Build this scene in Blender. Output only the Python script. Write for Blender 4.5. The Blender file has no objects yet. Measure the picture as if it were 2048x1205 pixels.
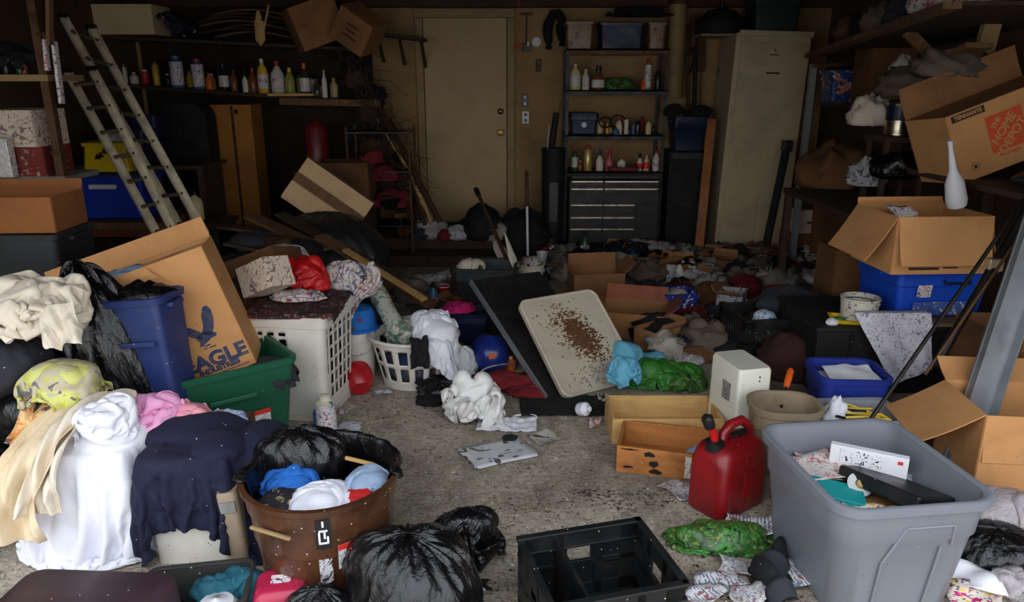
import bpy, math, random
import numpy as np
from mathutils import Vector, Matrix, Euler
R = math.radians
PI = math.pi
random.seed(7)
# ---------------------------------------------------------------- camera, sky, exposure
SC = bpy.context.scene
COL = SC.collection
PITCH, FPX, CAMZ = R(16.6), 1480.0, 1.65
cam_d = bpy.data.cameras.new('camera'); cam_d.sensor_width = 36.0; cam_d.sensor_fit = 'HORIZONTAL'
cam_d.lens = 36.0 * FPX / 2048.0; cam_d.clip_start = 0.05; cam_d.clip_end = 200
cam = bpy.data.objects.new('camera', cam_d); COL.objects.link(cam)
cam.location = (0, 0, CAMZ); cam.rotation_euler = (PI / 2 - PITCH, 0, 0)
SC.camera = cam
SC.view_settings.view_transform = 'Standard'; SC.view_settings.look = 'None'
SC.view_settings.gamma = 1.0; SC.view_settings.use_curve_mapping = False
SC.view_settings.exposure = EXPOSURE = 0.0
world = bpy.data.worlds.new('sky'); SC.world = world; world.use_nodes = True
_n = world.node_tree.nodes; _l = world.node_tree.links; _n.clear()
_o = _n.new('ShaderNodeOutputWorld'); _b = _n.new('ShaderNodeBackground')
_tc = _n.new('ShaderNodeTexCoord'); _sx = _n.new('ShaderNodeSeparateXYZ'); _cr = _n.new('ShaderNodeValToRGB')
_l.new(_tc.outputs['Generated'], _sx.inputs[0]); _l.new(_sx.outputs['Z'], _cr.inputs[0])
_cr.color_ramp.elements[0].position = 0.0; _cr.color_ramp.elements[0].color = (0.62, 0.62, 0.62, 1)
_cr.color_ramp.elements[1].position = 0.9; _cr.color_ramp.elements[1].color = (0.80, 0.88, 1.0, 1)
_l.new(_cr.outputs[0], _b.inputs[0]); _b.inputs[1].default_value = SKY = 3.9
_l.new(_b.outputs[0], _o.inputs[0])
SC.cycles.max_bounces = 6; SC.cycles.diffuse_bounces = 4; SC.cycles.glossy_bounces = 2
SC.cycles.transmission_bounces = 4; SC.cycles.transparent_max_bounces = 6
SC.cycles.use_denoising = True
SC.cycles.sample_clamp_indirect = 6.0

# ---------------------------------------------------------------- layout measures
def _ray(px, py):
    x = (px - 1024) / FPX; y = -(py - 602.5) / FPX
    c, s = math.cos(PITCH), math.sin(PITCH)
    return Vector((x, c + y * s, -s + y * c))
def F(px, py, z=0.0):                      # the place at height z seen there
    d = _ray(px, py); t = (z - CAMZ) / d.z
    return Vector((d.x * t, d.y * t, z))
def D(px, py, Y):                          # the place at distance Y into the garage
    d = _ray(px, py); t = Y / d.y
    return Vector((d.x * t, Y, CAMZ + d.z * t))

# ---------------------------------------------------------------- objects
def tag(o, label=None, cat=None, group=None, kind=None):
    if label: o['label'] = label
    if cat: o['category'] = cat
    if group: o['group'] = group
    if kind: o['kind'] = kind
    return o
def rot(x=0, y=0, z=0): return Euler((R(x), R(y), R(z)), 'XYZ').to_matrix()
def thing(name, label, cat, loc=(0, 0, 0), rt=(0, 0, 0), group=None, anchor=None):
    o = bpy.data.objects.new(name, None); COL.objects.link(o)
    o.empty_display_size = .05
    place(o, loc, rt, anchor)
    return tag(o, label, cat, group)
def place(o, loc, rt=(0, 0, 0), anchor=None):
    m = rt if isinstance(rt, Matrix) else rot(*rt)
    l = Vector(loc)
    if anchor is not None: l = l - m @ Vector(anchor)
    o.location = l; o.rotation_euler = m.to_euler()
    return o
def aim(a, b, up=(0, 0, 1)):               # matrix whose Z runs from a to b, X kept near horizontal
    z = (Vector(b) - Vector(a)).normalized(); u = Vector(up)
    x = u.cross(z)
    if x.length < 1e-4: x = Vector((1, 0, 0))
    x.normalize(); y = z.cross(x)
    return Matrix((x, y, z)).transposed()

class MB:
    def __init__(s): s.v = []; s.f = []
    def add(s, vs, fs):
        n = len(s.v); s.v += [tuple(v) for v in vs]; s.f += [tuple(i + n for i in f) for f in fs]; return s
    def box(s, c, d, m=None):
        m = m or Matrix.Identity(3); c = Vector(c)
        vs = [c + m @ Vector((x * d[0] / 2, y * d[1] / 2, z * d[2] / 2)) for x in (-1, 1) for y in (-1, 1) for z in (-1, 1)]
        return s.add(vs, [(0, 1, 3, 2), (4, 6, 7, 5), (0, 4, 5, 1), (2, 3, 7, 6), (0, 2, 6, 4), (1, 5, 7, 3)])
    def bar(s, a, b, w, t, up=(0, 0, 1)):
        a, b = Vector(a), Vector(b)
        return s.box((a + b) / 2, (w, t, (b - a).length), aim(a, b, up))
    def cyl(s, a, b, r0, r1=None, n=16, cap=True):
        r1 = r0 if r1 is None else r1; a, b = Vector(a), Vector(b); m = aim(a, b)
        vs = []
        for p, r in ((a, r0), (b, r1)):
            vs += [p + m @ Vector((r * math.cos(2 * PI * i / n), r * math.sin(2 * PI * i / n), 0)) for i in range(n)]
        fs = [(i, (i + 1) % n, n + (i + 1) % n, n + i) for i in range(n)]
        if cap: fs += [tuple(range(n))[::-1], tuple(range(n, 2 * n))]
        return s.add(vs, fs)
    def tube(s, pts, r, n=8, close=False):
        pts = [Vector(p) for p in pts]; k = len(pts); rings = []
        for i, p in enumerate(pts):
            a = pts[(i - 1) % k] if (close or i) else p; b = pts[(i + 1) % k] if (close or i < k - 1) else p
            m = aim(a, b); rr = r[i] if isinstance(r, (list, tuple)) else r
            rings.append([p + m @ Vector((rr * math.cos(2 * PI * j / n), rr * math.sin(2 * PI * j / n), 0)) for j in range(n)])
        return s.loft(rings, close, caps=not close)
    def loft(s, rings, close=False, caps=True):
        n = len(rings[0]); k = len(rings); vs = [v for r in rings for v in r]; fs = []
        for i in range(k if close else k - 1):
            j = (i + 1) % k
            fs += [(i * n + a, i * n + (a + 1) % n, j * n + (a + 1) % n, j * n + a) for a in range(n)]
        if caps: fs += [tuple(range(n))[::-1], tuple(range((k - 1) * n, k * n))]
        return s.add(vs, fs)
    def lathe(s, prof, n=20, c=(0, 0, 0), m=None, sq=0.0, ax=1.0, ay=1.0, caps=True):
        m = m or Matrix.Identity(3); c = Vector(c); rings = []
        for r, z in prof:
            ring = []
            for i in range(n):
                a = 2 * PI * i / n; ca, sa = math.cos(a), math.sin(a)
                k = 1.0 / max(abs(ca), abs(sa)) if sq else 1.0
                k = 1 + (k - 1) * sq
                ring.append(c + m @ Vector((r * ca * k * ax, r * sa * k * ay, z)))
            rings.append(ring)
        return s.loft(rings, caps=caps)
    def rrloft(s, secs, n=6, caps=True):       # secs: (z, hx, hy, r[, dx, dy])
        return s.loft([rring(q[1], q[2], q[3], q[0], n, *(q[4:6] if len(q) > 4 else (0, 0))) for q in secs], caps=caps)
    def grid(s, P, keep=None, wrap=False):      # P: list of rows of points
        ny, nx = len(P), len(P[0]); vs = [p for r in P for p in r]; fs = []
        for i in range(ny - 1):
            for j in range(nx if wrap else nx - 1):
                if keep and not keep(i, j): continue
                jj = (j + 1) % nx
                fs.append((i * nx + j, i * nx + jj, (i + 1) * nx + jj, (i + 1) * nx + j))
        return s.add(vs, fs)
    def build(s, name, mat, parent=None, smooth=False, bevel=0, solid=0, sub=0, loc=None, rt=None, label=None, off=-1):
        me = bpy.data.meshes.new(name)
        used = sorted({i for f in s.f for i in f}); mp = {a: b for b, a in enumerate(used)}
        me.from_pydata([s.v[i] for i in used], [], [tuple(mp[i] for i in f) for f in s.f])
        me.materials.append(mat)
        return link(name, me, parent, smooth, bevel, solid, sub, loc, rt, label, off)
def link(name, me, parent=None, smooth=False, bevel=0, solid=0, sub=0, loc=None, rt=None, label=None, off=-1):
    me.validate(); me.update()
    if smooth:
        me.polygons.foreach_set('use_smooth', [True] * len(me.polygons))
        if smooth != 'all': me.set_sharp_from_angle(angle=R(40))
    o = bpy.data.objects.new(name, me); COL.objects.link(o)
    if parent: o.parent = parent
    if loc is not None or rt is not None: place(o, loc or (0, 0, 0), rt if rt is not None else (0, 0, 0))
    if solid: md = o.modifiers.new('s', 'SOLIDIFY'); md.thickness = solid; md.offset = off
    if bevel: md = o.modifiers.new('b', 'BEVEL'); md.width = bevel; md.segments = 2; md.limit_method = 'ANGLE'
    if sub: md = o.modifiers.new('u', 'SUBSURF'); md.levels = sub; md.render_levels = sub
    if label: o['label'] = label
    return o
def rring(hx, hy, r, z, n=6, dx=0, dy=0):
    out = []
    for cx, cy, a0 in ((1, 1, 0), (-1, 1, 90), (-1, -1, 180), (1, -1, 270)):
        for k in range(n + 1):
            a = R(a0 + 90 * k / n)
            out.append(Vector((dx + cx * (hx - r) + r * math.cos(a), dy + cy * (hy - r) + r * math.sin(a), z)))
    return out
def dup(root, loc=None, rt=None, label=None, group=None, scale=None, mats=None):
    r = root.copy(); COL.objects.link(r)
    def rec(src, dst):
        for ch in src.children:
            c = ch.copy(); COL.objects.link(c); c.parent = dst
            if mats and ch.name.split('.')[0] in mats: c.data = c.data.copy(); c.data.materials[0] = mats[ch.name.split('.')[0]]
            rec(ch, c)
    rec(root, r)
    if mats and '' in mats: r.data = r.data.copy(); r.data.materials[0] = mats['']
    if loc is not None: place(r, loc, rt if rt is not None else (0, 0, 0))
    if scale is not None: r.scale = scale if isinstance(scale, (tuple, list)) else (scale,) * 3
    if label: r['label'] = label
    if group: r['group'] = group
    elif 'group' in r: del r['group']
    return r

# ---------------------------------------------------------------- materials
def lin(c): return tuple((x / 255 / 12.92 if x / 255 <= .04045 else ((x / 255 + .055) / 1.055) ** 2.4) for x in c) + (1,)
_M = {}
def mat(key, rgb, rough=.6, metal=0, dirt=.35, dcol=(45, 33, 22), dscale=4.0, specks=.0, bump=.0, bscale=30.0,
        pattern=None, pscale=8.0, alpha=1.0, trans=0, sheen=0, coat=0, stretch=None):
    if key in _M: return _M[key]
    m = bpy.data.materials.new(key); m.use_nodes = True; _M[key] = m
    nt = m.node_tree; N, L = nt.nodes, nt.links; bs = N['Principled BSDF']
    tc = N.new('ShaderNodeTexCoord'); co = tc.outputs['Object']
    oi = N.new('ShaderNodeObjectInfo')
    ad = N.new('ShaderNodeVectorMath'); ad.operation = 'ADD'; L.new(co, ad.inputs[0])
    sc_ = N.new('ShaderNodeVectorMath'); sc_.operation = 'SCALE'; sc_.inputs[0].default_value = (37, 17, 29)
    L.new(oi.outputs['Random'], sc_.inputs['Scale']); L.new(sc_.outputs[0], ad.inputs[1])
    co = ad.outputs[0]
    def noise(scale, detail=4, rough_=.6, dist=0.0, vec=None):
        n = N.new('ShaderNodeTexNoise'); n.inputs['Scale'].default_value = scale; n.inputs['Detail'].default_value = detail
        n.inputs['Roughness'].default_value = rough_; n.inputs['Distortion'].default_value = dist
        L.new(vec or co, n.inputs['Vector']); return n.outputs['Fac']
    def ramp(x, a, b, ca=0.0, cb=1.0):
        r = N.new('ShaderNodeMapRange'); r.inputs[1].default_value = a; r.inputs[2].default_value = b
        r.inputs[3].default_value = ca; r.inputs[4].default_value = cb; L.new(x, r.inputs[0]); return r.outputs[0]
    def mix(f, a, b):
        x = N.new('ShaderNodeMix'); x.data_type = 'RGBA'
        if isinstance(f, float): x.inputs[0].default_value = f
        else: L.new(f, x.inputs[0])
        for i, v in ((6, a), (7, b)):
            if isinstance(v, tuple): x.inputs[i].default_value = v
            else: L.new(v, x.inputs[i])
        return x.outputs[2]
    col = lin(rgb)
    if pattern:
        kind, cols = pattern
        if kind == 'blotch':
            ps = noise(pscale, 3, .55, 1.2); c2 = mix(ramp(ps, .45, .47), col, lin(cols[0]))
            for k, c in enumerate(cols[1:]):
                q = noise(pscale * (1.3 + .35 * k), 3, .55, 1.5 + k)
                c2 = mix(ramp(q, .58, .595), c2, lin(c))
            col = c2
        elif kind == 'print':      # scattered printed marks
            c2 = col
            for k, c in enumerate(cols):
                q = noise(pscale * (1 + .6 * k), 2, .5, 2.0 + 2 * k)
                c2 = mix(ramp(q, .60, .61), c2, lin(c))
            col = c2
        elif kind == 'lines':      # rows of print
            w = N.new('ShaderNodeTexWave'); w.inputs['Scale'].default_value = pscale; w.inputs['Distortion'].default_value = 3
            w.inputs['Detail'].default_value = 3; w.inputs['Detail Scale'].default_value = 4; L.new(co, w.inputs['Vector'])
            q = noise(pscale * 1.2, 2, .5, 1)
            mm = N.new('ShaderNodeMath'); mm.operation = 'MULTIPLY'; L.new(ramp(w.outputs['Fac'], .75, .8), mm.inputs[0]); L.new(ramp(q, .45, .5), mm.inputs[1])
            col = mix(mm.outputs[0], col, lin(cols[0]))
            for k, c in enumerate(cols[1:]):
                q = noise(pscale * .7 * (1 + .5 * k), 2, .5, 1.5 + k)
                col = mix(ramp(q, .62, .63), col, lin(c))
        elif kind == 'wood':
            mp = N.new('ShaderNodeMapping'); mp.inputs['Scale'].default_value = cols[1]; L.new(co, mp.inputs['Vector'])
            q = noise(pscale, 5, .6, .6, mp.outputs[0]); col = mix(ramp(q, .3, .7), col, lin(cols[0]))
        elif kind == 'weave':
            w = N.new('ShaderNodeTexWave'); w.inputs['Scale'].default_value = pscale; L.new(co, w.inputs['Vector'])
            w.bands_direction = 'Z' if len(cols) > 1 else 'X'
            col = mix(ramp(w.outputs['Fac'], .4, .6), col, lin(cols[0]))
    if dirt:
        d1 = noise(dscale, 6, .65, .4)
        col = mix(ramp(d1, .46, .74, 0.0, min(1.0, dirt * 1.6)), col, lin(dcol))
    if specks:
        specks = specks if key == 'concrete' else specks * .45
        for sscale, dark, th in ((120, True, .3), (85, False, .22)):
            v = N.new('ShaderNodeTexVoronoi'); v.inputs['Scale'].default_value = sscale; L.new(co, v.inputs['Vector'])
            rn = N.new('ShaderNodeSeparateColor'); L.new(v.outputs['Color'], rn.inputs[0])
            a = ramp(v.outputs['Distance'], th, th - .03); b = ramp(rn.outputs[0], 1 - specks, 1 - specks + .01)
            mm = N.new('ShaderNodeMath'); mm.operation = 'MULTIPLY'; L.new(a, mm.inputs[0]); L.new(b, mm.inputs[1])
            col = mix(mm.outputs[0], col, lin((30, 22, 14) if dark else (205, 198, 180)))
    if isinstance(col, tuple): bs.inputs['Base Color'].default_value = col
    else: L.new(col, bs.inputs['Base Color'])
    rr = noise(9, 4); L.new(ramp(rr, .3, .7, max(.03, rough - .1), min(1, rough + .12)), bs.inputs['Roughness'])
    bs.inputs['Metallic'].default_value = metal
    if sheen: bs.inputs['Sheen Weight'].default_value = sheen
    if coat: bs.inputs['Coat Weight'].default_value = coat
    if alpha < 1: bs.inputs['Alpha'].default_value = alpha
    if trans: bs.inputs['Transmission Weight'].default_value = trans
    if bump:
        v = co
        if stretch:
            mp = N.new('ShaderNodeMapping'); mp.inputs['Scale'].default_value = stretch; L.new(co, mp.inputs['Vector']); v = mp.outputs[0]
        bp = N.new('ShaderNodeBump'); bp.inputs['Strength'].default_value = min(1, bump); bp.inputs['Distance'].default_value = .01 * max(1, bump)
        L.new(noise(bscale, 5, .6, .8, v), bp.inputs['Height']); L.new(bp.outputs[0], bs.inputs['Normal'])
    return m

# ---------------------------------------------------------------- cloth that falls and creases
def collide(P, cols, th, old=None):
    for c in cols:
        k = c[0]
        if k == 'floor':
            P[..., 2] = np.maximum(P[..., 2], c[1] + th)
        elif k == 'ell':
            ce = np.array(c[1]); r = np.array(c[2]) + th
            q = (P - ce) / r; d = np.linalg.norm(q, axis=-1); m = d < 1
            if m.any(): P[m] = ce + q[m] / np.maximum(d[m], 1e-6)[:, None] * r
        elif k == 'box':
            ce = np.array(c[1]); h = np.array(c[2]) + th; a = c[3] if len(c) > 3 else 0.0
            ca, sa = math.cos(a), math.sin(a); Q = P - ce
            X = Q[..., 0] * ca + Q[..., 1] * sa; Y = -Q[..., 0] * sa + Q[..., 1] * ca; Z = Q[..., 2]
            dx, dy, dz = h[0] - abs(X), h[1] - abs(Y), h[2] - Z
            ins = (dx > 0) & (dy > 0) & (dz > 0) & (Z > -h[2] - .05)
            up = (old[..., 2] - ce[2] > h[2] - .003) if old is not None else np.zeros(dx.shape, bool)
            mx = ins & ~up & (dx < dy) & (dx < dz); my = ins & ~up & ~mx & (dy < dz); mz = ins & ~mx & ~my
            X = np.where(mx, np.sign(X) * h[0], X); Y = np.where(my, np.sign(Y) * h[1], Y); Z = np.where(mz, h[2], Z)
            P[..., 0] = X * ca - Y * sa + ce[0]; P[..., 1] = X * sa + Y * ca + ce[1]; P[..., 2] = Z + ce[2]
        elif k == 'inside':                       # stay within an upright drum below its rim
            cx, cy, rx, ry, zt = c[1:]
            X = (P[..., 0] - cx) / rx; Y = (P[..., 1] - cy) / ry; d = np.sqrt(X * X + Y * Y)
            m = (d > 1) & (P[..., 2] < zt)
            P[..., 0] = np.where(m, cx + X / np.maximum(d, 1e-6) * rx, P[..., 0]); P[..., 1] = np.where(m, cy + Y / np.maximum(d, 1e-6) * ry, P[..., 1])
def drape(size, n, origin, u=(1, 0, 0), v=(0, 1, 0), cols=(), squeeze=.8, bumpy=.03, steps=90, seed=1, th=.006, selfc=True, stiff=.15, grav=9.8, pin=None, gather=None, fric=.8):
    rs = np.random.RandomState(seed); sx, sy = size
    nx = max(4, int(n * math.sqrt(sx / sy))); ny = max(4, int(n * math.sqrt(sy / sx)))
    u = np.array(u, float); v = np.array(v, float); w = np.cross(u, v)
    a = (np.arange(nx) / (nx - 1) - .5) * sx; b = (np.arange(ny) / (ny - 1) - .5) * sy
    A, B = np.meshgrid(a, b)
    zmid = float(origin[2])
    lx, ly = sx / (nx - 1), sy / (ny - 1)
    # crumple map: smooth noise
    H = np.zeros_like(A); U = np.zeros_like(A); V = np.zeros_like(A)
    for k in range(7):
        f = 3 + 14 * rs.rand(); t = rs.rand() * 2 * PI; ph = rs.rand() * 6
        s_ = np.sin(f * (A * math.cos(t) + B * math.sin(t)) * 1.6 + ph)
        H += s_ / 7; U += np.roll(s_, 3, 1) / 7; V += np.roll(s_, 5, 0) / 7
    sqx, sqy = (squeeze if isinstance(squeeze, (tuple, list)) else (squeeze, squeeze))
    Au = A * sqx + U * bumpy * 1.5; Bv = B * sqy + V * bumpy * 1.5
    P = np.array(origin, float) + Au[..., None] * u + Bv[..., None] * v + (H * bumpy * 3 + rs.randn(*A.shape) * .002)[..., None] * w
    Vv = np.zeros_like(P); dt = 1 / 60
    pins = None
    if pin:
        pins = [(i, j, P[i, j].copy()) for i, j in pin(nx, ny)]
    ld = math.hypot(lx, ly)
    def sat(s1, s2, L0, k=1.0):
        d = P[s2] - P[s1]; l = np.linalg.norm(d, axis=-1, keepdims=True) + 1e-9
        c = d * ((l - L0) / l * .5 * k); P[s1] += c; P[s2] -= c
    S = slice
    def reach(s1, s2, L0):
        d = P[s2] - P[s1]; l = np.linalg.norm(d, axis=-1, keepdims=True) + 1e-9
        c = d * (np.maximum(l - L0, 0) / l * .25); P[s1] += c; P[s2] -= c
    for st in range(steps):
        Vv[..., 2] -= grav * dt * (.0 if gather and st < steps * .62 else 1); Vv *= .93
        old = P.copy(); P += Vv * dt
        for it in range(8):
            for q in (24, 12, 6, 3):                # long reaches cannot stretch
                if q < nx: reach((S(None), S(0, nx - q)), (S(None), S(q, nx)), q * lx)
                if q < ny: reach((S(0, ny - q), S(None)), (S(q, ny), S(None)), q * ly)
                if q < nx and q < ny and it % 2: reach((S(0, ny - q), S(0, nx - q)), (S(q, ny), S(q, nx)), q * ld); reach((S(0, ny - q), S(q, nx)), (S(q, ny), S(0, nx - q)), q * ld)
            for o in (0, 1):
                sat((S(None), S(o, nx - 1, 2)), (S(None), S(o + 1, nx, 2)), lx)
                sat((S(o, ny - 1, 2), S(None)), (S(o + 1, ny, 2), S(None)), ly)
                sat((S(o, ny - 1, 2), S(0, nx - 1)), (S(o + 1, ny, 2), S(1, nx)), ld, .35)
                sat((S(o, ny - 1, 2), S(1, nx)), (S(o + 1, ny, 2), S(0, nx - 1)), ld, .35)
            if stiff:
                for o in range(4):
                    if o + 2 < nx: 
                        q = len(range(o + 2, nx, 4)); sat((S(None), S(o, o + 4 * q - 3 if q else 0, 4)), (S(None), S(o + 2, nx, 4)), 2 * lx, stiff)
                    if o + 2 < ny:
                        q = len(range(o + 2, ny, 4)); sat((S(o, o + 4 * q - 3 if q else 0, 4), S(None)), (S(o + 2, ny, 4), S(None)), 2 * ly, stiff)
            if pins:
                for i, j, p in pins: P[i, j] = p
        if selfc and st % 3 == 2:
            X = P.reshape(-1, 3).astype(np.float32); rad = max(.016, .85 * min(lx, ly))
            g = X @ X.T; sq = (X * X).sum(1); d2 = sq[:, None] + sq[None] - 2 * g
            I, J = np.nonzero(np.triu(d2 < rad * rad, 1))
            ii, ij, ji, jj = I // nx, I % nx, J // nx, J % nx
            m = (abs(ii - ji) + abs(ij - jj)) > 2; I, J = I[m], J[m]
            if len(I):
                Xd = P.reshape(-1, 3); dd = Xd[J] - Xd[I]; l = np.linalg.norm(dd, axis=1) + 1e-6
                c = dd / l[:, None] * ((rad - l) * .42)[:, None]
                ct = np.maximum(1, np.bincount(np.concatenate((I, J)), minlength=len(Xd)) * .6)[:, None]; dl = np.zeros_like(Xd); np.add.at(dl, I, -c); np.add.at(dl, J, c); Xd += dl / ct
        if gather:
            f = min(1, st / (steps * .6))
            X = (P[..., 0] - gather[0]) / gather[2]; Y = (P[..., 1] - gather[1]) / gather[3]; d = np.sqrt(X * X + Y * Y)
            lim = 1.0 + (max(sx / gather[2], sy / gather[3]) * .5 - 1) * (1 - f) if st < steps * .65 else 1.1
            m = np.where(d > lim, lim / np.maximum(d, 1e-6), 1.0)
            P[..., 0] = gather[0] + X * m * gather[2]; P[..., 1] = gather[1] + Y * m * gather[3]
        Pc = P.copy(); collide(P, cols, th, old)
        hit = (np.abs(P - Pc).sum(-1) > 1e-7)[..., None]          # what touches is held by friction
        P = np.where(hit, P - (P - old) * np.array([fric, fric, 0]), P); collide(P, cols, th, old)
        Vv = (P - old) / dt
        sp = np.linalg.norm(Vv, axis=-1, keepdims=True); Vv *= np.minimum(1, 3.0 / (sp + 1e-9))
        if st > steps * .6: Vv *= .85
    return P
def cloth(name, P, m, label=None, cat=None, group=None, parent=None, thick=.003, sub=1, wr=.008):
    c = P.reshape(-1, 3); o0 = c.mean(0); o0[2] = c[:, 2].min()
    ny, nx = P.shape[:2]; mb = MB()
    if wr:                                       # fine creases along the weave
        rs = np.random.RandomState(int(abs(P.sum() * 1000)) % 9999); jj, ii = np.meshgrid(np.arange(nx) * .02, np.arange(ny) * .02)
        W = np.zeros((ny, nx))
        for k in range(5):
            t = rs.rand() * PI; f = 9 + 16 * rs.rand(); q = (jj * math.cos(t) + ii * math.sin(t)) * f + 1.6 * np.sin(f * .35 * (jj * math.sin(t) - ii * math.cos(t)) + rs.rand() * 6)
            W += (1 - np.abs(np.sin(q + rs.rand() * 6))) ** 2
        gu = np.gradient(P, axis=1); gv = np.gradient(P, axis=0); nn = np.cross(gu, gv); nn /= np.linalg.norm(nn, axis=-1, keepdims=True) + 1e-9
        nn *= np.where(nn[..., 2:] < 0, -1, 1); P = P + nn * (W * wr / 2)[..., None]
    Q = P - (o0 if parent is None else 0)
    mb.grid([[tuple(q) for q in r] for r in Q])
    o = mb.build(name, m, parent, smooth='all', solid=thick, sub=sub, off=0)
    if parent is None: o.location = o0
    if label: tag(o, label, cat, group)
    return o
def heap(name, size, n, at, radii, m, label, cat, seed=1, squeeze=.6, bumpy=.05, gat=1.0, extra=(), group=None, floor=0.0, h0=None, th=.006, steps=72, lumps=5, grav=9.8):
    """a garment dropped bunched over a low mound"""
    at = Vector(at); rs = random.Random(seed * 13 + 5)
    cl = [('ell', tuple(at), (radii[0] * .8, radii[1] * .8, radii[2] * .8))]
    for k in range(lumps):
        t = 6.28 * k / lumps + rs.random(); q = rs.uniform(.3, .6)
        cl.append(('ell', (at.x + radii[0] * q * math.cos(t), at.y + radii[1] * q * math.sin(t), at.z + radii[2] * rs.uniform(.15, .5)), tuple(x * rs.uniform(.3, .5) for x in radii)))
    P = drape(size, n, (at.x, at.y, at.z + (h0 if h0 is not None else radii[2] + .09)), cols=cl + [('floor', floor)] + list(extra), squeeze=squeeze, bumpy=bumpy, seed=seed, steps=steps, th=th, stiff=.06, grav=grav, gather=(at.x, at.y, radii[0] * gat, radii[1] * gat) if gat else None)
    return cloth(name, P, m, label, cat, group)
def sack_mesh(r, knot=None, seed=1, n=72, k=44, wr=.16, lump=.14, sq=.6, flat=.15, spike=True):
    """a filled bag: creases run from the knot over the body"""
    rs = np.random.RandomState(seed); ph = rs.rand(12) * 6.28; th = np.linspace(0, PI, k); rows = []
    fr = rs.randint(7, 31, 8); am = rs.rand(8)
    for t in th:
        row = []
        for j in range(n):
            a = 2 * PI * j / n
            x, y, z = math.sin(t) * math.cos(a), math.sin(t) * math.sin(a), math.cos(t)
            L_ = sum(math.sin(ph[i] + 3 * (x * math.cos(ph[i + 1]) + y * math.sin(ph[i + 2]) + z * math.cos(ph[i + 3]))) for i in range(4)) / 4
            w = sum(am[i] * abs(math.sin(fr[i] * .5 * a + ph[i] + 2.2 * math.sin(2.0 * t + ph[(i + 3) % 8]))) for i in range(8)) / 8 - .32
            w2 = sum(math.sin(9 * (x * math.cos(i * 2.1 + ph[i]) + y * math.sin(i * 1.3) + z * math.cos(ph[i] * 2)) + ph[i]) for i in range(5)) / 5
            s_ = 1 + lump * L_ + wr * w * (1.2 + .8 * math.cos(t)) * (1 if t < 2.4 else .3) + .02 * w2
            px, py, pz = x * s_, y * s_, z * s_
            if t < .55 and spike:  # gather towards the tie
                g = 1 - (t / .55); pz += .28 * g * g; px *= 1 - .55 * g; py *= 1 - .55 * g
            if pz < -1 + flat: pz = -1 + flat + (pz + 1 - flat) * .12
            row.append((px * r[0], py * r[1], (pz + 1 - flat) * r[2]))
        rows.append(row)
    return rows
def sack(name, m, label, cat, loc, r, rt=(0, 0, 0), seed=1, group=None, knot=True, kmat=None, **kw):
    o = thing(name, label, cat, loc, rt, group)
    MB().grid(sack_mesh(r, seed=seed, spike=knot, **kw), wrap=True).build('bag_body', m, o, smooth='all', sub=1)
    if knot:
        rs = random.Random(seed); mb = MB(); rows = []
        for i in range(7):
            t = i / 6; rows.append([((.16 * r[0] * (.55 + .3 * t + .9 * t * t)) * (1 + .35 * math.sin(5 * a + seed) * t + .2 * math.sin(11 * a)) * math.cos(a) + .05 * t * r[0],
                                     (.16 * r[0] * (.55 + .3 * t + .9 * t * t)) * (1 + .35 * math.sin(4 * a) * t + .2 * math.sin(9 * a)) * math.sin(a), (1.95 + .38 * t + .1 * t * math.sin(3 * a + seed)) * r[2]) for a in [2 * PI * j / 40 for j in range(40)]])
        mb.grid(rows, wrap=True).build('knotted_neck', kmat or m, o, smooth='all', solid=.002, sub=1)
    return o

# ---------------------------------------------------------------- writing
def text(s, size, m, parent, loc, rt=(90, 0, 0), depth=.0006, sx=1.0, shear=0, name='lettering', bold=0.0, spacing=1.0):
    cu = bpy.data.curves.new(name, 'FONT'); cu.body = s; cu.size = size; cu.extrude = depth; cu.align_x = 'CENTER'; cu.align_y = 'CENTER'
    cu.offset = bold; cu.shear = shear; cu.space_character = spacing
    t = bpy.data.objects.new(name, cu); COL.objects.link(t)
    dg = bpy.context.evaluated_depsgraph_get(); me = bpy.data.meshes.new_from_object(t.evaluated_get(dg))
    bpy.data.objects.remove(t); me.materials.clear(); me.materials.append(m)
    o = bpy.data.objects.new(name, me); COL.objects.link(o); o.parent = parent; place(o, loc, rt)
    o.scale = (sx, 1, 1); return o
def poly(pts, z=.0008):                    # flat printed shape, xz plane outline at y just proud of a face
    mb = MB(); n = len(pts)
    mb.add([(x, 0, y) for x, y in pts] + [(x, z, y) for x, y in pts], [tuple(range(n)), tuple(range(n, 2 * n))[::-1]] + [(i, (i + 1) % n, n + (i + 1) % n, n + i)[::-1] for i in range(n)])
    return mb
# ---------------------------------------------------------------- colours and stuffs
concrete = mat('concrete', (180, 169, 152), .85, dirt=.55, dcol=(84, 71, 56), dscale=2.6, specks=.22, bump=.9, bscale=38, pattern=('blotch', [(168, 156, 138), (188, 176, 158), (138, 125, 106)]), pscale=13)
drive = mat('driveway', (150, 146, 140), .9, dirt=.3, dcol=(90, 84, 76), dscale=1.5)
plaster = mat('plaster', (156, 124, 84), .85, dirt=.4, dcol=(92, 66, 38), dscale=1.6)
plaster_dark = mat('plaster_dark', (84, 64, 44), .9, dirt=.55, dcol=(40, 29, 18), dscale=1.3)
ceil_m = mat('ceiling_board', (66, 46, 30), .9, dirt=.5, dscale=1.5)
beam_m = mat('beam_wood', (80, 52, 30), .8, pattern=('wood', [(52, 32, 18), (1, 12, 12)]), pscale=3)
door_m = mat('door_paint', (176, 148, 106), .6, dirt=.22, dcol=(96, 70, 40), dscale=1.9)
trim_m = mat('trim_paint', (150, 122, 80), .6, dirt=.35, dcol=(84, 60, 34), dscale=3)
brass = mat('brass', (120, 92, 50), .3, metal=1, dirt=0)
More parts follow.
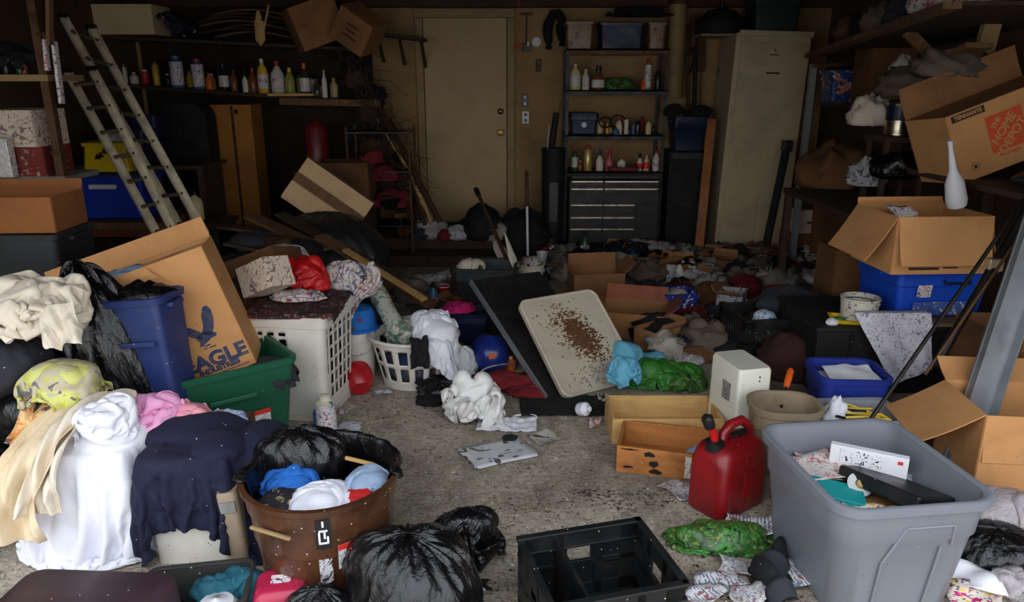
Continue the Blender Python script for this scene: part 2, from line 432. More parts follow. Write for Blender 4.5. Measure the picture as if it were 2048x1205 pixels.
card = mat('cardboard', (203, 147, 92), .85, dirt=.22, dcol=(140, 92, 52), dscale=5, specks=.02, bump=.15, bscale=14, stretch=(1, 1, 9))
card_d = mat('cardboard_dull', (150, 104, 64), .88, dirt=.35, dcol=(88, 58, 34), dscale=4, specks=.05)
card_in = mat('cardboard_inside', (158, 112, 70), .9, dirt=.4, dcol=(82, 54, 32), dscale=4)
card_dk = mat('cardboard_dark', (112, 74, 42), .9, dirt=.5, dscale=4, specks=.05)
tape_m = mat('parcel_tape', (170, 125, 75), .3, dirt=.2)
kraft_blue = mat('print_blue', (46, 58, 92), .8, dirt=.25, dcol=(150, 110, 75), dscale=30)
kraft_red = mat('print_orange', (214, 80, 38), .8, dirt=.2, dcol=(180, 120, 80), dscale=30)
kraft_dk = mat('print_dark', (60, 42, 30), .8, dirt=.2)
black_pl = mat('black_plastic', (22, 23, 24), .42, dirt=.12, dcol=(60, 55, 46), dscale=9, specks=.07)
black_matte = mat('black_matte', (9, 9, 10), .75, dirt=.2, dcol=(50, 44, 36), dscale=6, specks=.05)
black_metal = mat('black_metal', (11, 10, 9), .5, dirt=.2, dcol=(62, 44, 28), dscale=10, specks=.04)
bag_m = mat('bin_liner', (13, 13, 14), .24, dirt=.03, dscale=9, specks=.02, bump=1.5, bscale=17, stretch=(1, 1, .45))
bag_soft = mat('soft_black_bag', (34, 35, 38), .45, dirt=.2, specks=.03, bump=1, bscale=12)
white_bag = mat('white_bag', (226, 224, 220), .38, dirt=.06, dcol=(150, 140, 120), bump=1.2, bscale=14)
clear_bag = mat('clear_film', (190, 182, 184), .15, dirt=.25, dcol=(110, 90, 90), bump=2, bscale=18, alpha=.72)
clear_pl = mat('clear_plastic', (190, 196, 196), .12, dirt=.2, alpha=.35)
grey_tote = mat('grey_tote', (122, 126, 134), .42, dirt=.10, dcol=(84, 84, 84), dscale=3, specks=.02)
green_tote = mat('green_tote', (30, 92, 66), .42, dirt=.15, dcol=(20, 50, 38), dscale=4, specks=.03)
blue_bin = mat('blue_bin', (38, 54, 106), .45, dirt=.2, dcol=(36, 40, 70), dscale=4, specks=.05)
blue_tote = mat('blue_tote', (22, 74, 190), .4, dirt=.16, dcol=(16, 38, 90), dscale=4, specks=.05)
blue_dk = mat('navy_plastic', (14, 26, 62), .45, dirt=.3, dcol=(14, 18, 40), specks=.06)
dusty = mat('dusty_rags', (104, 90, 78), .9, dirt=.5, specks=.06)
teal_m = mat('teal_plastic', (20, 150, 150), .4, dirt=.15, specks=.05)
dark_tote = mat('slate_tote', (52, 56, 58), .55, dirt=.3, dscale=4, specks=.05)
brown_tub = mat('brown_tub', (82, 50, 32), .3, dirt=.55, dcol=(26, 17, 12), dscale=5, specks=.2, coat=.3)
white_pl = mat('white_plastic', (222, 216, 204), .42, dirt=.16, dcol=(150, 124, 96), dscale=5, specks=.04)
cream_pl = mat('cream_plastic', (226, 224, 206), .4, dirt=.12, dcol=(150, 140, 110), dscale=4, specks=.03)
taupe_pl = mat('taupe_plastic', (150, 132, 108), .5, dirt=.4, dcol=(84, 66, 48), dscale=5, specks=.05)
red_pl = mat('red_plastic', (178, 22, 30), .32, dirt=.22, dcol=(60, 12, 12), dscale=5, specks=.03)
gas_red = mat('fuel_can_red', (138, 18, 24), .34, dirt=.4, dcol=(62, 16, 14), dscale=6, specks=.03)
magenta = mat('magenta_plastic', (172, 30, 66), .35, dirt=.25, dcol=(96, 20, 40), specks=.06)
yellow_pl = mat('yellow_plastic', (226, 190, 20), .4, dirt=.2, dcol=(130, 96, 14), specks=.04)
orange_pl = mat('orange_plastic', (230, 96, 24), .4, dirt=.15)
alu = mat('aluminium', (226, 216, 190), .36, metal=.35, dirt=.4, dcol=(92, 70, 46), dscale=9, specks=.05)
steel = mat('galvanised_steel', (150, 154, 158), .45, metal=.6, dirt=.25, dcol=(94, 92, 88), dscale=6)
chrome = mat('chrome_trim', (226, 210, 180), .3, metal=.7, dirt=.1)
wood = mat('plank_wood', (128, 94, 60), .8, dirt=.4, pattern=('wood', [(92, 62, 38), (14, 14, 1)]), pscale=2.5, specks=.04)
wood_dk = mat('dark_plank', (74, 52, 34), .85, dirt=.5, pattern=('wood', [(48, 34, 22), (14, 14, 1)]), pscale=2.5, specks=.05)
pine = mat('drawer_pine', (214, 176, 112), .6, dirt=.25, dcol=(110, 78, 40), dscale=6, specks=.04, pattern=('wood', [(196, 152, 92), (1, 14, 14)]), pscale=2)
oak = mat('drawer_oak', (192, 124, 62), .6, dirt=.35, dcol=(46, 28, 16), dscale=5, specks=.04, pattern=('wood', [(160, 98, 46), (1, 12, 12)]), pscale=2)
cabinet_m = mat('cabinet_enamel', (186, 168, 134), .5, dirt=.2, dcol=(84, 60, 34), dscale=3, specks=.03)
stained_board = mat('stained_board', (196, 186, 166), .5, dirt=.22, dcol=(120, 104, 80), dscale=3, specks=.04)
stain_l = mat('pale_mud', (142, 104, 66), .95, dirt=.4, dcol=(96, 66, 40), dscale=30)
stain_m = mat('dried_mud', (96, 62, 36), .95, dirt=.5, dcol=(58, 36, 20), dscale=30)
f_white = mat('white_cotton', (230, 230, 238), .9, dirt=.04, dcol=(190, 175, 150), dscale=5, sheen=.2, bump=.4, bscale=60)
f_sheet = mat('white_sheet', (238, 238, 246), .88, dirt=.03, dcol=(200, 190, 180), dscale=3, sheen=.2, bump=.3, bscale=50)
f_grey = mat('pale_grey_cotton', (206, 208, 210), .9, dirt=.15, dcol=(150, 140, 125), bump=.4, bscale=50)
f_cream = mat('cream_linen', (224, 204, 170), .9, dirt=.15, dcol=(160, 126, 84), dscale=6, bump=.4, bscale=60)
f_beige = mat('beige_linen', (222, 210, 190), .9, dirt=.18, dcol=(150, 124, 98), dscale=6, bump=.4, bscale=60)
f_navy = mat('navy_jersey', (16, 20, 48), .9, dirt=.08, dcol=(40, 40, 54), specks=.08, bump=.5, bscale=40)
f_black = mat('black_cloth', (13, 13, 16), .9, dirt=.15, dcol=(46, 44, 44), specks=.07, bump=.4)
f_slate = mat('slate_cloth', (44, 46, 54), .9, dirt=.2, specks=.04, bump=.4)
f_pink = mat('pink_fleece', (236, 164, 206), .9, dirt=.12, dcol=(196, 140, 190), dscale=8, bump=.6, bscale=40)
f_rose = mat('rose_jersey', (240, 160, 172), .9, dirt=.15, dcol=(210, 110, 120), dscale=9, bump=.5)
f_lav = mat('pale_print_cloth', (214, 204, 222), .9, dirt=.1, pattern=('blotch', [(176, 190, 216), (210, 130, 150), (90, 130, 180)]), pscale=11)
f_orange = mat('orange_floral', (228, 160, 80), .9, dirt=.1, pattern=('blotch', [(232, 196, 140), (120, 110, 110), (214, 120, 50)]), pscale=14)
f_lime = mat('lime_print', (206, 206, 120), .9, dirt=.2, pattern=('blotch', [(188, 178, 150), (110, 106, 110), (196, 196, 70)]), pscale=10)
f_red = mat('red_cloth', (192, 24, 26), .8, dirt=.15, dcol=(80, 10, 12), specks=.03, bump=.5)
f_dkred = mat('dark_red_cloth', (112, 18, 26), .9, dirt=.3, dcol=(50, 10, 14), specks=.05, bump=.5)
f_magenta = mat('magenta_cloth', (196, 28, 104), .9, dirt=.15, dcol=(110, 16, 60), bump=.5)
f_print = mat('red_blue_print_cloth', (200, 198, 198), .85, dirt=.25, dcol=(110, 100, 96), pattern=('blotch', [(196, 196, 204), (60, 80, 124), (170, 60, 60), (190, 160, 100)]), pscale=15)
f_plaid = mat('red_black_plaid', (74, 18, 24), .85, dirt=.35, pattern=('blotch', [(40, 24, 26), (110, 34, 40), (120, 104, 98)]), pscale=11)
f_ltblue = mat('light_blue_cloth', (104, 178, 206), .85, dirt=.12, dcol=(70, 120, 140), bump=.5)
f_blue = mat('bright_blue_cloth', (26, 104, 190), .8, dirt=.2, dcol=(16, 50, 96), specks=.05, bump=.6)
f_teal = mat('teal_cloth', (22, 92, 108), .8, dirt=.4, dcol=(14, 50, 62), specks=.05, bump=.6)
f_denim = mat('pale_denim', (150, 170, 196), .9, dirt=.2, dcol=(80, 96, 124), bump=.5)
f_green = mat('green_bag_film', (56, 128, 44), .4, dirt=.3, dcol=(20, 54, 20), dscale=8, specks=.05, bump=1.2, bscale=20)
f_green2 = mat('green_printed_bag', (60, 130, 50), .3, dirt=.15, pattern=('blotch', [(56, 96, 42), (26, 50, 26), (130, 140, 70)]), pscale=13, bump=1, bscale=20, specks=.05)
p_white = mat('printed_paper', (212, 210, 214), .8, dirt=.3, dcol=(120, 112, 106), dscale=12, pattern=('lines', [(90, 88, 96), (150, 90, 90), (100, 110, 140)]), pscale=24)
p_color = mat('colour_flyer', (206, 204, 204), .55, dirt=.3, dcol=(110, 100, 92), dscale=14, pattern=('blotch', [(196, 194, 198), (150, 90, 90), (96, 116, 146), (190, 170, 120), (70, 66, 70)]), pscale=22)
p_grey = mat('smudged_paper', (190, 190, 196), .8, dirt=.3, dcol=(100, 92, 86), dscale=9, pattern=('print', [(84, 80, 84), (120, 104, 100)]), pscale=20)
p_red = mat('red_white_flyer', (218, 206, 200), .5, dirt=.2, dcol=(140, 120, 110), pattern=('blotch', [(222, 212, 204), (200, 84, 80), (150, 130, 130)]), pscale=24)
p_yel = mat('yellow_magazine', (226, 214, 200), .5, dirt=.1, pattern=('blotch', [(224, 210, 196), (226, 190, 40), (190, 40, 110), (60, 60, 130)]), pscale=11)
p_sheet = mat('scribbled_sheet', (216, 214, 222), .85, dirt=.15, pattern=('print', [(132, 128, 140), (160, 154, 164)]), pscale=34, bump=.5)
lab_w = mat('label_white', (228, 224, 220), .5, dirt=.1, pattern=('lines', [(60, 60, 66)]), pscale=60)
lab_r = mat('label_red', (214, 50, 40), .5, dirt=.05)
lab_c = mat('label_colour', (224, 222, 220), .5, dirt=.1, pattern=('blotch', [(222, 220, 218), (40, 70, 130), (200, 60, 60)]), pscale=34)
plain_white = mat('clean_white', (226, 226, 230), .6, dirt=.05)
rust = mat('rusty_metal', (96, 66, 42), .7, metal=.3, dirt=.6, dcol=(50, 30, 18), dscale=8)
glass_d = mat('dark_glass', (60, 56, 50), .15, dirt=.2)
maroon = mat('maroon_vinyl', (64, 42, 48), .5, dirt=.25, dcol=(34, 24, 26), dscale=4, specks=.05)
dark_red_m = mat('dark_red_paint', (104, 20, 22), .45, dirt=.4, specks=.05)
twig_m = mat('twig', (70, 50, 32), .9, dirt=.4)

# ---------------------------------------------------------------- builders
def structure(name, mb, m, **k):
    o = mb.build(name, m, **k); o['kind'] = 'structure'; return o
def carton(label, w, d, h, loc, rt=(0, 0, 0), anchor=None, flaps=None, m=None, mi=None, group=None, name='cardboard_box', cat='box', t=.005, tape=False):
    """origin at the middle of the base; front is -y. flaps: side -> (angle from upright outward, length)"""
    m = m or card; o = thing(name, label, cat, loc, rt, group, anchor)
    b = MB().box((0, 0, t / 2), (w, d, t)).box((0, -d / 2, h / 2), (w, t, h)).box((0, d / 2, h / 2), (w, t, h)).box((-w / 2, 0, h / 2), (t, d - t, h)).box((w / 2, 0, h / 2), (t, d - t, h))
    b.build('box_body', m, o)
    for side, (a, L) in (flaps or {}).items():
        W = w if side in 'fb' else d; W -= .006
        rz = {'f': 0, 'b': 180, 'l': -90, 'r': 90}[side]; off = d / 2 if side in 'fb' else w / 2
        n = 6; rows = []
        for k in range(n + 1):
            q = k / n; rows.append([(x, -.01 * math.sin(q * 2.5) * (1 + .4 * x / W), L * q) for x in (-W / 2 + .006 * q, -W / 6, W / 6, W / 2 - .006 * q)])
        f = MB().grid(rows).build('flap', mi or m, o, solid=t, off=0)
        M_ = rot(0, 0, rz) @ rot(a, 0, 0)
        place(f, rot(0, 0, rz) @ Vector((0, -off, h)), M_)
    if tape: MB().box((0, 0, h + .001), (.05, d * 1.0, .0012)).box((0, -d / 2 - .004, h - .04), (.05, .0012, .08)).build('tape', tape_m, o)
    return o
def tote(label, w, d, h, loc, rt=(0, 0, 0), m=None, anchor=None, taper=.86, r=.04, rim=.018, lid=None, name='storage_tote', cat='storage bin', group=None, lidh=.03, panel=False, handles=True, band=True):
    o = thing(name, label, cat, loc, rt, group, anchor); hx, hy = w / 2 - rim, d / 2 - rim; t = .006
    def k(q): return taper + (1 - taper) * q
    s = [(0, hx * taper - .01, hy * taper - .01, r * .8), (.008, hx * taper, hy * taper, r)]
    if band: s += [(h * .66, hx * k(.66), hy * k(.66), r), (h * .685, hx * k(.66) + .007, hy * k(.66) + .007, r)]
    s += [(h - .012, hx * k(1), hy * k(1), r)]
    inn = [(h - .012, hx - t, hy - t, r), (h * .5, hx * k(.5) - t, hy * k(.5) - t, r), (.014, hx * taper - t, hy * taper - t, r)]
    MB().rrloft(s + inn).build('bin_body', m, o, smooth=True)
    MB().rrloft([(h - .03, hx + rim - .003, hy + rim - .003, r + .012), (h - .004, hx + rim, hy + rim, r + .014), (h, hx + rim - .006, hy + rim - .006, r + .012), (h, hx + .002, hy + .002, r), (h - .006, hx - t, hy - t, r), (h - .03, hx - t, hy - t, r)], caps=False).build('rim', m, o, smooth=True)
    if handles:
        for sx in (-1, 1):
            MB().box((sx * (hx + .012), 0, h - .045), (.03, min(.16, d * .4), .022)).build('handle', m, o, bevel=.006)
    if panel:
        y0 = -hy * k(.3)
        q = MB(); pw = w * .21
        for (xa, za, xb, zb) in ((-pw * .8, .0, -pw * .8, h * .50), (-pw * .8, h * .50, -pw * .3, h * .8), (-pw * .3, h * .8, pw * 1.1, h * .8), (pw * 1.1, h * .8, pw * 1.15, h * .62), (pw * .85, h * .62, pw * .75, .0)):
            q.bar((xa, -hy * k(za / h) - .006, za), (xb, -hy * k(zb / h) - .006, zb), .007, .009, up=(0, 1, 0))
        q.build('moulded_ridge', m, o, bevel=.003)
        MB().rrloft([(h * .8, hx * k(.8) + .003, hy * k(.8) + .003, r), (h * .8 + .006, hx * k(.8) + .01, hy * k(.8) + .01, r), (h * .8 + .012, hx * k(.85), hy * k(.85), r)], caps=False)
    if lid:
        MB().rrloft([(h - .015, hx + rim + .006, hy + rim + .006, r), (h + lidh * .4, hx + rim + .008, hy + rim + .008, r), (h + lidh * .6, hx, hy, r), (h + lidh, hx - .03, hy - .03, r), (h + lidh * .8, hx - .05, hy - .05, r)]).build('lid', lid, o, smooth=True)
    return o
def crate(label, w, d, h, loc, rt=(0, 0, 0), m=None, anchor=None, name='milk_crate', cat='crate', group=None, lattice=True, cut=None):
    m = m or black_pl; o = thing(name, label, cat, loc, rt, group, anchor)
    t = .012
    MB().box((0, 0, .008), (w - .01, d - .01, .012)).build('crate_floor', m, o)
    for i, (cx, cy, L, z) in enumerate(((0, -d / 2, w, 0), (0, d / 2, w, 0), (-w / 2, 0, d, 90), (w / 2, 0, d, 90))):
        b = MB(); hh = h if not (cut and i in cut) else cut[i]
        b.box((0, 0, hh - .03), (L, t, .06)).box((0, 0, .03), (L, t, .06)).box((0, 0, hh * .52), (L, t, .02))
        b.box((-L / 2 + .03, 0, hh / 2), (.06, t, hh)).box((L / 2 - .03, 0, hh / 2), (.06, t, hh))
        b.box((0, -t * .3, hh - .004), (L + .02, t * 2, .01)); b.box((0, -t * .3, hh - .06), (L + .012, t * 1.6, .008))
        if lattice:
            n = int(L / .035)
            for k in range(1, n):
                x = -L / 2 + L * k / n
                b.bar((x - .02, 0, .06), (x + .02, 0, hh - .06), .006, .006, up=(0, 1, 0)); b.bar((x + .02, 0, .06), (x - .02, 0, hh - .06), .006, .006, up=(0, 1, 0))
        else:
            n = 3
            for k in range(1, n):
                x = -L / 2 + L * k / n; b.box((x, 0, hh / 2), (.03, t, hh))
            b.box((0, .002, hh * .25), (L, t * .5, hh * .5)); b.box((-L * .3, .002, hh * .7), (L * .4, t * .5, hh * .5)); b.box((L * .3, .002, hh * .7), (L * .4, t * .5, hh * .5))
        b.build('side_panel', m, o, loc=(cx, cy, 0), rt=(0, 0, z), bevel=.002)
    return o
def bucket(label, r, h, loc, m, rt=(0, 0, 0), name='bucket', cat='bucket', taper=.8, rim=True, handle=True, lid=None, group=None, n=32, anchor=None, ax=1, ay=1):
    o = thing(name, label, cat, loc, rt, group, anchor)
    pr = [(r * taper * .97, 0), (r * taper, .006), (r * (taper + (1 - taper) * .75), h * .75), (r * 1.03, h * .76), (r * 1.04, h * .8), (r, h * .81), (r, h - .004), (r - .005, h - .004), (r * taper - .005, .01)]
    MB().lathe(pr, n, ax=ax, ay=ay).build('bucket_body', m, o, smooth=True)
    if rim: MB().tube([(r * ax * math.cos(a), r * ay * math.sin(a), h) for a in [2 * PI * i / n for i in range(n)]], .007, 6, True).build('rim', m, o, smooth=True)
    if handle:
        MB().tube([(r * 1.06 * math.cos(a), -.2 * r - r * .75 * math.sin(a), h * .85 - .3 * h * math.sin(a)) for a in [PI * i / 14 for i in range(15)]], .0025, 6).build('handle', steel, o, smooth=True)
    if lid: MB().lathe([(r * 1.05, h - .012), (r * 1.05, h + .008), (r * .95, h + .012), (r * .9, h + .004)], n).build('lid', lid, o, smooth=True)
    return o
def bottle(label, loc, r, h, body, cap, lab=None, kind='round', rt=(0, 0, 0), name='bottle', cat='bottle', group=None):
    o = thing(name, label, cat, loc, rt, group)
    if kind == 'can':
        pr = [(r * .92, 0), (r, .006), (r, h * .82), (r * .75, h * .87), (r * .45, h * .89)]; cp = [(r * .62, h * .86), (r * .62, h * .98), (r * .5, h)]; lb = (.08, .8)
    elif kind == 'jug':
        pr = [(r * .9, 0), (r, .01), (r, h * .6), (r * .8, h * .74), (r * .32, h * .84), (r * .32, h * .9)]; cp = [(r * .38, h * .88), (r * .38, h), (r * .3, h)]; lb = (.15, .55)
    elif kind == 'spray':
        pr = [(r * .9, 0), (r, .01), (r, h * .45), (r * .6, h * .62), (r * .35, h * .72)]; cp = [(r * .4, h * .7), (r * .4, h * .82), (r * .5, h * .84), (r * .45, h)]; lb = (.1, .42)
    else:
        pr = [(r * .92, 0), (r, .008), (r, h * .62), (r * .5, h * .78), (r * .34, h * .86)]; cp = [(r * .4, h * .84), (r * .4, h), (r * .32, h)]; lb = (.15, .56)
    MB().lathe(pr, 14, ay=.7 if kind in ('jug', 'spray') else 1).build('bottle_body', body, o, smooth=True)
    c = MB().lathe(cp, 10)
    if kind == 'spray': c.box((-r * .5, 0, h * .93), (r * 1.4, r * .4, h * .09)).bar((-r * .7, 0, h * .88), (-r * .35, 0, h * .72), .006, .004)
    c.build('cap', cap, o, smooth=True)
    if lab:
        k = 1.02
        MB().lathe([(r * k, h * lb[0]), (r * k, h * lb[1])], 14, ay=.72 if kind in ('jug', 'spray') else 1, caps=False).build('label_band', lab, o, smooth=True)
    return o
def paper(label, loc, w, d, m, rt=(0, 0, 0), seed=1, curl=.02, name='paper_sheet', cat='paper', group=None, thick=.001, n=8, fold=None):
    rs = random.Random(seed); ph = [rs.random() * 6 for _ in range(4)]; rows = []
    for i in range(n + 1):
        row = []
        for j in range(n + 1):
            x, y = (j / n - .5) * w, (i / n - .5) * d
            z = curl * (.5 + .5 * math.sin(5 * x / w + ph[0]) * math.cos(4 * y / d + ph[1])) + curl * 1.6 * max(0, abs(x / w * 2) ** 3 * math.sin(ph[2]) + abs(y / d * 2) ** 3 * math.cos(ph[3]))
            if fold and x > fold * w: z += (x - fold * w) * 1.2; x = fold * w + (x - fold * w) * .3
            row.append((x + .01 * math.sin(6 * y / d + ph[2]), y, z + thick))
        rows.append(row)
    o = MB().grid(rows).build(name, m, None, smooth='all', solid=thick)
    place(o, loc, rt); return tag(o, label, cat, group)
def slab_sign(parent, m, w, h, loc, rt=(0, 0, 0), name='sticker', label=None):
    return MB().box((0, 0, 0), (w, .0012, h)).build(name, m, parent, loc=loc, rt=rt, label=label)
def lump(name, label, cat, loc, r, m, seed=1, rt=(0, 0, 0), group=None, rough=.18, n=28, freq=3.0):
    rs = random.Random(seed); ph = [rs.random() * 6 for _ in range(14)]; rows = []
    k = n // 2
    for i in range(k + 1):
        t = PI * i / k; row = []
        for j in range(n):
            a = 2 * PI * j / n; x, y, z = math.sin(t) * math.cos(a), math.sin(t) * math.sin(a), math.cos(t)
            s_ = 1
            for q in range(6):
                s_ += rough / (1 + .35 * q) * (abs(math.sin(freq * (1 + .5 * q) * (x * math.cos(ph[q]) + y * math.sin(ph[q]) + z * math.cos(ph[q + 5])) + ph[q + 7])) - .6)
            row.append((x * s_ * r[0], y * s_ * r[1], max(-.62, z * s_) * r[2] + .62 * r[2]))
        rows.append(row)
    o = MB().grid(rows, wrap=True).build(name, m, None, smooth='all'); place(o, loc, rt)
    return tag(o, label, cat, group)
# ---------------------------------------------------------------- the garage itself
XL, XR, YB, YF, ZC = -3.75, 3.15, 7.8, 1.45, 2.52
structure('floor', MB().box(((XL + XR) / 2, (YB + YF - .3) / 2, -.06), (XR - XL + .4, YB - YF + .7, .12)), concrete)
structure('ground', MB().box((0, -8.85, -.07), (60, 20.0, .12)), drive)
structure('wall_back', MB().box(((XL + XR) / 2, YB + .08, ZC / 2), (XR - XL + .4, .16, ZC)), plaster)
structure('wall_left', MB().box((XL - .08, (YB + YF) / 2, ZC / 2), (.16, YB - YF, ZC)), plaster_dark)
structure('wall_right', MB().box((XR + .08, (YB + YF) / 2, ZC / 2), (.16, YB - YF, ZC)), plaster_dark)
structure('ceiling', MB().box(((XL + XR) / 2, (YB + YF) / 2, ZC + .06), (XR - XL + .4, YB - YF + .4, .12)), ceil_m)
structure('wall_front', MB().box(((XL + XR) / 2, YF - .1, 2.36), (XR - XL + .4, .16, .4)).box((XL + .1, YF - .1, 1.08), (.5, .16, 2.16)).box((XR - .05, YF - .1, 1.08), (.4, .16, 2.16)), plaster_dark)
structure('trim_1', MB().box(((XL + XR) / 2, YB - .07, 2.40), (XR - XL, .14, .13)).box(((XL + XR) / 2, YB - .2, 2.485), (XR - XL, .3, .05)), beam_m)
structure('trim_7', MB().box((-2.55, YB - .012, 1.22), (2.3, .024, 2.3)), mat('painted_shade', (44, 33, 24), .9, dirt=.6, dcol=(24, 18, 13), dscale=2))  # added sheet, its dark colour stands in for shade behind the left shelves
for i, y in enumerate((3.0, 4.4, 5.8)):
    structure(f'trim_{i + 2}', MB().box(((XL + XR) / 2, y, 2.47), (XR - XL, .09, .1)), beam_m)
# the door to the house
dl, dr = D(853, 240, YB).x, D(1013, 240, YB).x; dz0, dz1 = .22, 2.24; dc = (dl + dr) / 2; dw = dr - dl
dn = bpy.data.objects.new('door_1', None); COL.objects.link(dn); dn['kind'] = 'structure'; dn.location = (dc, YB - .03, dz0)
MB().box((0, 0, (dz1 - dz0) / 2), (dw, .04, dz1 - dz0)).build('door_slab', door_m, dn, bevel=.002)
MB().lathe([(.0, 0), (.012, 0), (.012, .03), (.028, .04), (.032, .055), (.026, .07), (0, .073)], 20).build('door_knob', brass, dn, smooth=True, loc=(dw / 2 - .06, -.02, .92), rt=(90, 0, 0))
MB().lathe([(.0, 0), (.03, 0), (.03, .012), (.02, .02), (0, .02)], 20).build('deadbolt', brass, dn, smooth=True, loc=(dw / 2 - .06, -.02, 1.13), rt=(90, 0, 0))
structure('trim_5', MB().box((dl - .045, YB - .02, (dz1 + dz0) / 2), (.075, .05, dz1 - dz0)).box((dr + .045, YB - .02, (dz1 + dz0) / 2), (.075, .05, dz1 - dz0)).box((dc, YB - .022, dz1 + .045), (dw + .175, .054, .085)), trim_m, bevel=.006)
structure('trim_6', MB().box((dc, YB - .42, .10), (1.75, .84, .20)).box((dc - .1, YB - 1.0, .05), (1.6, .34, .10)), wood_dk)
structure('baseboard_back', MB().box((1.9, YB - .01, .05), (2.5, .02, .1)), trim_m)
# wall fittings
def wall_at(px, py, off=.0): p = D(px, py, YB); return Vector((p.x, YB - off, p.z))
for nm, lb, px, py, w, h, m1, m2 in (('outlet_plate', 'brass toned two-socket plate on the wall under the pull cord', 1077, 131, .055, .12, rust, black_pl), ('light_switch', 'black switch plate beside the house door above a white plate', 1050, 201, .06, .13, black_pl, plain_white), ('light_switch', 'white switch plate beside the house door, lower of the two', 1051, 235, .07, .12, plain_white, black_pl)):
    o = thing(nm, lb, 'switch' if 'switch' in nm else 'outlet', wall_at(px, py, .006)); MB().box((0, 0, 0), (w, .012, h)).build('cover_plate', m1, o, bevel=.003)
    for q in (-1, 1): MB().box((0, -.01, q * h * .24), (w * .4, .01, h * .22)).build('toggle' if 'switch' in nm else 'socket', m2, o)
o = thing('release_cord', 'red pull cord with red handle hanging beside the house door', 'cord', wall_at(1037, 95, .25))
red_c = mat('faded_red', (190, 70, 50), .6, dirt=.1)
MB().cyl((0, 0, .02), (0, 0, .42), .003, n=6).build('cord', red_c, o); MB().cyl((-.045, 0, 0), (.045, 0, 0), .012).cyl((0, 0, -.02), (0, 0, .03), .01).cyl((0, 0, -.1), (0, 0, 0), .003).build('handle', red_c, o, smooth=True)
o = thing('junction_box', 'small black box on a dark wall cord beside the red handle', 'box', wall_at(1052, 95, .02))
MB().box((0, 0, 0), (.09, .04, .075)).build('box_body', black_pl, o, bevel=.004); MB().cyl((0, -.01, .03), (.005, -.01, .3), .006, n=8).box((0, -.01, .31), (.12, .03, .02)).build('conduit', rust, o)
MB().box((.02, -.022, .03), (.02, .01, .04)).build('toggle', plain_white, o)
o = MB().lathe([(0, 0), (.045, 0), (.045, .008), (.02, .015), (0, .015)], 16).build('timer_dial', plain_white, smooth=True); place(o, wall_at(1073, 84, 0), (90, 0, 0)); tag(o, 'round white dial on the wall right of the small black box', 'dial')
# black gloves / scarf on a nail
rows = []
o = thing('hanging_trousers', 'black cloth with two legs hanging from a nail left of the tall shelves', 'clothing', wall_at(1110, 22, .05))
for s_, L in ((-1, .36), (1, .33)):
    rings = [(s_ * (.02 + .045 * min(1, q * 3)) + .008 * math.sin(9 * q), -.01 * math.sin(5 * q), -L * q) for q in [i / 12 for i in range(13)]]
    MB().tube(rings, [.03 + .022 * math.sin(PI * min(1, i / 12 * 1.1)) for i in range(13)], 10).build('leg', f_black, o, smooth='all')
MB().box((0, .02, .0), (.03, .06, .03)).build('nail', rust, o)
# ---------------------------------------------------------------- along the back wall
def B(x0, y0, x1, y1, Y):                  # centre x, base z, width, height of what stands at distance Y
    a, b, c = D((x0 + x1) / 2, y1, Y), D((x0 + x1) / 2, y0, Y), D(x0, (y0 + y1) / 2, Y)
    e = D(x1, (y0 + y1) / 2, Y); return a.x, a.z, e.x - c.x, b.z - a.z
YS = 7.34
sx0, sx1 = D(1130, 250, YS).x, D(1331, 250, YS).x; sw = sx1 - sx0; scx = (sx0 + sx1) / 2
zs = [D(1230, y, YS).z for y in (98, 180, 270, 344)]
o = thing('shelving_unit', 'tall black metal shelving unit right of the house door', 'shelves', (scx, YS + .2, 0))
for a in (-1, 1):
    for b in (-1, 1):
        q = MB(); x, y = a * (sw / 2 - .015), b * .2
        q.box((x, y, zs[0] / 2), (.03, .003, zs[0])).box((x + a * .014, y - b * .015, zs[0] / 2), (.003, .03, zs[0]))
        q.build('upright', black_metal, o)
        if b < 0:
            for k in range(16): MB().box((x, y - .003, .5 + k * .085), (.009, .002, .03)).build('slot', cabinet_m, o) if False else None
for i, z in enumerate(zs):
    q = MB().box((0, 0, z - .008), (sw, .42, .012)).box((0, -.205, z - .025), (sw, .01, .045)).box((0, .205, z - .025), (sw, .01, .045))
    q.build('shelf_board', black_metal if i else wood, o, label='bare wood-edged top board' if i == 0 else None)
# tool chest
tz0 = .12; tz1 = zs[3] - .05; tw = D(1322, 400, 7.1).x - D(1135, 400, 7.1).x - .03; tx = (D(1322, 400, 7.1).x + D(1135, 400, 7.1).x) / 2
o = thing('tool_chest', 'black rolling tool chest with bright drawer rails below the shelves', 'tool chest', (tx, 7.32, 0))
MB().box((0, 0, (tz0 + tz1) / 2), (tw, .44, tz1 - tz0 - .01)).build('cabinet_body', black_metal, o, bevel=.008)
for py, hh in ((352, .03), (364, .045), (379, .05), (411, .09), (436, .09), (459, .09)):
    z = D(1230, py, 7.1).z
    for a, b_ in ((-.48, -.13), (-.12, .23), (.24, .48)) if py > 400 else ((-.48, -.13), (-.12, .48)):
        f = MB().box(((a + b_) / 2 * tw, -.224, z - hh * .4), ((b_ - a) * tw, .012, hh)).build('drawer', black_metal, o, bevel=.002)
        if py > 353 and not (py > 400 and a > .2): MB().box(((a + b_) / 2 * tw, -.236, z + .004), ((b_ - a) * tw * .98, .014, .012)).build('drawer_rail', chrome, f)
for a in (-1, 1): MB().cyl((a * tw * .4, -.15, .06), (a * tw * .4 + .03, -.15, .06), .06).build('castor', black_pl, o, smooth=True)
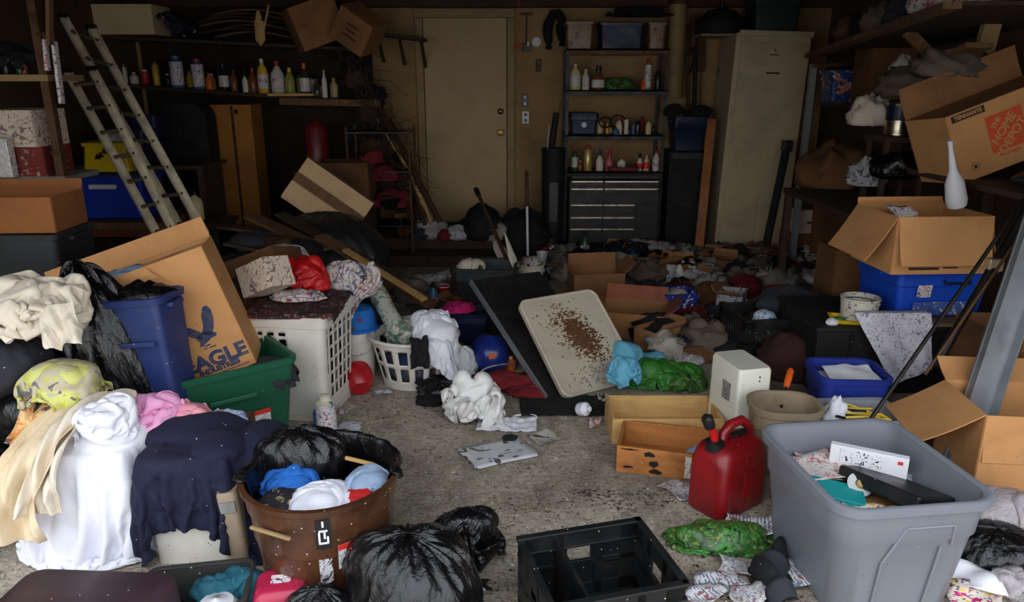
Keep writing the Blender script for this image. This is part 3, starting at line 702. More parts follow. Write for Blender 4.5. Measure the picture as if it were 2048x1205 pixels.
# bins on the top board
for lb, b, m, kk in (('clear tub of odds and ends on the left of the top shelf board', (1131, 36, 1187, 90), mat('frosty_tub', (150, 118, 82), .4, dirt=.3, pattern=('blotch', [(140, 108, 76), (66, 48, 36), (150, 90, 52)]), pscale=9), 0),
                     ('dark navy storage tub in the middle of the top shelf board', (1199, 38, 1288, 90), blue_dk, 1), ('small clear tub on the right of the top shelf board', (1296, 38, 1332, 90), _M['frosty_tub'], 0)):
    cx, z, w, h = B(*b, YS + .03); tote(lb, w, .34, h, (cx, YS + .2, zs[0]), m=m, r=.02, rim=.008, lid=m if kk == 0 else black_pl, taper=.94, lidh=.015, handles=False, band=False)
heap('draped_bag', (.9, .5), 30, D(1280, 22, YS + .2), (.3, .16, .03), f_black, 'black garment lying over the lid of the navy tub on the top shelf', 'clothing', seed=31, floor=D(1280, 30, YS + .2).z - .02)
def shelf_bottle(lb, px, y0, y1, wpx, Y, z, body, cap, lab=None, kind='round', group=None, nm='bottle'):
    cx, _, w, h = B(px - wpx / 2, y0, px + wpx / 2, y1, Y); return bottle(lb, (cx, Y, z), w / 2, h, body, cap, lab, kind, group=group, name=nm, cat='can' if kind == 'can' else 'bottle')
gold = mat('gold_can', (206, 176, 110), .3, metal=.5, dirt=.2); tanb = mat('tan_bottle', (214, 190, 140), .4, dirt=.2); greenb = mat('green_bottle', (30, 84, 46), .35, dirt=.2)
wh_b = mat('white_bottle', (220, 210, 190), .4, dirt=.2); redb = mat('red_cap', (170, 30, 26), .4, dirt=.1); amber = mat('amber_bottle', (120, 66, 30), .3, dirt=.2); blueb = mat('blue_bottle', (60, 104, 150), .4, dirt=.15)
blkb = mat('black_bottle', (26, 26, 26), .35, dirt=.2); yelb = mat('yellow_bottle', (214, 176, 50), .4, dirt=.2)
# second board
for a in (('large tan jug at the left end of the second shelf', 1150, 122, 174, 22, tanb, tanb, lab_w, 'jug'), ('narrow white bottle beside the tan jug on the second shelf', 1171, 132, 174, 15, wh_b, wh_b, lab_c, 'round'),
          ('brown spray bottle with pale label on the second shelf', 1196, 126, 174, 26, amber, blkb, lab_w, 'spray'), ('upright spray can with red cap at the right of the second shelf', 1295, 112, 174, 14, gold, redb, lab_c, 'can'),
          ('short orange bottle left of the red-capped spray can', 1287, 150, 174, 10, orange_pl, redb, None, 'round'), ('slim dark bottle at the right post on the second shelf', 1315, 128, 174, 14, blkb, blkb, None, 'round')):
    shelf_bottle(a[0], a[1], a[2], a[3], a[4], YS + .1, zs[1], a[5], a[6], a[7], a[8])
p = D(1240, 174, YS + .15); heap('rope_bundle', (.6, .6), 32, (p.x, YS + .18, zs[1]), (.16, .12, .13), f_green2, 'green and yellow bundle heaped in the middle of the second shelf', 'bundle', seed=33, floor=zs[1])
# third board
cx, z, w, h = B(1137, 221, 1196, 264, YS + .1)
o = tote('small dark blue bin with a round white badge on the third shelf', w, .3, h, (cx, YS + .18, zs[2]), m=blue_dk, r=.02, rim=.01, handles=False, taper=.88, name='parts_bin')
MB().cyl((0, -.142, h * .45), (0, -.148, h * .45), .025, n=20).build('round_badge', plain_white, o)
# fourth board (top of chest)
for a in (('dark green bottle with red cap, leftmost above the tool chest', 1149, 290, 339, 13, greenb, redb, lab_w, 'round'), ('short amber bottle beside the gold can', 1160, 318, 339, 9, amber, yelb, None, 'round'),
          ('tall gold spray can with red cap above the tool chest', 1175, 288, 339, 17, gold, redb, None, 'can'), ('clear trigger bottle right of the gold can', 1199, 296, 339, 15, wh_b, blkb, None, 'spray'),
          ('pink spray bottle above the tool chest', 1218, 296, 339, 17, mat('pink_bottle', (170, 90, 84), .4, dirt=.2), redb, None, 'spray'), ('squat white bottle with orange label above the tool chest', 1243, 304, 330, 17, wh_b, amber, lab_c, 'jug'),
          ('small bottle with dark trigger near the right post', 1279, 298, 334, 11, wh_b, blkb, lab_r, 'spray'), ('tan bottle with red label near the right post', 1292, 308, 339, 12, tanb, wh_b, lab_r, 'round'), ('rightmost red-topped white bottle above the tool chest', 1311, 298, 339, 14, wh_b, redb, lab_c, 'round')):
    shelf_bottle(a[0], a[1], a[2], a[3], a[4], YS + .08, zs[3] + .003, a[5], a[6], a[7], a[8])
o = tote('low dark red tray of jars above the tool chest', .3, .16, .05, (D(1243, 335, YS + .1).x, YS + .0, zs[3] + .003), m=dark_red_m, r=.02, rim=.01, handles=False, band=False, name='jar_tray', cat='tray')
rs = random.Random(5)
small_cols = [('brown', amber), ('green', greenb), ('white', wh_b), ('red', redb), ('tan', tanb), ('dark', blkb), ('yellow', yelb), ('blue', blueb)]
for i in range(16):                        # clutter standing along the third board
    px = 1202 + i * 7.2; n_, m_ = small_cols[rs.randrange(8)]; hgt = rs.uniform(.05, .17)
    bottle('small grimy container among the clutter on the third shelf board', (D(px, 260, YS + .1).x, YS + .05 + .2 * rs.random(), zs[2]), rs.uniform(.018, .034), hgt, m_, small_cols[rs.randrange(8)][1], None, rs.choice(['round', 'jug', 'can']), name='small_container', cat='container', group='grimy containers along the third shelf')
for i, (px, r_) in enumerate(((1213, .05), (1238, .06))):
    o = MB().tube([(r_ * math.cos(a) * 1.2, 0, r_ * math.sin(a) + r_ + .06) for a in [2 * PI * k / 20 for k in range(20)]], .008, 6, True).build('cable_coil', black_pl, smooth=True); o.location = (D(px, 260, YS).x, YS + .1, zs[2] + .003)
    tag(o, ('left', 'right')[i] + ' one of two black cable coils standing on the third shelf', 'cable')
# wall duct right of shelves
o = thing('vent_pipe', 'pale upright vent pipe right of the shelving unit', 'pipe', (D(1352, 100, 7.6).x, 7.62, D(1352, 195, 7.62).z))
MB().cyl((0, 0, 0), (0, 0, 1.0), .085, n=24).build('pipe', trim_m, o, smooth=True); MB().cyl((0, 0, .86), (0, 0, .9), .09, n=24).build('collar', rust, o, smooth=True)
# long tools against the wall
for i, (a, b, y, r_, m_, lb) in enumerate((((1374, 60), (1380, 480), 7.45, .018, wood_dk, 'dark brown wooden shaft leaning on the back wall right of the vent pipe'), ((1392, 40), (1384, 470), 7.4, .022, black_matte, 'thick black shaft leaning on the wall beside the brown shaft'), ((1403, 90), (1396, 440), 7.5, .012, wood, 'thin pale shaft leaning on the wall left of the white cabinet'))):
    p, q = D(*a, y + .2), D(*b, y); o = thing('tool_shaft', lb, 'tool', q); v = p - q
    MB().cyl((0, 0, 0), v, r_).build('shaft', m_, o, smooth=True); MB().bar(v - v.normalized() * .25, v + v.normalized() * .05, .09, .03).build('tool_head', rust, o, bevel=.008)
# blue tub on a stand
cx, z, w, h = B(1340, 232, 1412, 302, 7.4); tote('large dark blue tub on a stand between shelves and white cabinet', w, .34, h, (cx, 7.5, z), m=blue_dk, r=.03, rim=.012)
o = thing('side_cabinet', 'low black cabinet under the dark blue tub', 'cabinet', (cx, 7.5, 0)); MB().box((0, 0, z / 2), (w * 1.12, .4, z)).build('cabinet_body', black_matte, o, bevel=.006)
MB().box((0, -.21, z - .04), (w * 1.0, .02, .05)).build('top_lip', black_metal, o); MB().box((0, -.206, z * .5), (w * .96, .012, z * .7)).build('door', black_matte, o, bevel=.004)
o = lump('work_gloves', 'dark crumpled gloves on the rim left of the vent pipe foot', 'gloves', (D(1350, 220, 7.3).x, 7.35, z + h), (.1, .09, .07), f_black, seed=4)
o = lump('cloth_hat', 'dark cloth cap lying on the right of the blue tub', 'cap', (D(1408, 222, 7.3).x, 7.4, z + h), (.1, .09, .06), f_black, seed=6)
# planks leaning by white cabinet
p, q = D(1424, 238, 7.3), D(1398, 495, 6.95); o = thing('timber_plank', 'narrow orange-brown board leaning at the left side of the white cabinet', 'plank', q); MB().bar((0, 0, 0), p - q, .085, .025).build('board', mat('orange_wood', (176, 108, 54), .7, dirt=.35, pattern=('wood', [(140, 84, 42), (14, 14, 1)])), o, bevel=.004)
# white cabinet
Yc = 7.15; c0, c1 = D(1434, 470, Yc), D(1564, 470, Yc); cw = c1.x - c0.x + .05; ct = D(1500, 62, Yc).z
o = thing('tall_cabinet', 'tall white metal cabinet with one long door standing by the back wall', 'cabinet', ((c0.x + c1.x) / 2 + .01, Yc + .28, 0), (0, 1.6, 0))
MB().box((0, 0, ct / 2), (cw, .5, ct)).build('cabinet_body', cabinet_m, o, bevel=.008)
MB().box((.02, -.256, ct * .49), (cw * .93, .014, ct * .93)).build('door', cabinet_m, o, bevel=.004)
MB().box((0, -.262, ct - .02), (cw + .02, .03, .05)).build('top_rail', cabinet_m, o, bevel=.006)
zz = D(1519, 146, Yc).z; MB().box((.02, -.27, zz), (.12, .012, .014)).build('handle', black_metal, o); MB().box((.02, -.267, zz + .16), (.08, .006, .008)).box((.02, -.267, zz + .2), (.008, .006, .02)).build('keyhole', black_metal, o)
MB().box((.03, -.266, .32), (.004, .004, .55)).build('door_seam', trim_m, o)
# pole in front of the cabinet
p, q = D(1574, 292, 6.9), D(1533, 488, 6.6); o = thing('car_ramp_arm', 'black square bar leaning against the white cabinet', 'bar', q); MB().bar((0, 0, 0), p - q, .06, .06).build('bar', black_matte, o, bevel=.004); MB().box(p - q, (.09, .07, .1)).build('end_bracket', black_metal, o, bevel=.01)
# things on the cabinet
o = thing('kettle_grill', 'dark round lidded drum on the pipes above the white cabinet left corner', 'drum', D(1440, 68, 7.3)); MB().lathe([(.0, 0), (.2, .0), (.215, .06), (.2, .13), (.13, .2), (.03, .23), (0, .235)], 28).build('drum_body', black_matte, o, smooth=True); MB().cyl((0, 0, .23), (0, 0, .27), .02).build('knob', black_metal, o)
b_ = thing('wall_bracket_shelf', 'small pale wall shelf under the dark drum', 'shelf', D(1432, 70, 7.5)); MB().box((.02, 0, -.012), (.44, .5, .02)).build('shelf_board', trim_m, b_)
for s_ in (-.12, .16): MB().bar((s_, .15, -.03), (s_ - .06, .2, -.35), .03, .01).build('bracket', rust, b_)
tote('dark green tub standing on top of the white cabinet', .48, .4, .36, (D(1552, 62, Yc).x + .03, Yc + .25, ct), (0, 0, 0), m=mat('bottle_green', (18, 46, 36), .5, dirt=.3), r=.03, lid=None)
heap('dark_sack', (.5, .4), 24, (D(1480, 60, Yc).x, Yc + .1, ct), (.09, .08, .05), f_black, 'small black cloth hanging over the cabinet top edge', 'cloth', seed=77, floor=ct)
# golf bag / tool tidy left of shelving
Yg = 7.2; p = D(1105, 450, Yg); top = D(1105, 296, Yg)
o = thing('yard_tool_bin', 'tall dark bin of long tools standing left of the shelves', 'bin', (p.x, Yg, .06)); MB().lathe([(.09, 0), (.1, .01), (.115, top.z - .1), (.12, top.z - .06), (.105, top.z - .06), (.09, .03)], 20).build('bin_body', black_matte, o, smooth=True)
MB().box((0, -.105, (top.z) * .45), (.1, .02, .4)).build('pocket', black_pl, o, bevel=.01)
for i, (a, b, r_, m_, lb) in enumerate((((1123, 200), (1103, 300), .011, wood, 'wooden shaft rising from the tool bin to the shelf post'), ((1113, 225), (1098, 310), .03, black_matte, 'black padded handle leaning in the tool bin'), ((1098, 250), (1093, 305), .008, steel, 'short steel shaft in the tool bin'))):
    a_, b__ = D(*a, Yg), D(*b, Yg); o = MB().cyl((0, 0, -.1), a_ - b__, r_).build('garden_shaft', m_, smooth=True); o.location = b__; tag(o, lb, 'tool')
# broom pole, bucket, shovels near the step
q = D(1056, 498, 6.6); p = D(1053, 346, 6.9); o = thing('broom_pole', 'upright dark-and-white pole standing in clutter before the house door', 'pole', (q.x, q.y, .02)); v = Vector((p.x - q.x, p.y - q.y, p.z))
MB().cyl((0, 0, 0), v * .62, .012).build('pole', plain_white, o, smooth=True); MB().cyl(v * .62, v, .016).build('grip', rust, o, smooth=True)
q = D(1012, 515, 6.0); p = D(956, 388, 6.8); o = thing('shovel', 'leaning shovel with dark round handle before the house door', 'shovel', (q.x, q.y, q.z)); MB().cyl((0, 0, 0), p - q, .016).build('shaft', rust, o, smooth=True); MB().cyl((p - q) * .98, (p - q) * 1.08, .024).build('grip', black_matte, o, smooth=True)
MB().lathe([(.0, 0), (.012, 0), (.05, .08), (.055, .2), (.03, .3), (0, .32)], 12, ay=.2).build('blade', wh_b, o, smooth=True, loc=(0, -.02, -.05), rt=aim(Vector((0, 0, 0)), p - q))
for (px, py, r_, s, m_, lb, cat) in ((1045, 440, (.24, .2, .28), 3, f_black, 'black jacket heaped against the wall right of the house door', 'clothing'), (965, 480, (.17, .15, .2), 5, black_matte, 'dark lumpy bag on the step before the house door', 'bag'), (918, 478, (.12, .1, .08), 8, p_grey, 'white spotted carrier bag on the step at the door foot', 'bag')):
    p = D(px, py, 6.95); lump('clothes_pile' if 'jacket' in lb else 'carrier_bag', lb, cat, (p.x, 6.95, .2 if px < 1000 else .02), r_, m_, seed=s)
# left part of the back wall: two long plank shelves
Yl = 7.25
def plank_shelf(lb, x0, y0, x1, y1, Y, depth, m=wood_dk, t=.03, drop=None, nm='wall_shelf'):
    a, b = D(x0, y0, Y), D(x1, y1, Y); o = thing(nm, lb, 'shelf', (a + b) / 2); v = (b - a) / 2
    MB().box((0, depth / 2, 0), ((b - a).length, depth, t), rot(0, -math.degrees(math.atan2(b.z - a.z, b.x - a.x)), 0)).build('shelf_board', m, o, bevel=.002)
    for k in (-.9, 0, .9): MB().bar((v.x * k, depth * .1, v.z * k - t / 2), (v.x * k, depth, v.z * k - .25), .03, .02).build('bracket', wood_dk, o)
    return o, a, b
s1, a1, b1 = plank_shelf('long dark wall shelf holding the row of bottles, left of the door', 140, 165, 725, 205, 7.2, .5)
s2, a2, b2 = plank_shelf('upper dark shelf under the white box and curved boards', 170, 72, 700, 98, 7.2, .5)
s3, a3, b3 = plank_shelf('short dark shelf by the top left of the house door', 748, 66, 846, 78, 7.4, .35)
def on(a, b, px, Y): 
    x = D(px, 180, Y).x; t = (x - a.x) / (b.x - a.x); return Vector((x, Y, a.z + t * (b.z - a.z) + .016))
o = thing('light_strip', 'long pale timber strip fixed under the bottle shelf', 'strip', D(660, 205, 7.15)); MB().bar(D(560, 203, 7.15) - D(660, 205, 7.15), D(760, 207, 7.15) - D(660, 205, 7.15), .04, .06).build('strip', wood, o)
for a in (('blue and white spray can, leftmost of the shelf bottles', 355, 92, 157, 25, blueb, blueb, lab_c, 'can'), ('red-capped blue spray can second on the bottle shelf', 397, 98, 160, 23, blueb, redb, lab_c, 'can'), ('short orange jar right of the blue spray cans', 418, 126, 160, 15, orange_pl, amber, None, 'round'),
          ('dark bottle with tan label on the bottle shelf', 448, 108, 163, 20, blkb, blkb, lab_w, 'round'), ('brown small bottle beside the dark tan-labelled bottle', 468, 122, 165, 15, amber, blkb, None, 'round'), ('small white funnel bottle on the bottle shelf', 490, 130, 166, 12, wh_b, blkb, None, 'jug'), ('red-capped round bottle left of the yellow bottles', 506, 118, 168, 17, amber, redb, None, 'round'),
          ('yellow bottle with white cap, first of the yellow ones', 527, 102, 172, 22, yelb, wh_b, lab_c, 'jug'), ('white bottle with red nozzle between yellow bottles', 556, 100, 168, 26, wh_b, redb, lab_c, 'round'), ('yellow-green bottle right of the red nozzle bottle', 580, 112, 168, 20, mat('olive_bottle', (150, 150, 60), .4, dirt=.2), yelb, None, 'round'),
          ('clear bottle with wide orange cap on the bottle shelf', 610, 103, 170, 20, glass_d, orange_pl, lab_w, 'round'), ('slim bottle with gold tip at the right end of the bottle shelf', 650, 128, 184, 11, wh_b, yelb, None, 'round'), ('short grey bottle between orange cap and slim bottle', 634, 140, 178, 14, glass_d, blkb, None, 'round')):
    p = on(a1, b1, a[1], 7.28); shelf_bottle(a[0], a[1], a[2], a[3], a[4], 7.28, p.z, a[5], a[6], a[7], a[8])
for i in range(20):                        # half-hidden cans behind
    px = 250 + i * 22; p = on(a1, b1, px, 7.5); n_, m_ = small_cols[rs.randrange(8)]
    bottle('half-hidden dusty can in the back row of the bottle shelf', p, rs.uniform(.03, .045), rs.uniform(.1, .22), m_, small_cols[rs.randrange(8)][1], None, rs.choice(['round', 'can', 'jug']), name='dusty_can', cat='can', group='dusty cans in the back row of the bottle shelf')
p = on(a1, b1, 585, 7.22); o = MB().box((0, 0, .012), (.42, .2, .024)).build('wood_offcut', pine, bevel=.003); place(o, p, (0, 0, 3)); tag(o, 'pale board offcut lying in front of the yellow bottles', 'board')
# upper shelf: white box, navy bag, curved boards
cx, z, w, h = B(157, 5, 290, 62, 6.9); o = carton('long plain white box on the upper left shelf', w, .35, h, (cx, 7.25, on(a2, b2, 225, 7.2).z), m=mat('white_card', (216, 190, 150), .8, dirt=.15), name='white_box'); MB().box((0, 0, h + .006), (w + .02, .37, .03)).build('lid', _M['white_card'], o, bevel=.003)
p = on(a2, b2, 345, 7.25); o = heap('sports_bag', (.8, .6), 34, (p.x, 7.3, p.z), (.24, .15, .26), mat('navy_white_bag', (16, 22, 52), .7, dirt=.2, pattern=('print', [(180, 175, 170)]), pscale=5), 'dark navy bag with white lines slumped right of the white box', 'bag', seed=12, floor=p.z)
for i in range(7):
    p = on(a2, b2, 420 + i * 14, 7.25); r_ = random.Random(i); pts = [(x, 0, .03 + .035 * i + .05 * math.sin(PI * (x + .35) / .7)) for x in [-.35 + .7 * k / 10 for k in range(11)]]
    o = MB().grid([[(a, -.09, c) for a, _, c in pts], [(a, .09, c) for a, _, c in pts]]).build('warped_board', [wood, wood_dk, rust][i % 3], solid=.012, smooth='all'); o.location = (D(490, 90, 7.25).x + r_.uniform(-.1, .1), 7.3 + r_.uniform(-.05, .05), p.z); o.rotation_euler.z = R(r_.uniform(-8, 8)); o.location.z += .0
    tag(o, 'thin curved board in the untidy stack on the upper shelf', 'board', 'curved boards stacked on the upper shelf')
p, q = D(538, 10, 7.17), D(522, 92, 7.17); o = thing('wooden_paddle', 'narrow pale wooden paddle hanging before the upper shelf', 'paddle', q); MB().bar((0, 0, 0), p - q, .03, .012).build('handle', pine, o); MB().lathe([(0, 0), (.045, .05), (.045, .2), (.012, .3)], 12, ay=.25).build('blade', pine, o, smooth=True)
# tilted carton up by the ceiling corner
o = carton('dark tilted cardboard carton sliding off the upper shelf', .42, .4, .38, D(640, 92, 7.15), (0, -20, 24), m=card_d, anchor=(-.05, -.1, 0)); MB().box((0, 0, .38), (.41, .39, .004)).build('closed_top', card_d, o)
o = carton('cardboard carton tipped on its corner near the ceiling, right of the upper shelf', .34, .3, .3, D(708, 106, 6.95), (14, 34, -12), m=card_d, anchor=(.1, -.15, 0)); MB().box((0, 0, .3), (.33, .29, .004)).build('closed_top', card_d, o)
for i, w_ in enumerate((.12, .09, .14)): MB().box((0, -.153, .2 - .05 * i), (w_, .0015, .014)).build('printed_line', kraft_dk, o)
# under the shelves
cx, z, w, h = B(436, 222, 520, 436, 6.9); z = 0.35
o = thing('tall_box', 'tall ochre board box standing upright in the left back corner', 'box', (cx, 7.1, 0)); och = mat('ochre_board', (166, 108, 40), .8, dirt=.3, dcol=(96, 60, 26), dscale=3)
MB().box((0, 0, .72), (w, .3, 1.44)).build('box_body', och, o, bevel=.004); MB().box((.02, -.155, .72), (.02, .01, 1.42)).build('edge_strip', wood_dk, o); MB().box((.06, -.156, 1.38), (.03, .008, .04)).build('hand_hole', black_matte, o)
cx, z, w, h = B(330, 232, 436, 470, 6.6)
o = thing('suitcase', 'very large black upright suitcase in the dark back-left corner', 'suitcase', (cx, 6.75, 0)); MB().rrloft([(-.14, w / 2 - .02, .7, .15), (-.12, w / 2, .72, .16), (.12, w / 2, .72, .16), (.14, w / 2 - .02, .7, .15)], caps=True).build('shell', black_matte, o, smooth=True, loc=(0, 0, .76), rt=(90, 0, 0)); MB().tube([(-.08, 0, 1.47), (-.08, 0, 1.53), (.08, 0, 1.53), (.08, 0, 1.47)], .012).build('handle', black_pl, o)
cx, z, w, h = B(604, 238, 652, 330, 6.95)
o = thing('red_canister', 'dark red upright cylinder under the bottle shelf', 'canister', (cx, 7.1, z - .05)); MB().lathe([(.0, 0), (w / 2, 0), (w / 2, h * .9), (w * .35, h), (.05, h + .03), (0, h + .03)], 24).build('canister_body', dark_red_m, o, smooth=True)
o2 = thing('wooden_stand', 'rough dark stand under the dark red cylinder', 'stand', (cx, 7.1, 0)); MB().box((0, 0, z - .07), (.4, .35, .03)).build('stand_top', wood_dk, o2)
for a in (-1, 1):
    for c_ in (-1, 1): MB().box((a * .17, c_ * .14, (z - .08) / 2), (.04, .04, z - .08)).build('leg', wood_dk, o2)
cx, z, w, h = B(640, 328, 738, 405, 6.5); o = carton('dull cardboard box behind the tilted white panel, left of the red coats', w, .35, h, (cx, 6.7, z), m=card_dk, flaps={'f': (-88, .15), 'b': (-88, .15)})
o2 = thing('wooden_crate', 'dark wooden crate under the dull cardboard box', 'crate', (cx, 6.7, 0)); 
for k in range(4): MB().box((0, -.17, .06 + k * (z - .06) / 4), (w, .015, (z - .1) / 4 * .8)).build('slat', wood_dk, o2)
MB().box((0, 0, z / 2), (w * .98, .32, z)).build('crate_body', wood_dk, o2)
# cream panel box tilted
m_cp = mat('cream_panel', (206, 170, 124), .7, dirt=.25, dcol=(110, 80, 50), dscale=4); P0 = D(525, 432, 5.7)
o = thing('tilted_cabinet', 'pale flat-pack cabinet lying tipped on its corner against the left shelves', 'cabinet', D(694, 484, 5.9), (-12, 37, 6), anchor=(.31, -.14, 0))
MB().box((0, 0, .19), (.62, .26, .38)).build('cabinet_body', m_cp, o, bevel=.003); MB().box((0, -.134, .315), (.625, .012, .13)).build('front_panel', m_cp, o); MB().box((0, -.136, .205), (.625, .012, .08)).build('dark_strip', wood, o, label='brown strip across the front'); MB().box((0, -.134, .09), (.625, .012, .14)).build('front_panel', m_cp, o)
MB().box((0, 0, .388), (.65, .3, .015)).build('cabinet_top', wood_dk, o)
# red coats and brush pile
for i, (px, py, r_, s) in enumerate(((757, 320, (.16, .14, .13), 3), (775, 365, (.17, .15, .16), 9), (742, 295, (.1, .1, .06), 5))):
    p = D(px, py, 6.7); heap('red_coat', (.7, .5), 26, (p.x, 6.9 - .1 * i, max(.02, p.z - r_[2] - .05)), r_, dark_cloth_red if False else f_dkred, ('upper', 'lower', 'small topmost')[i] + ' dark red garment hung in the heap left of the house door', 'clothing', seed=40 + s, floor=p.z - r_[2] - .08)
o = thing('rack_frame', 'dark wire rack frame behind the red garments', 'rack', (D(765, 400, 6.9).x, 7.0, 0))
for x in (-.28, .28):
    for y in (-.2, .2): MB().cyl((x, y, 0), (x, y, 1.25), .012).build('post', rust, o)
for z in (.35, .62, .85, 1.2): MB().box((0, 0, z), (.58, .42, .012)).build('wire_shelf', black_metal, o)
# ---------------------------------------------------------------- left wall racks, ladders
# wall rack on the near left
Yn = 4.3
o = thing('steel_rack', 'rusty slotted steel rack against the left wall', 'rack', (-3.1, 4.55, 0))
for (x, y, zt) in ((.50, -.26, 2.4), (-.55, -.26, 2.4), (-.55, .1, 2.4)):
    q = MB().box((x, y, zt / 2), (.045, .004, zt)).box((x + .02, y + .02, zt / 2), (.004, .045, zt)); q.build('upright', rust, o)
zt1, zt2, zt3 = D(60, 156, Yn).z, D(60, 358, Yn).z, .62
MB().box((-.02, -.09, zt1), (1.10, .36, .035)).build('shelf_board', trim_m, o, label='pale painted top shelf board'); MB().box((-.02, -.09, zt2), (1.10, .36, .03)).build('shelf_board', steel, o); MB().box((-.02, -.09, .12), (1.10, .36, .03)).build('shelf_board', wood_dk, o)
rk = o
cx, z, w, h = B(-20, 221, 87, 294, 4.35)
zz = zt2 + .015; hb = D(40, 293, 4.35).z - zz
redprint = mat('red_print_box', (122, 34, 28), .7, dirt=.3, pattern=('print', [(180, 150, 130), (70, 24, 20)]), pscale=16); whprint = mat('white_print_box', (222, 204, 184), .7, dirt=.15, pattern=('print', [(130, 118, 116), (160, 104, 94)]), pscale=17)
o = carton('dark red printed carton on the left rack, under the white printed carton', w * 1.03, .32, hb, (cx, 4.46, zz), (0, 0, 4), m=redprint); MB().box((0, 0, hb - .003), (w, .31, .004)).build('closed_top', redprint, o)
o = carton('white printed carton stacked on the dark red one at the left edge', w, .3, h, (cx, 4.46, zz + hb), (0, 0, -3), m=whprint); MB().box((0, 0, h - .003), (w - .01, .29, .004)).build('closed_top', whprint, o)
o = MB().box((0, 0, .11), (.1, .06, .22)).build('white_canister', lab_w, bevel=.01); o.location = (D(4, 355, 4.2).x, 4.25, zz); tag(o, 'small white carton cut by the left edge beside the red printed carton', 'carton')
heap('work_coat', (.6, .5), 28, (D(25, 150, 4.46).x, 4.47, zt1 + .02), (.16, .16, .2), f_black, 'black heap of cloth on the pale top shelf at the left edge', 'cloth', seed=50, floor=zt1 + .02)
for i, (px, m_, h_) in enumerate(((42, greenb, .1), (50, amber, .08), (14, blkb, .15))): bottle(('green', 'amber', 'black')[i] + ' small bottle beside the black heap on the top left shelf', (D(px, 148, 4.4).x, 4.4, zt1 + .018), .022, h_, m_, blkb)
# below: brown box on dark tote
dz = .62
tote('slate grey tote under the open brown box at the left edge', .62, .45, .52, (D(30, 520, 3.95).x, 4.05, D(40, 562, 3.8).z - .28), (0, 0, 2), m=dark_tote, r=.03)
zb = D(40, 562, 3.8).z - .28 + .52
carton('brown open carton standing on the slate grey tote at the left edge', .5, .34, D(40, 402, 3.9).z - zb + .02, (D(25, 440, 3.95).x, 4.05, zb), (0, 0, 3), m=mat('brown_card', (168, 106, 58), .85, dirt=.2), flaps={'b': (20, .06)})
o = thing('low_bench', 'dark low bench under the slate grey tote', 'bench', (D(30, 520, 3.95).x, 4.05, 0)); hz = zb - .52; MB().box((0, 0, hz - .02), (.66, .5, .04)).build('bench_top', wood_dk, o)
for a in (-1, 1):
    for b_ in (-1, 1): MB().box((a * .28, b_ * .2, (hz - .04) / 2), (.05, .05, hz - .04)).build('leg', wood_dk, o)
# hanging gloves/saw sheaths on the post
for lb, a, b, w_, y in (('white sheathed saw hanging from the rack post, longer one', (108, 82), (124, 208), .045, 4.262), ('short white printed sheath hanging left of the long one', (90, 78), (96, 142), .04, 4.262)):
    p, q = D(*a, y), D(*b, y); o = thing('saw_sheath', lb, 'sheath', q); MB().bar((0, 0, 0), p - q, .018, w_, up=(0, 1, 0)).build('sheath_body', lab_c, o, bevel=.006); MB().cyl(p - q, (p - q) * 1.0 + Vector((0, 0, .03)), .008).cyl((p - q) + Vector((0, 0, .03)), Vector((-2.6, 4.292, p.z + .03)) - q, .005).build('loop', rust, o)
p, q = D(98, -40, 4.2), D(100, 90, 4.2); o = thing('hanging_paddle', 'brown wooden oar shaft hanging above the sheaths', 'oar', q); MB().bar((0, 0, 0), p - q, .02, .05, up=(0, 1, 0)).build('shaft', wood, o, bevel=.006)
# second rack bay with coolers
Y2 = 5.3; zz2 = D(220, 442, Y2).z
o = thing('timber_shelf', 'weathered timber bench holding the blue cooler by the ladders', 'shelf', (D(235, 440, Y2).x, Y2 + .22, 0))
w_ = D(335, 440, Y2).x - D(140, 440, Y2).x
MB().box((0, 0, zz2 - .03), (w_, .55, .05)).build('shelf_board', wood, o); MB().box((0, -.25, zz2 - .085), (w_ * .8, .03, .05)).build('rail', mat('red_wood', (110, 50, 36), .8, dirt=.5), o)
for a in (-1, 1):
    for b_ in (-1, 1): MB().box((a * (w_ / 2 - .05), b_ * .22, (zz2 - .05) / 2), (.06, .06, zz2 - .05)).build('leg', wood_dk, o)
cx, z, w, h = B(146, 352, 292, 438, Y2); tote('bright blue cooler box on the timber bench behind the ladder', w, .36, h, (cx, Y2 + .22, zz2), m=mat('cooler_blue', (16, 56, 176), .4, dirt=.15, dcol=(10, 26, 80), dscale=3), r=.03, lid=mat('cooler_lid', (20, 48, 140), .4, dirt=.3), band=False, taper=.95, name='cooler_box', cat='cooler')
co = bpy.data.objects.get('cooler_box'); MB().box((-.03, -.19, h * .78), (.2, .02, .035)).build('carry_handle', plain_white, co, bevel=.008)
ht = zz2 + h + .03; cx, z, w, h = B(160, 288, 250, 350, Y2)
o = tote('yellow toolbox with black triangle marks on the blue cooler', w, .26, h * .92, (cx, Y2 + .2, ht), m=yellow_pl, r=.03, rim=.006, taper=1.12, handles=False, band=False, lid=yellow_pl, lidh=.02, name='yellow_case', cat='toolbox')
for dx_, dz_ in ((-.05, .5), (-.02, .62), (-.075, .44)): 
    q = poly([(0, 0), (.05, 0), (.02, .04)]).build('triangle_mark', black_matte, o, loc=(dx_, -.137, h * dz_), rt=(0, 0, 0))
heap('white_rag', (.3, .3), 20, (D(205, 280, Y2).x, Y2 + .2, ht + h), (.09, .08, .05), f_grey, 'white rag lying on the yellow toolbox', 'rag', seed=52, floor=ht + h - .01)
cx, z, w, h = B(20, 360, 140, 450, 5.4); tote('dark navy tote on the floor shelf left of the cooler', w * .95, .35, h, (cx, 5.85, z), m=blue_dk, r=.03)
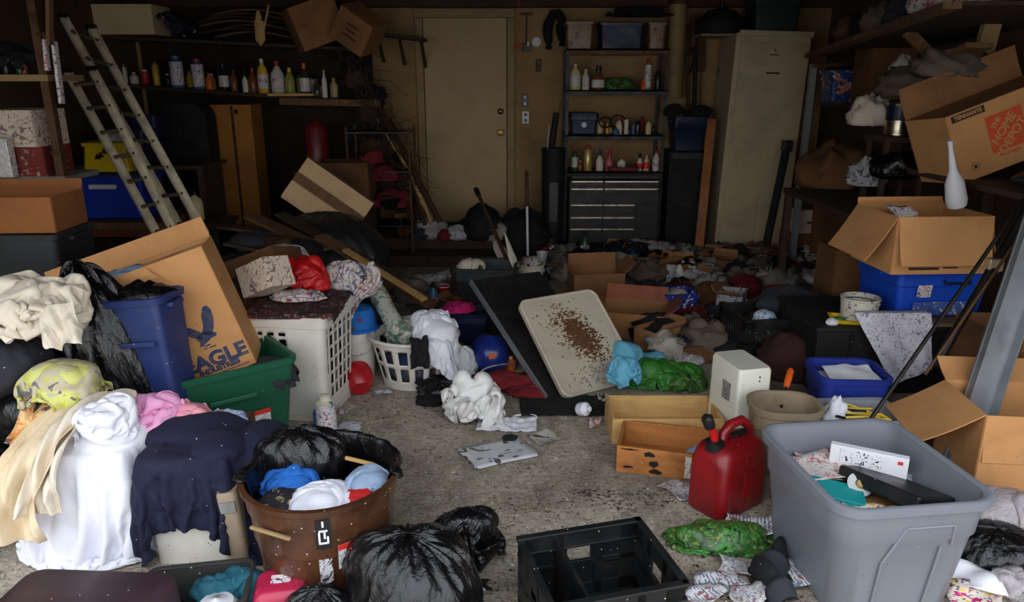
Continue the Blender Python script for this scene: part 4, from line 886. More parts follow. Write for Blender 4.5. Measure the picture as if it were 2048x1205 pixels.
cx, z, w, h = B(150, 240, 330, 290, 5.9); tote('dark blue tote high behind the yellow toolbox', w * .5, .3, h * 1.4, (cx, 6.1, ht), m=blue_dk, r=.03)
o = thing('plank_stack', 'rear plank shelf behind the cooler', 'shelf', (cx - .1, 6.1, 0)); MB().box((0, 0, ht - .02), (1.5, .5, .03)).build('shelf_board', wood_dk, o)
for a in (-.7, .7): MB().box((a, 0, ht / 2 - .02), (.05, .4, ht - .04)).build('support', wood_dk, o)
cx, z, w, h = B(270, 240, 330, 330, 6.2); tote('slate blue tub standing behind the ladders', w, .3, h, (cx, 6.3, ht), m=blue_dk, r=.03, handles=False)
# two ladders leaning left
rung_m = mat('dull_rung', (96, 84, 66), .5, metal=.4, dirt=.5)
def ladder(lb, bl, br, tl, tr, Yb, Yt, n, group=None):
    BL, BR, TL, TR = D(*bl, Yb), D(*br, Yb), D(*tl, Yt), D(*tr, Yt); o = thing('ladder', lb, 'ladder', (BL + BR) / 2); c = (BL + BR) / 2
    nrm = (TL - BL).cross(BR - BL).normalized()
    for a, b in ((BL, TL), (BR, TR)):
        a, b = a - c, b - c; m = MB(); W = (BR - BL).normalized()
        m.bar(a, b, .022, .07, up=W.cross(b - a).normalized().cross(b - a)) if False else m.bar(a, b, .05, .004, up=(0, 0, 1)).bar(a + Vector((.024, 0, 0)), b + Vector((.024, 0, 0)), .005, .03).bar(a - Vector((.024, 0, 0)), b - Vector((.024, 0, 0)), .005, .03)
        m.build('rail', alu, o)
        MB().bar(b, b + (b - a).normalized() * .03, .075, .035).build('end_cap', black_pl, o, bevel=.004)
    for k in range(n):
        t = (k + .5) / n; p, q = BL.lerp(TL, t) - c, BR.lerp(TR, t) - c
        MB().cyl(p, q, .015, n=10).build('rung', rung_m, o, smooth=True)
    return o
ladder('nearer aluminium ladder leaning left, its top by the white sheaths', (318, 474), (365, 460), (135, 145), (150, 75), 4.9, 5.6, 7) if False else None
ladder('aluminium ladder leaning left in front, foot behind the large eagle carton', (326, 490), (356, 480), (136, 146), (186, 142), 4.75, 5.25, 7)
ladder('taller aluminium ladder leaning left behind the first, reaching the ceiling', (372, 478), (410, 468), (128, 36), (184, 58), 4.95, 5.6, 8)
for i, (a, b) in enumerate((((150, 140), (118, 20)),)):
    pass
# pale jug hanging on ladder
bottle('cream plastic jug on the floor behind the ladder foot', (D(365, 395, 5.4).x, 5.6, zz2 - .05), .06, .22, tanb, blkb, None, 'jug')
o2 = thing('dark_bench', 'dark low bench behind the ladder foot', 'bench', (D(372, 395, 5.4).x, 5.65, 0)); MB().box((0, 0, zz2 - .07), (.4, .4, .03)).build('bench_top', wood_dk, o2); MB().box((0, 0, (zz2 - .08) / 2), (.36, .36, zz2 - .08)).build('bench_body', black_matte, o2)
# ---------------------------------------------------------------- left heap
def panel3(name, label, cat, BL, TL, TR, t, m, r=.05, bev=.006, off=0.0):
    """a board given by three corners; returns the thing (x along the bottom, z up the board)"""
    BL, TL, TR = Vector(BL), Vector(TL), Vector(TR); x = (TR - TL); w = x.length; x.normalize(); z = (TL - BL); z = z - x * z.dot(x); h = z.length; z.normalize(); y = z.cross(x)
    M_ = Matrix((x, y, z)).transposed(); c = BL + x * (w / 2) + z * (h / 2)
    o = thing(name, label, cat); place(o, c, M_)
    return o, w, h
def quadcloth(name, label, cat, A, B_, C, E_, m, n=26, wave=.012, seed=1, group=None, thick=.002):
    A, B_, C, E_ = map(Vector, (A, B_, C, E_)); rs = random.Random(seed); ph = [rs.random() * 6 for _ in range(5)]; P = np.zeros((n, n, 3)); nn = (B_ - A).cross(C - A).normalized()
    for i in range(n):
        for j in range(n):
            u, v = j / (n - 1), i / (n - 1); p = A.lerp(B_, u).lerp(E_.lerp(C, u), v)
            p = p + nn * wave * (math.sin(9 * u + 3 * v + ph[0]) + .6 * math.sin(17 * u - 6 * v + ph[1]) + .4 * math.sin(11 * v + 5 * u + ph[2])) * (.3 + v)
            P[i, j] = p
    return cloth(name, P, m, label, cat, group, thick=thick, wr=wave * .5)
# eagle carton
YE = 3.12
o = carton('large open cardboard carton printed EAGLE, tipped against the heap on the left', .74, .30, .57, D(512, 726, YE), (-3, -18, 15), anchor=(.37, -.15, 0), flaps={'b': (14, .10)})
# carton front flap torn over the face, with emblem and lettering
f = MB().grid([[(x, -.152 - .006 - .004 * math.sin(k), .56 - .028 * k - .012 * math.cos(x * 9)) for x in (-.22, -.1, .02, .13)] for k in range(6)]).build('flap', card, o, solid=.005)
f = MB().grid([[(x + .012 * k, -.155 - .012 - .012 * math.sin(k * .8), .57 - .018 * k) for x in (-.24, -.1, -.02, .10, .13)] for k in range(9)]).build('flap', card, o, solid=.004)
MB().box((0, 0, .556), (.69, .012, .02)).build('inner_flap', card_in, o)
for pts_, nm_ in (([(-.088, .082), (-.07, .086), (-.035, .066), (-.004, .036), (.0, .0), (-.02, .004), (-.05, .028), (-.075, .058)], 'eagle_wing'), ([(.0, .02), (.02, .05), (.032, .10), (.052, .132), (.07, .134), (.08, .11), (.074, .07), (.058, .03), (.035, .0)], 'eagle_wing'), ([(-.03, .008), (.0, .03), (.03, .025), (.06, .004), (.052, -.008), (.03, -.01), (.005, -.022), (-.03, -.036), (-.022, -.012)], 'eagle_body')): poly(pts_, -.0012).build(nm_, kraft_blue, o, loc=(.215, -.1535, .19))
MB().box((.0, 0, 0), (.03, .001, .006)).box((-.012, 0, -.012), (.02, .001, .005)).box((.02, 0, -.013), (.03, .001, .005)).build('printed_line', kraft_blue, o, loc=(.215, -.154, .155))
text('EAGLE', .088, kraft_blue, o, (.222, -.1535, .085), sx=1.1, bold=.004)
text('INDUSTRIES', .032, kraft_blue, o, (.222, -.1535, .040), sx=1.05, bold=.002)
MB().box((0, 0, 0), (.25, .001, .004)).build('printed_line', kraft_blue, o, loc=(.222, -.154, .018))
lump('blue_garment', 'pale blue garment showing in the mouth of the EAGLE carton', 'clothing', o.matrix_basis @ Vector((-.1, .0, .49)), (.2, .1, .06), f_denim, seed=61, rt=(0, -18, 15), rough=.25)
# green tote under it
gt = tote('dark green storage tote with a red-topped label under the EAGLE carton', .62, .44, .46, (0, 0, 0), (0, 0, 38), m=green_tote, anchor=(0, 0, 0), taper=.84)
c_ = F(600, 712, .46); place(gt, Vector((c_.x, c_.y, 0)), (0, 0, 38), (.31, -.22, 0)); 
slab_sign(gt, lab_w, .085, .085, (.115, -.205, .2), (4, 0, 0)); slab_sign(gt, lab_r, .085, .022, (.115, -.2085, .235), (4, 0, 0))
MB().box((0, 0, 0), (.2, .01, .02)).build('moulded_ridge', green_tote, gt, loc=(0, -.222, .33), bevel=.003)
heap('dark_garment', (.5, .4), 24, (c_.x - .16, c_.y + .04, .36), (.12, .1, .08), f_slate, 'dark bundle inside the green tote beside the carton corner', 'cloth', seed=62, floor=.3)
# blue upright bin
YB2 = 2.84
bb = tote('tall narrow blue bin standing before the EAGLE carton', .26, .24, .80, D(312, 600, YB2) - Vector((0, 0, .80)), (-2, -5, -4), m=blue_bin, taper=.8, r=.03, rim=.014, name='waste_bin', cat='bin', band=False)
bb.location.z = .03
MB().box((.02, -.135, .62), (.14, .006, .02)).build('moulded_ridge', blue_bin, bb, bevel=.003)
MB().box((0, 0, .02), (.5, .4, .04)).build('x', black_pl) if False else None
lump('black_liner', 'black liner puffing out of the tall narrow blue bin', 'bag', bb.matrix_basis @ Vector((0, .02, .74)), (.11, .10, .06), bag_m, seed=63, rough=.25)
# support mound of bags at far left
sack('bin_bag', bag_soft, 'dark grey full bag, lowest at the left edge behind the white sheet', 'bag', (-1.86, 2.62, 0), (.3, .3, .19), seed=11, knot=False, wr=.1)
sack('bin_bag', bag_m, 'black full bag stacked under the cream cloth at the left edge', 'bag', (-1.82, 2.72, .3), (.32, .28, .17), seed=12, knot=False)
sack('jacket_bundle', f_slate, 'dark blue-black jacket bundle at the left edge under the cream cloth', 'clothing', (-1.98, 2.6, .52), (.22, .2, .13), seed=13, knot=False)
sack('bin_bag', bag_m, 'big shiny black bag leaning on the blue bin with long creases', 'bag', (-1.58, 2.86, .02), (.22, .19, .50), rt=(0, -9, 0), seed=14, knot=False, wr=.26, lump=.08)
sack('bin_bag', bag_m, 'black glossy bag low between the white sheet and the blue bin', 'bag', (-1.52, 2.56, .0), (.24, .16, .20), seed=15, knot=False, wr=.2)
heap('cream_garment', (1.15, .85), 50, D(70, 640, 2.62) - Vector((0, 0, .10)), (.19, .17, .30), f_beige, 'cream bunched cloth at the left edge on top of the black bags', 'cloth', seed=3, gat=1.0, floor=.5)
quadcloth('cream_drape', 'tail of cream cloth hanging to the right over the shiny black bag', 'cloth', D(75, 620, 2.5), D(150, 600, 2.55), D(165, 690, 2.42), D(90, 700, 2.42), f_beige, wave=.014, seed=4)
heap('lime_garment', (.6, .4), 34, D(122, 735, 2.5) - Vector((0, 0, .04)), (.15, .11, .06), f_lime, 'lime and grey printed cloth under the cream cloth on the black bags', 'cloth', seed=5, floor=.5)
# white sheet over a box
sx_, sy_ = F(170, 1120, 0).x, F(170, 1120, 0).y + .17
o = carton('plain box propping up the big white sheet', .35, .30, .39, (sx_, sy_, 0), m=card_d, name='covered_box')
MB().box((0, 0, .392), (.34, .29, .005)).build('closed_top', card_d, o)
P = drape((1.6, 1.5), 76, (sx_ + .01, sy_, .56), cols=[('box', (sx_, sy_, .2), (.20, .18, .205)), ('ell', (sx_ + .08, sy_ - .02, .38), (.13, .13, .12)), ('ell', (sx_ - .1, sy_ - .02, .38), (.1, .12, .07)), ('inside', sx_, sy_, .31, .27, .36), ('floor', 0)], squeeze=.98, bumpy=.012, seed=21, steps=110, stiff=.08)
cloth('white_sheet', P, f_sheet, 'big white bed sheet draped to the floor over a box at the left', 'sheet', wr=.006)
heap('white_shirt', (.9, .7), 46, (sx_ + .09, sy_ - .06, .46), (.10, .10, .11), f_sheet, 'white shirt bunched in a round bulge on top of the white sheet', 'clothing', seed=22, floor=.3, gat=1.0)
def strip(name, label, cat, path, width, m, n=30, seed=1, fold=.018, parent=None, taper=None):
    """cloth hanging along a path, gathered in lengthwise folds"""
    pts = [Vector(p) for p in path]; rs = random.Random(seed); ph = [rs.random() * 6 for _ in range(6)]; L = len(pts) - 1; P = np.zeros((n, n, 3))
    for i in range(n):
        t = i / (n - 1) * L; k = min(int(t), L - 1); fr = t - k
        p0, p1, p2, p3 = pts[max(k - 1, 0)], pts[k], pts[k + 1], pts[min(k + 2, L)]
        p = .5 * ((2 * p1) + (-p0 + p2) * fr + (2 * p0 - 5 * p1 + 4 * p2 - p3) * fr ** 2 + (-p0 + 3 * p1 - 3 * p2 + p3) * fr ** 3)
        d = (p2 - p1).normalized(); wv = (Vector((1, .15, 0)) - d * d.x).normalized(); nn = wv.cross(d).normalized()
        wd = width if taper is None else width * (taper[0] + (taper[1] - taper[0]) * i / (n - 1)) * (1 + .12 * math.sin(5 * i / n + ph[5]))
        for j in range(n):
            u = j / (n - 1) - .5
            P[i, j] = p + wv * wd * u + nn * (fold * (math.sin(9 * u + ph[0] + 2.5 * math.sin(3 * i / n + ph[3])) + .6 * math.sin(19 * u + ph[1] - 4 * i / n + 2 * math.sin(5 * i / n)) + .5 * math.sin(13 * i / n + 6 * u + ph[4])) - wd * u * u * .9)
    return cloth(name, P, m, label, cat, wr=.007)
strip('cream_linen_garment', 'cream linen garment hanging down the front left of the white sheet', 'clothing', [(sx_ + .06, sy_ + .08, .47), (sx_ - .0, sy_ - .04, .51), (sx_ - .07, sy_ - .2, .45), (sx_ - .12, sy_ - .27, .30), (sx_ - .11, sy_ - .29, .16)], .19, f_cream, seed=3, taper=(.7, 1.0))
strip('cream_linen_garment', 'second cream fold lying higher over the white sheet, nearer the white bulge', 'clothing', [(sx_ + .09, sy_ + .12, .50), (sx_ + .04, sy_ + .0, .54), (sx_ - .0, sy_ - .16, .49), (sx_ - .03, sy_ - .26, .36), (sx_ - .035, sy_ - .285, .26)], .12, f_beige, seed=8, taper=(.6, 1.1))
heap('orange_garment', (.6, .5), 34, (sx_ - .15, sy_ + .08, .42), (.12, .1, .13), f_orange, 'orange flowered cloth at the back left of the white sheet', 'cloth', seed=23, floor=.3)
strip('orange_garment', 'orange flowered sleeve hanging at the left side of the white sheet', 'cloth', [(sx_ - .06, sy_ + .08, .53), (sx_ - .15, sy_ + .03, .51), (sx_ - .22, sy_ - .06, .38)], .13, f_orange, seed=9)
# navy cloth over white box
nx_, ny_ = F(384, 1135, 0).x, F(384, 1135, 0).y + .16
o = thing('white_bin', 'glossy white box-shaped bin standing under the navy cloth', 'bin', (nx_, ny_, 0)); MB().rrloft([(0, .13, .14, .02), (.38, .145, .15, .025), (.39, .14, .145, .02)]).build('bin_body', white_pl, o, smooth=True); MB().box((.15, 0, .36), (.01, .1, .04)).build('handle', white_pl, o)
P = drape((1.08, .86), 66, (nx_ + .08, ny_ + .01, .52), cols=[('box', (nx_, ny_, .2), (.155, .16, .205)), ('ell', (nx_ + .22, ny_ + .06, .30), (.14, .15, .13)), ('ell', (nx_ - .02, ny_ + .08, .38), (.2, .12, .07)), ('floor', 0), ('ell', (nx_ + .1, ny_ - .05, .39), (.08, .1, .06))], squeeze=.72, bumpy=.045, seed=24, steps=90, stiff=.06)
cloth('navy_blanket', P, f_navy, 'dark navy cloth draped over the white bin beside the white sheet', 'cloth', wr=.012)
heap('navy_bundle', (.7, .5), 36, (nx_ - .20, ny_ + .16, .30), (.12, .08, .07), f_navy, 'navy garment bunched behind the draped navy cloth', 'clothing', seed=25, floor=.3)
o = carton('dark carton propping up the pink garments', .52, .30, .33, (D(345, 830, 2.62).x, 2.64, 0), (0, 0, 6), m=card_dk, name='carton'); MB().box((0, 0, .332), (.51, .29, .004)).build('closed_top', card_dk, o)
pz = .36
heap('pink_garment', (.85, .65), 44, (D(300, 830, 2.58).x, 2.56, pz), (.14, .12, .18), f_pink, 'lilac pink fleecy garment bunched behind the navy cloth', 'clothing', seed=26, floor=pz - .02, gat=1.0)
heap('rose_garment', (.55, .4), 34, (D(385, 830, 2.6).x, 2.58, pz), (.10, .09, .13), f_rose, 'rose pink garment right of the lilac pink one', 'clothing', seed=27, floor=pz - .02)
heap('print_garment', (.6, .5), 34, (D(436, 835, 2.56).x, 2.55, pz - .04), (.10, .10, .12), f_lav, 'pale lilac and blue printed garment right of the rose pink one', 'clothing', seed=28, floor=.2)
# small things by the left edge
o = MB().box((0, 0, .09), (.03, .01, .18)).build('white_strip', plain_white, bevel=.003); place(o, F(24, 1035, 0) + Vector((0, .1, .0)), (0, 8, 0)); tag(o, 'thin white upright slat at the left edge beside the white sheet', 'slat')
sack('bin_bag', bag_m, 'black bag at the left edge in the gap beside the white sheet', 'bag', (-1.98, 2.42, 0), (.2, .18, .2), seed=16, knot=False)
# ---- brown tub
TX, TY, TR_, TH = F(642, 940, .42).x, F(642, 940, .42).y, .245, .42
o = thing('rope_tub', 'big round brown plastic tub full of clothes with a black liner', 'tub', (TX, TY, 0), (0, 0, -20))
pr = [(TR_ * .80, 0), (TR_ * .82, .008), (TR_ * .9, TH * .55), (TR_ * .93, TH * .56), (TR_ * .95, TH * .8), (TR_ * .985, TH * .81), (TR_, TH - .02), (TR_ * 1.05, TH - .018), (TR_ * 1.06, TH), (TR_ * .985, TH), (TR_ * .9, TH * .5), (TR_ * .8, .014)]
MB().lathe(pr, 48).build('tub_body', brown_tub, o, smooth=True)
def on_tub(a, z, rr=.93): return (TR_ * rr * math.cos(R(a)), TR_ * rr * math.sin(R(a)), z), (0, 0, a + 90)
p, r_ = on_tub(-94, .335, 1.0); MB().box((0, -.008, 0), (.155, .014, .012)).build('handle', trim_m, o, loc=p, rt=r_, bevel=.005)
p, r_ = on_tub(-56, .335, .985); MB().box((0, -.003, 0), (.045, .004, .10)).build('black_tape', black_matte, o, loc=p, rt=r_); text('6', .05, plain_white, o, Vector(p) + Vector((0, 0, -.02)) + rot(0, 0, r_[2]) @ Vector((0, -.006, 0)), (90, 0, r_[2]), sx=1.2) if False else None
b_ = MB().box((0, -.006, .012), (.026, .002, .006)).box((0, -.006, -.03), (.03, .002, .006)).box((-.012, -.006, -.012), (.006, .002, .04)).box((.013, -.006, -.02), (.006, .002, .025)).box((.004, -.006, 0), (.006, .002, .03)).box((0, -.006, .035), (.006, .002, .02)); b_.build('white_mark', plain_white, o, loc=p, rt=r_)
p, r_ = on_tub(-56, .19, .90); MB().box((0, -.004, 0), (.04, .003, .09)).build('sticker', mat('torn_sticker', (190, 190, 190), .6, dirt=.2, pattern=('blotch', [(200, 200, 200), (40, 34, 30), (60, 50, 40)]), pscale=26), o, loc=p, rt=(4, 0, r_[2]))
p, r_ = on_tub(-38, .24, .93); slab_sign(o, lab_w, .07, .09, Vector(p) + rot(0, 0, r_[2]) @ Vector((0, -.008, 0)), (5, 0, r_[2])); slab_sign(o, lab_r, .07, .02, Vector(p) + Vector((0, 0, .036)) + rot(0, 0, r_[2]) @ Vector((0, -.013, 0)), (5, 0, r_[2]))
# liner: film ring over the rim
rows = []; rs = random.Random(3)
for i in range(9):
    t = i / 8; row = []
    for j in range(96):
        a = 2 * PI * j / 96; back = .5 + .5 * math.cos(a - R(95)); wv = 1 + .04 * math.sin(9 * a) + .03 * math.sin(23 * a + 2)
        if t < .5: r1 = TR_ * (1.085 - .09 * t) * wv; z = TH - .07 * (1 - 2 * t) * back + .012 * math.sin(7 * a) * (1 - t) + .012
        else: r1 = TR_ * (.955 - .16 * (t - .5)) * (1 + .3 * (wv - 1)); z = TH + .014 - (t - .5) * .4
        row.append((r1 * math.cos(a), r1 * math.sin(a), z + .02 * back))
    rows.append(row)
def kp(i, j): a = (360 * j / 96) % 360; return 5 < a < 225
MB().grid(rows, keep=kp, wrap=True).build('tub_liner', bag_m, o, smooth='all', solid=.002, sub=1)
o = sack('bin_bag', bag_m, 'black liner bag bulging over the back left of the brown tub', 'bag', (TX - .12, TY + .18, .25), (.16, .11, .13), seed=18, knot=False, wr=.2)
MB().lathe([(0, .22), (TR_ * .86, .22)], 32, caps=False).build('clothes_bed', f_black) if False else None
fl = TH - .11
sack('clothes_bag', f_black, 'dark clothes bedding the inside of the brown tub', 'clothing', (TX, TY, .03), (TR_ * .84, TR_ * .84, .15), seed=19, knot=False, wr=.06, lump=.04)
ins = ('inside', TX, TY, TR_ * .93, TR_ * .93, TH)
heap('white_garment', (.7, .6), 42, (TX + .02, TY - .06, fl), (.135, .11, .08), f_white, 'white garment bunched in the front of the brown tub', 'clothing', seed=29, floor=fl, extra=[ins], lumps=7, bumpy=.07)
heap('denim_garment', (.5, .4), 32, (TX + .15, TY + .03, fl + .02), (.08, .09, .08), f_denim, 'pale denim cloth at the right inside the brown tub', 'clothing', seed=30, floor=fl, extra=[ins])
heap('red_garment', (.35, .3), 24, (TX + .14, TY - .06, fl + .02), (.06, .06, .05), f_red, 'small red cloth between the white and denim garments in the tub', 'clothing', seed=31, floor=fl, extra=[ins])
heap('blue_garment', (.5, .4), 30, (TX - .12, TY + .05, fl + .01), (.10, .07, .07), f_blue, 'bright blue cloth at the left inside the brown tub', 'clothing', seed=32, floor=fl, extra=[ins])
heap('print_garment', (.4, .3), 26, (TX - .13, TY - .05, fl), (.07, .07, .06), mat('dark_gold_print', (30, 26, 30), .8, dirt=.1, pattern=('blotch', [(26, 24, 30), (150, 130, 90), (40, 40, 60)]), pscale=14), 'dark cloth with gold print at the left rim of the tub', 'clothing', seed=33, floor=fl, extra=[ins])
o = MB().box((0, 0, 0), (.12, .012, .012)).build('wooden_stick', pine, bevel=.002); place(o, (TX + .09, TY + .15, TH - .05), (0, 8, -12)); tag(o, 'pale stick lying on the liner at the back of the tub', 'stick')
# loose grey drawer upright beside the tub
o = thing('plastic_drawer', 'grey-brown upright plastic drawer squeezed between navy cloth and brown tub', 'tray', (F(485, 1125).x, F(485, 1125).y + .03, 0), (0, -4, 10)); MB().rrloft([(0, .03, .08, .02), (.30, .035, .085, .02), (.31, .03, .08, .02)]).build('drawer_body', taupe_pl, o, smooth=True); MB().box((.0, -.087, .26), (.05, .008, .04)).build('handle', mat('grey_soft', (140, 138, 134), .6), o)
# foreground bag
bg = sack('bin_bag', bag_m, 'large shiny black tied bin bag in the foreground left of the crate', 'bag', (F(838, 1190).x, 1.93, 0), (.225, .20, .195), rt=(0, 0, 0), seed=5, wr=.24, lump=.2, n=110, k=60, knot=False)
sack('bin_bag', bag_m, 'smaller black bag slumped against the brown tub behind the big bag', 'bag', (F(700, 1150).x, 1.86, 0), (.12, .10, .11), seed=6, wr=.2, knot=False)
o = heap('bin_bag', (.6, .45), 44, (F(935, 1105).x, F(935, 1105).y - .05, .12), (.12, .07, .10), bag_m, 'loose gathered neck of black film right of the big foreground bag', 'bag', seed=66, gat=1.1, floor=.0)
# suitcase bottom left
sc = D(150, 1165, 1.78)
o = thing('suitcase', 'maroon hard suitcase lying flat in the bottom left corner', 'suitcase', (sc.x - .02, 1.74, 0), (0, 0, -3))
MB().rrloft([(0, .235, .20, .05), (.02, .245, .21, .06), (.10, .245, .21, .06), (.105, .24, .205, .06), (.112, .24, .205, .06), (.117, .245, .21, .06), (.2, .24, .205, .06), (.222, .215, .18, .05)]).build('shell', maroon, o, smooth=True)
MB().rrloft([(.103, .249, .214, .06), (.114, .249, .214, .06)], caps=False).build('zip_strip', black_matte, o)
MB().tube([(-.08, -.02, .222), (-.07, -.02, .238), (.07, -.02, .238), (.08, -.02, .222)], .009).build('handle', black_pl, o, smooth=True)
MB().box((.02, -.09, .2235), (.075, .055, .002)).build('sticker', lab_w, o); text('845', .032, kraft_dk, o, (.02, -.09, .2255), (0, 0, 0), bold=.001)
# dark open tray with bits
p = F(405, 1165, .12)
tr_ = tote('low dark open tray of small things at the bottom left beside the suitcase', .34, .24, .15, (p.x, 1.95, 0), (0, 0, 10), m=mat('smoke_plastic', (52, 52, 50), .3, dirt=.25, specks=.06), r=.03, rim=.012, name='storage_tray', cat='tray', handles=False, band=False)
heap('teal_garment', (.45, .4), 30, (D(475, 1135, 2.0).x, 2.02, .06), (.09, .07, .09), f_teal, 'teal blue cloth spilling over the low dark tray', 'clothing', seed=34, floor=.02)
lump('teal_pouch', 'blue-teal stuffed pouch inside the low dark tray', 'pouch', (D(425, 1150, 1.96).x, 1.98, .07), (.08, .05, .05), f_teal, seed=9)
o = thing('sun_hat', 'white cloth cap with dark writing in the low dark tray', 'cap', (D(424, 1190, 1.88).x, 1.90, .07)); MB().lathe([(.07, 0), (.072, .02), (.05, .055), (0, .07)], 24, caps=False).build('crown', plain_white, o, smooth=True, solid=.002)
for i, (dx_, dy_, m_) in enumerate(((-.1, .02, yelb), (-.06, -.04, redb), (-.13, -.06, wh_b), (-.02, .05, redb))):
    bottle(('yellow', 'red', 'white', 'second red')[i] + ' small packet tube lying in the left half of the dark tray', (p.x + dx_, 1.95 + dy_, .035), .016, .08, m_, wh_b, None, rt=(80, 0, 40 * i), name='tube', cat='tube')
# magenta tin
p = F(566, 1150, .155)
o = thing('magenta_box', 'magenta plastic box with white stickers at the bottom left of the brown tub', 'box', (p.x, 1.97, 0), (0, 0, 12)); MB().rrloft([(0, .075, .065, .025), (.01, .082, .072, .03), (.13, .082, .072, .03), (.15, .07, .06, .03), (.155, .05, .045, .02)]).build('box_body', magenta, o, smooth=True)
MB().rrloft([(.098, .085, .075, .03), (.104, .085, .075, .03)], caps=False).build('lid_seam', mat('dark_magenta', (90, 16, 36), .4), o); MB().box((0, 0, .1565), (.06, .04, .002)).build('sticker', lab_c, o); slab_sign(o, lab_w, .045, .024, (.02, -.074, .06))
paper('small white sheet with red print on the floor right of the big black bag', F(938, 1190, .003), .09, .07, p_grey, (0, 0, 30), seed=5)
paper('black card scrap under the small white sheet by the big bag', F(955, 1175, .001), .08, .06, black_matte, (0, 0, 10), seed=15, curl=.005, name='card_scrap')
# ---------------------------------------------------------------- middle of the floor
# tall hamper
HX, HY, HW, HD, HH = -1.075, 3.60, .40, .42, .56
ang = -9
o = thing('laundry_hamper', 'tall white slotted plastic laundry hamper with a cloth lying over its top', 'hamper', (HX, HY, 0), (0, 0, ang))
def rr_pt(u, hx, hy, r=.04):
    return None
def slotted(o, hx, hy, h, r, nu, nv, hole, m, taper=.88, name='basket_wall', th=.004, z0=.02):
    base = rring(hx, hy, r, 0, 5); Ls = [0]
    for i in range(len(base)): Ls.append(Ls[-1] + (base[(i + 1) % len(base)] - base[i]).length)
    rows = []
    for i in range(nv + 1):
        z = z0 + (h - z0) * i / nv; k = taper + (1 - taper) * i / nv; row = []
        for j in range(nu):
            s_ = Ls[-1] * j / nu; a = max(q for q in range(len(base)) if Ls[q] <= s_ + 1e-9); fr = (s_ - Ls[a]) / max(1e-9, Ls[a + 1] - Ls[a]); p = base[a].lerp(base[(a + 1) % len(base)], fr)
            row.append((p.x * k, p.y * k, z))
        rows.append(row)
    MB().grid(rows, keep=lambda i, j: not hole(i, j, rows[i][j]), wrap=True).build(name, m, o, smooth='all', solid=th)
def hole(i, j, p):
    q = i / 28
    if not (.12 < q < .9): return False
    k = .88 + .12 * q; cx_, cy_ = HW / 2 * k - abs(p[0]), HD / 2 * k - abs(p[1])
    if cx_ < .05 and cy_ < .05: return False
    if cy_ < .01 and p[1] < 0 and (p[0] > .0 or q < .42): return False   # plain panel beside the corner
    return (j % 5 in (1, 2, 3)) and (i % 4 in (1, 2, 3))
slotted(o, HW / 2, HD / 2, HH - .05, .04, 130, 28, hole, white_pl)
MB().rrloft([(0, HW / 2 * .86, HD / 2 * .86, .04), (.025, HW / 2 * .885, HD / 2 * .885, .04)]).build('base', white_pl, o, smooth=True)
MB().rrloft([(HH - .06, HW / 2, HD / 2, .04), (HH - .055, HW / 2 + .012, HD / 2 + .012, .045), (HH - .008, HW / 2 + .016, HD / 2 + .016, .05), (HH, HW / 2 + .008, HD / 2 + .008, .045), (HH, HW / 2 - .004, HD / 2 - .004, .04), (HH - .06, HW / 2 - .006, HD / 2 - .006, .04)], caps=False).build('rim', white_pl, o, smooth=True)
sack('clothes_bag', mat('mixed_wash', (30, 16, 16), .9, dirt=.1, pattern=('blotch', [(12, 10, 14), (84, 20, 14), (20, 24, 34)]), pscale=8), 'dark mixed washing filling the tall white hamper', 'clothing', (HX, HY, .03), (.155, .16, .27), seed=70, knot=False, wr=.04, lump=.03)
P = drape((.45, .50), 34, (HX + .01, HY + .01, HH + .09), cols=[('box', (HX, HY, HH / 2), (HW / 2 + .01, HD / 2 + .01, HH / 2 + .006)), ('floor', 0)], squeeze=.9, bumpy=.02, seed=41, steps=60, stiff=.3)
cloth('plaid_blanket', P, f_plaid, 'dark red patterned cloth spread over the top of the tall white hamper', 'blanket', wr=.006)
zt = HH + .02
# things piled on / behind the hamper
o = carton('small white carton with red print propped against the EAGLE carton', .2, .16, .15, D(488, 597, 3.5), (-10, -24, -24), anchor=(-.1, -.08, 0), m=whprint, name='white_carton'); MB().box((0, 0, .148), (.19, .15, .004)).build('closed_top', card_dk, o)
o = carton('brown flattened carton behind the small white carton', .34, .3, .1, D(500, 545, 3.95), (-14, -20, -10), anchor=(0, -.15, 0), m=card_dk); MB().box((0, 0, .1), (.33, .29, .004)).build('closed_top', card_dk, o)
heap('red_carrier_bag', (.6, .5), 40, (D(603, 560, 3.75).x, 3.80, zt + .02), (.13, .1, .17), mat('red_film', (196, 22, 24), .4, dirt=.12, dcol=(90, 8, 10), specks=.03, bump=1, bscale=16), 'bright red carrier bag standing on the heap behind the hamper', 'bag', seed=42, floor=zt)
heap('print_garment', (.5, .35), 28, (D(600, 575, 3.65).x, 3.62, zt), (.14, .08, .05), f_print, 'blue white and red printed cloth in front of the red carrier bag', 'clothing', seed=43, floor=zt)
heap('print_bag', (.5, .4), 32, (D(562, 505, 4.3).x, 4.35, D(562, 505, 4.3).z - .06), (.15, .1, .11), mat('white_red_bag', (216, 206, 204), .6, dirt=.15, pattern=('print', [(150, 50, 60), (60, 50, 90)]), pscale=9, bump=.8), 'white bag with red print lying on the boards above the red bag', 'bag', seed=44, floor=.3)
heap('print_garment', (.8, .6), 44, (D(693, 600, 3.95).x, 4.0, .50), (.18, .13, .22), f_print, 'big white cloth with blue and red pattern behind the white bucket', 'clothing', seed=45, floor=.2)
strip('print_garment', 'red and white striped cloth edge trailing down to the blue bucket hat', 'clothing', [D(735, 530, 3.95), D(748, 560, 3.9), D(712, 600, 3.85), D(690, 640, 3.8)], .07, f_print, seed=11, fold=.01)
sack('bin_bag', bag_soft, 'dark bag propping up the printed cloth behind the white bucket', 'bag', (D(690, 680, 4.2).x, 4.35, 0), (.3, .25, .27), seed=46, knot=False)
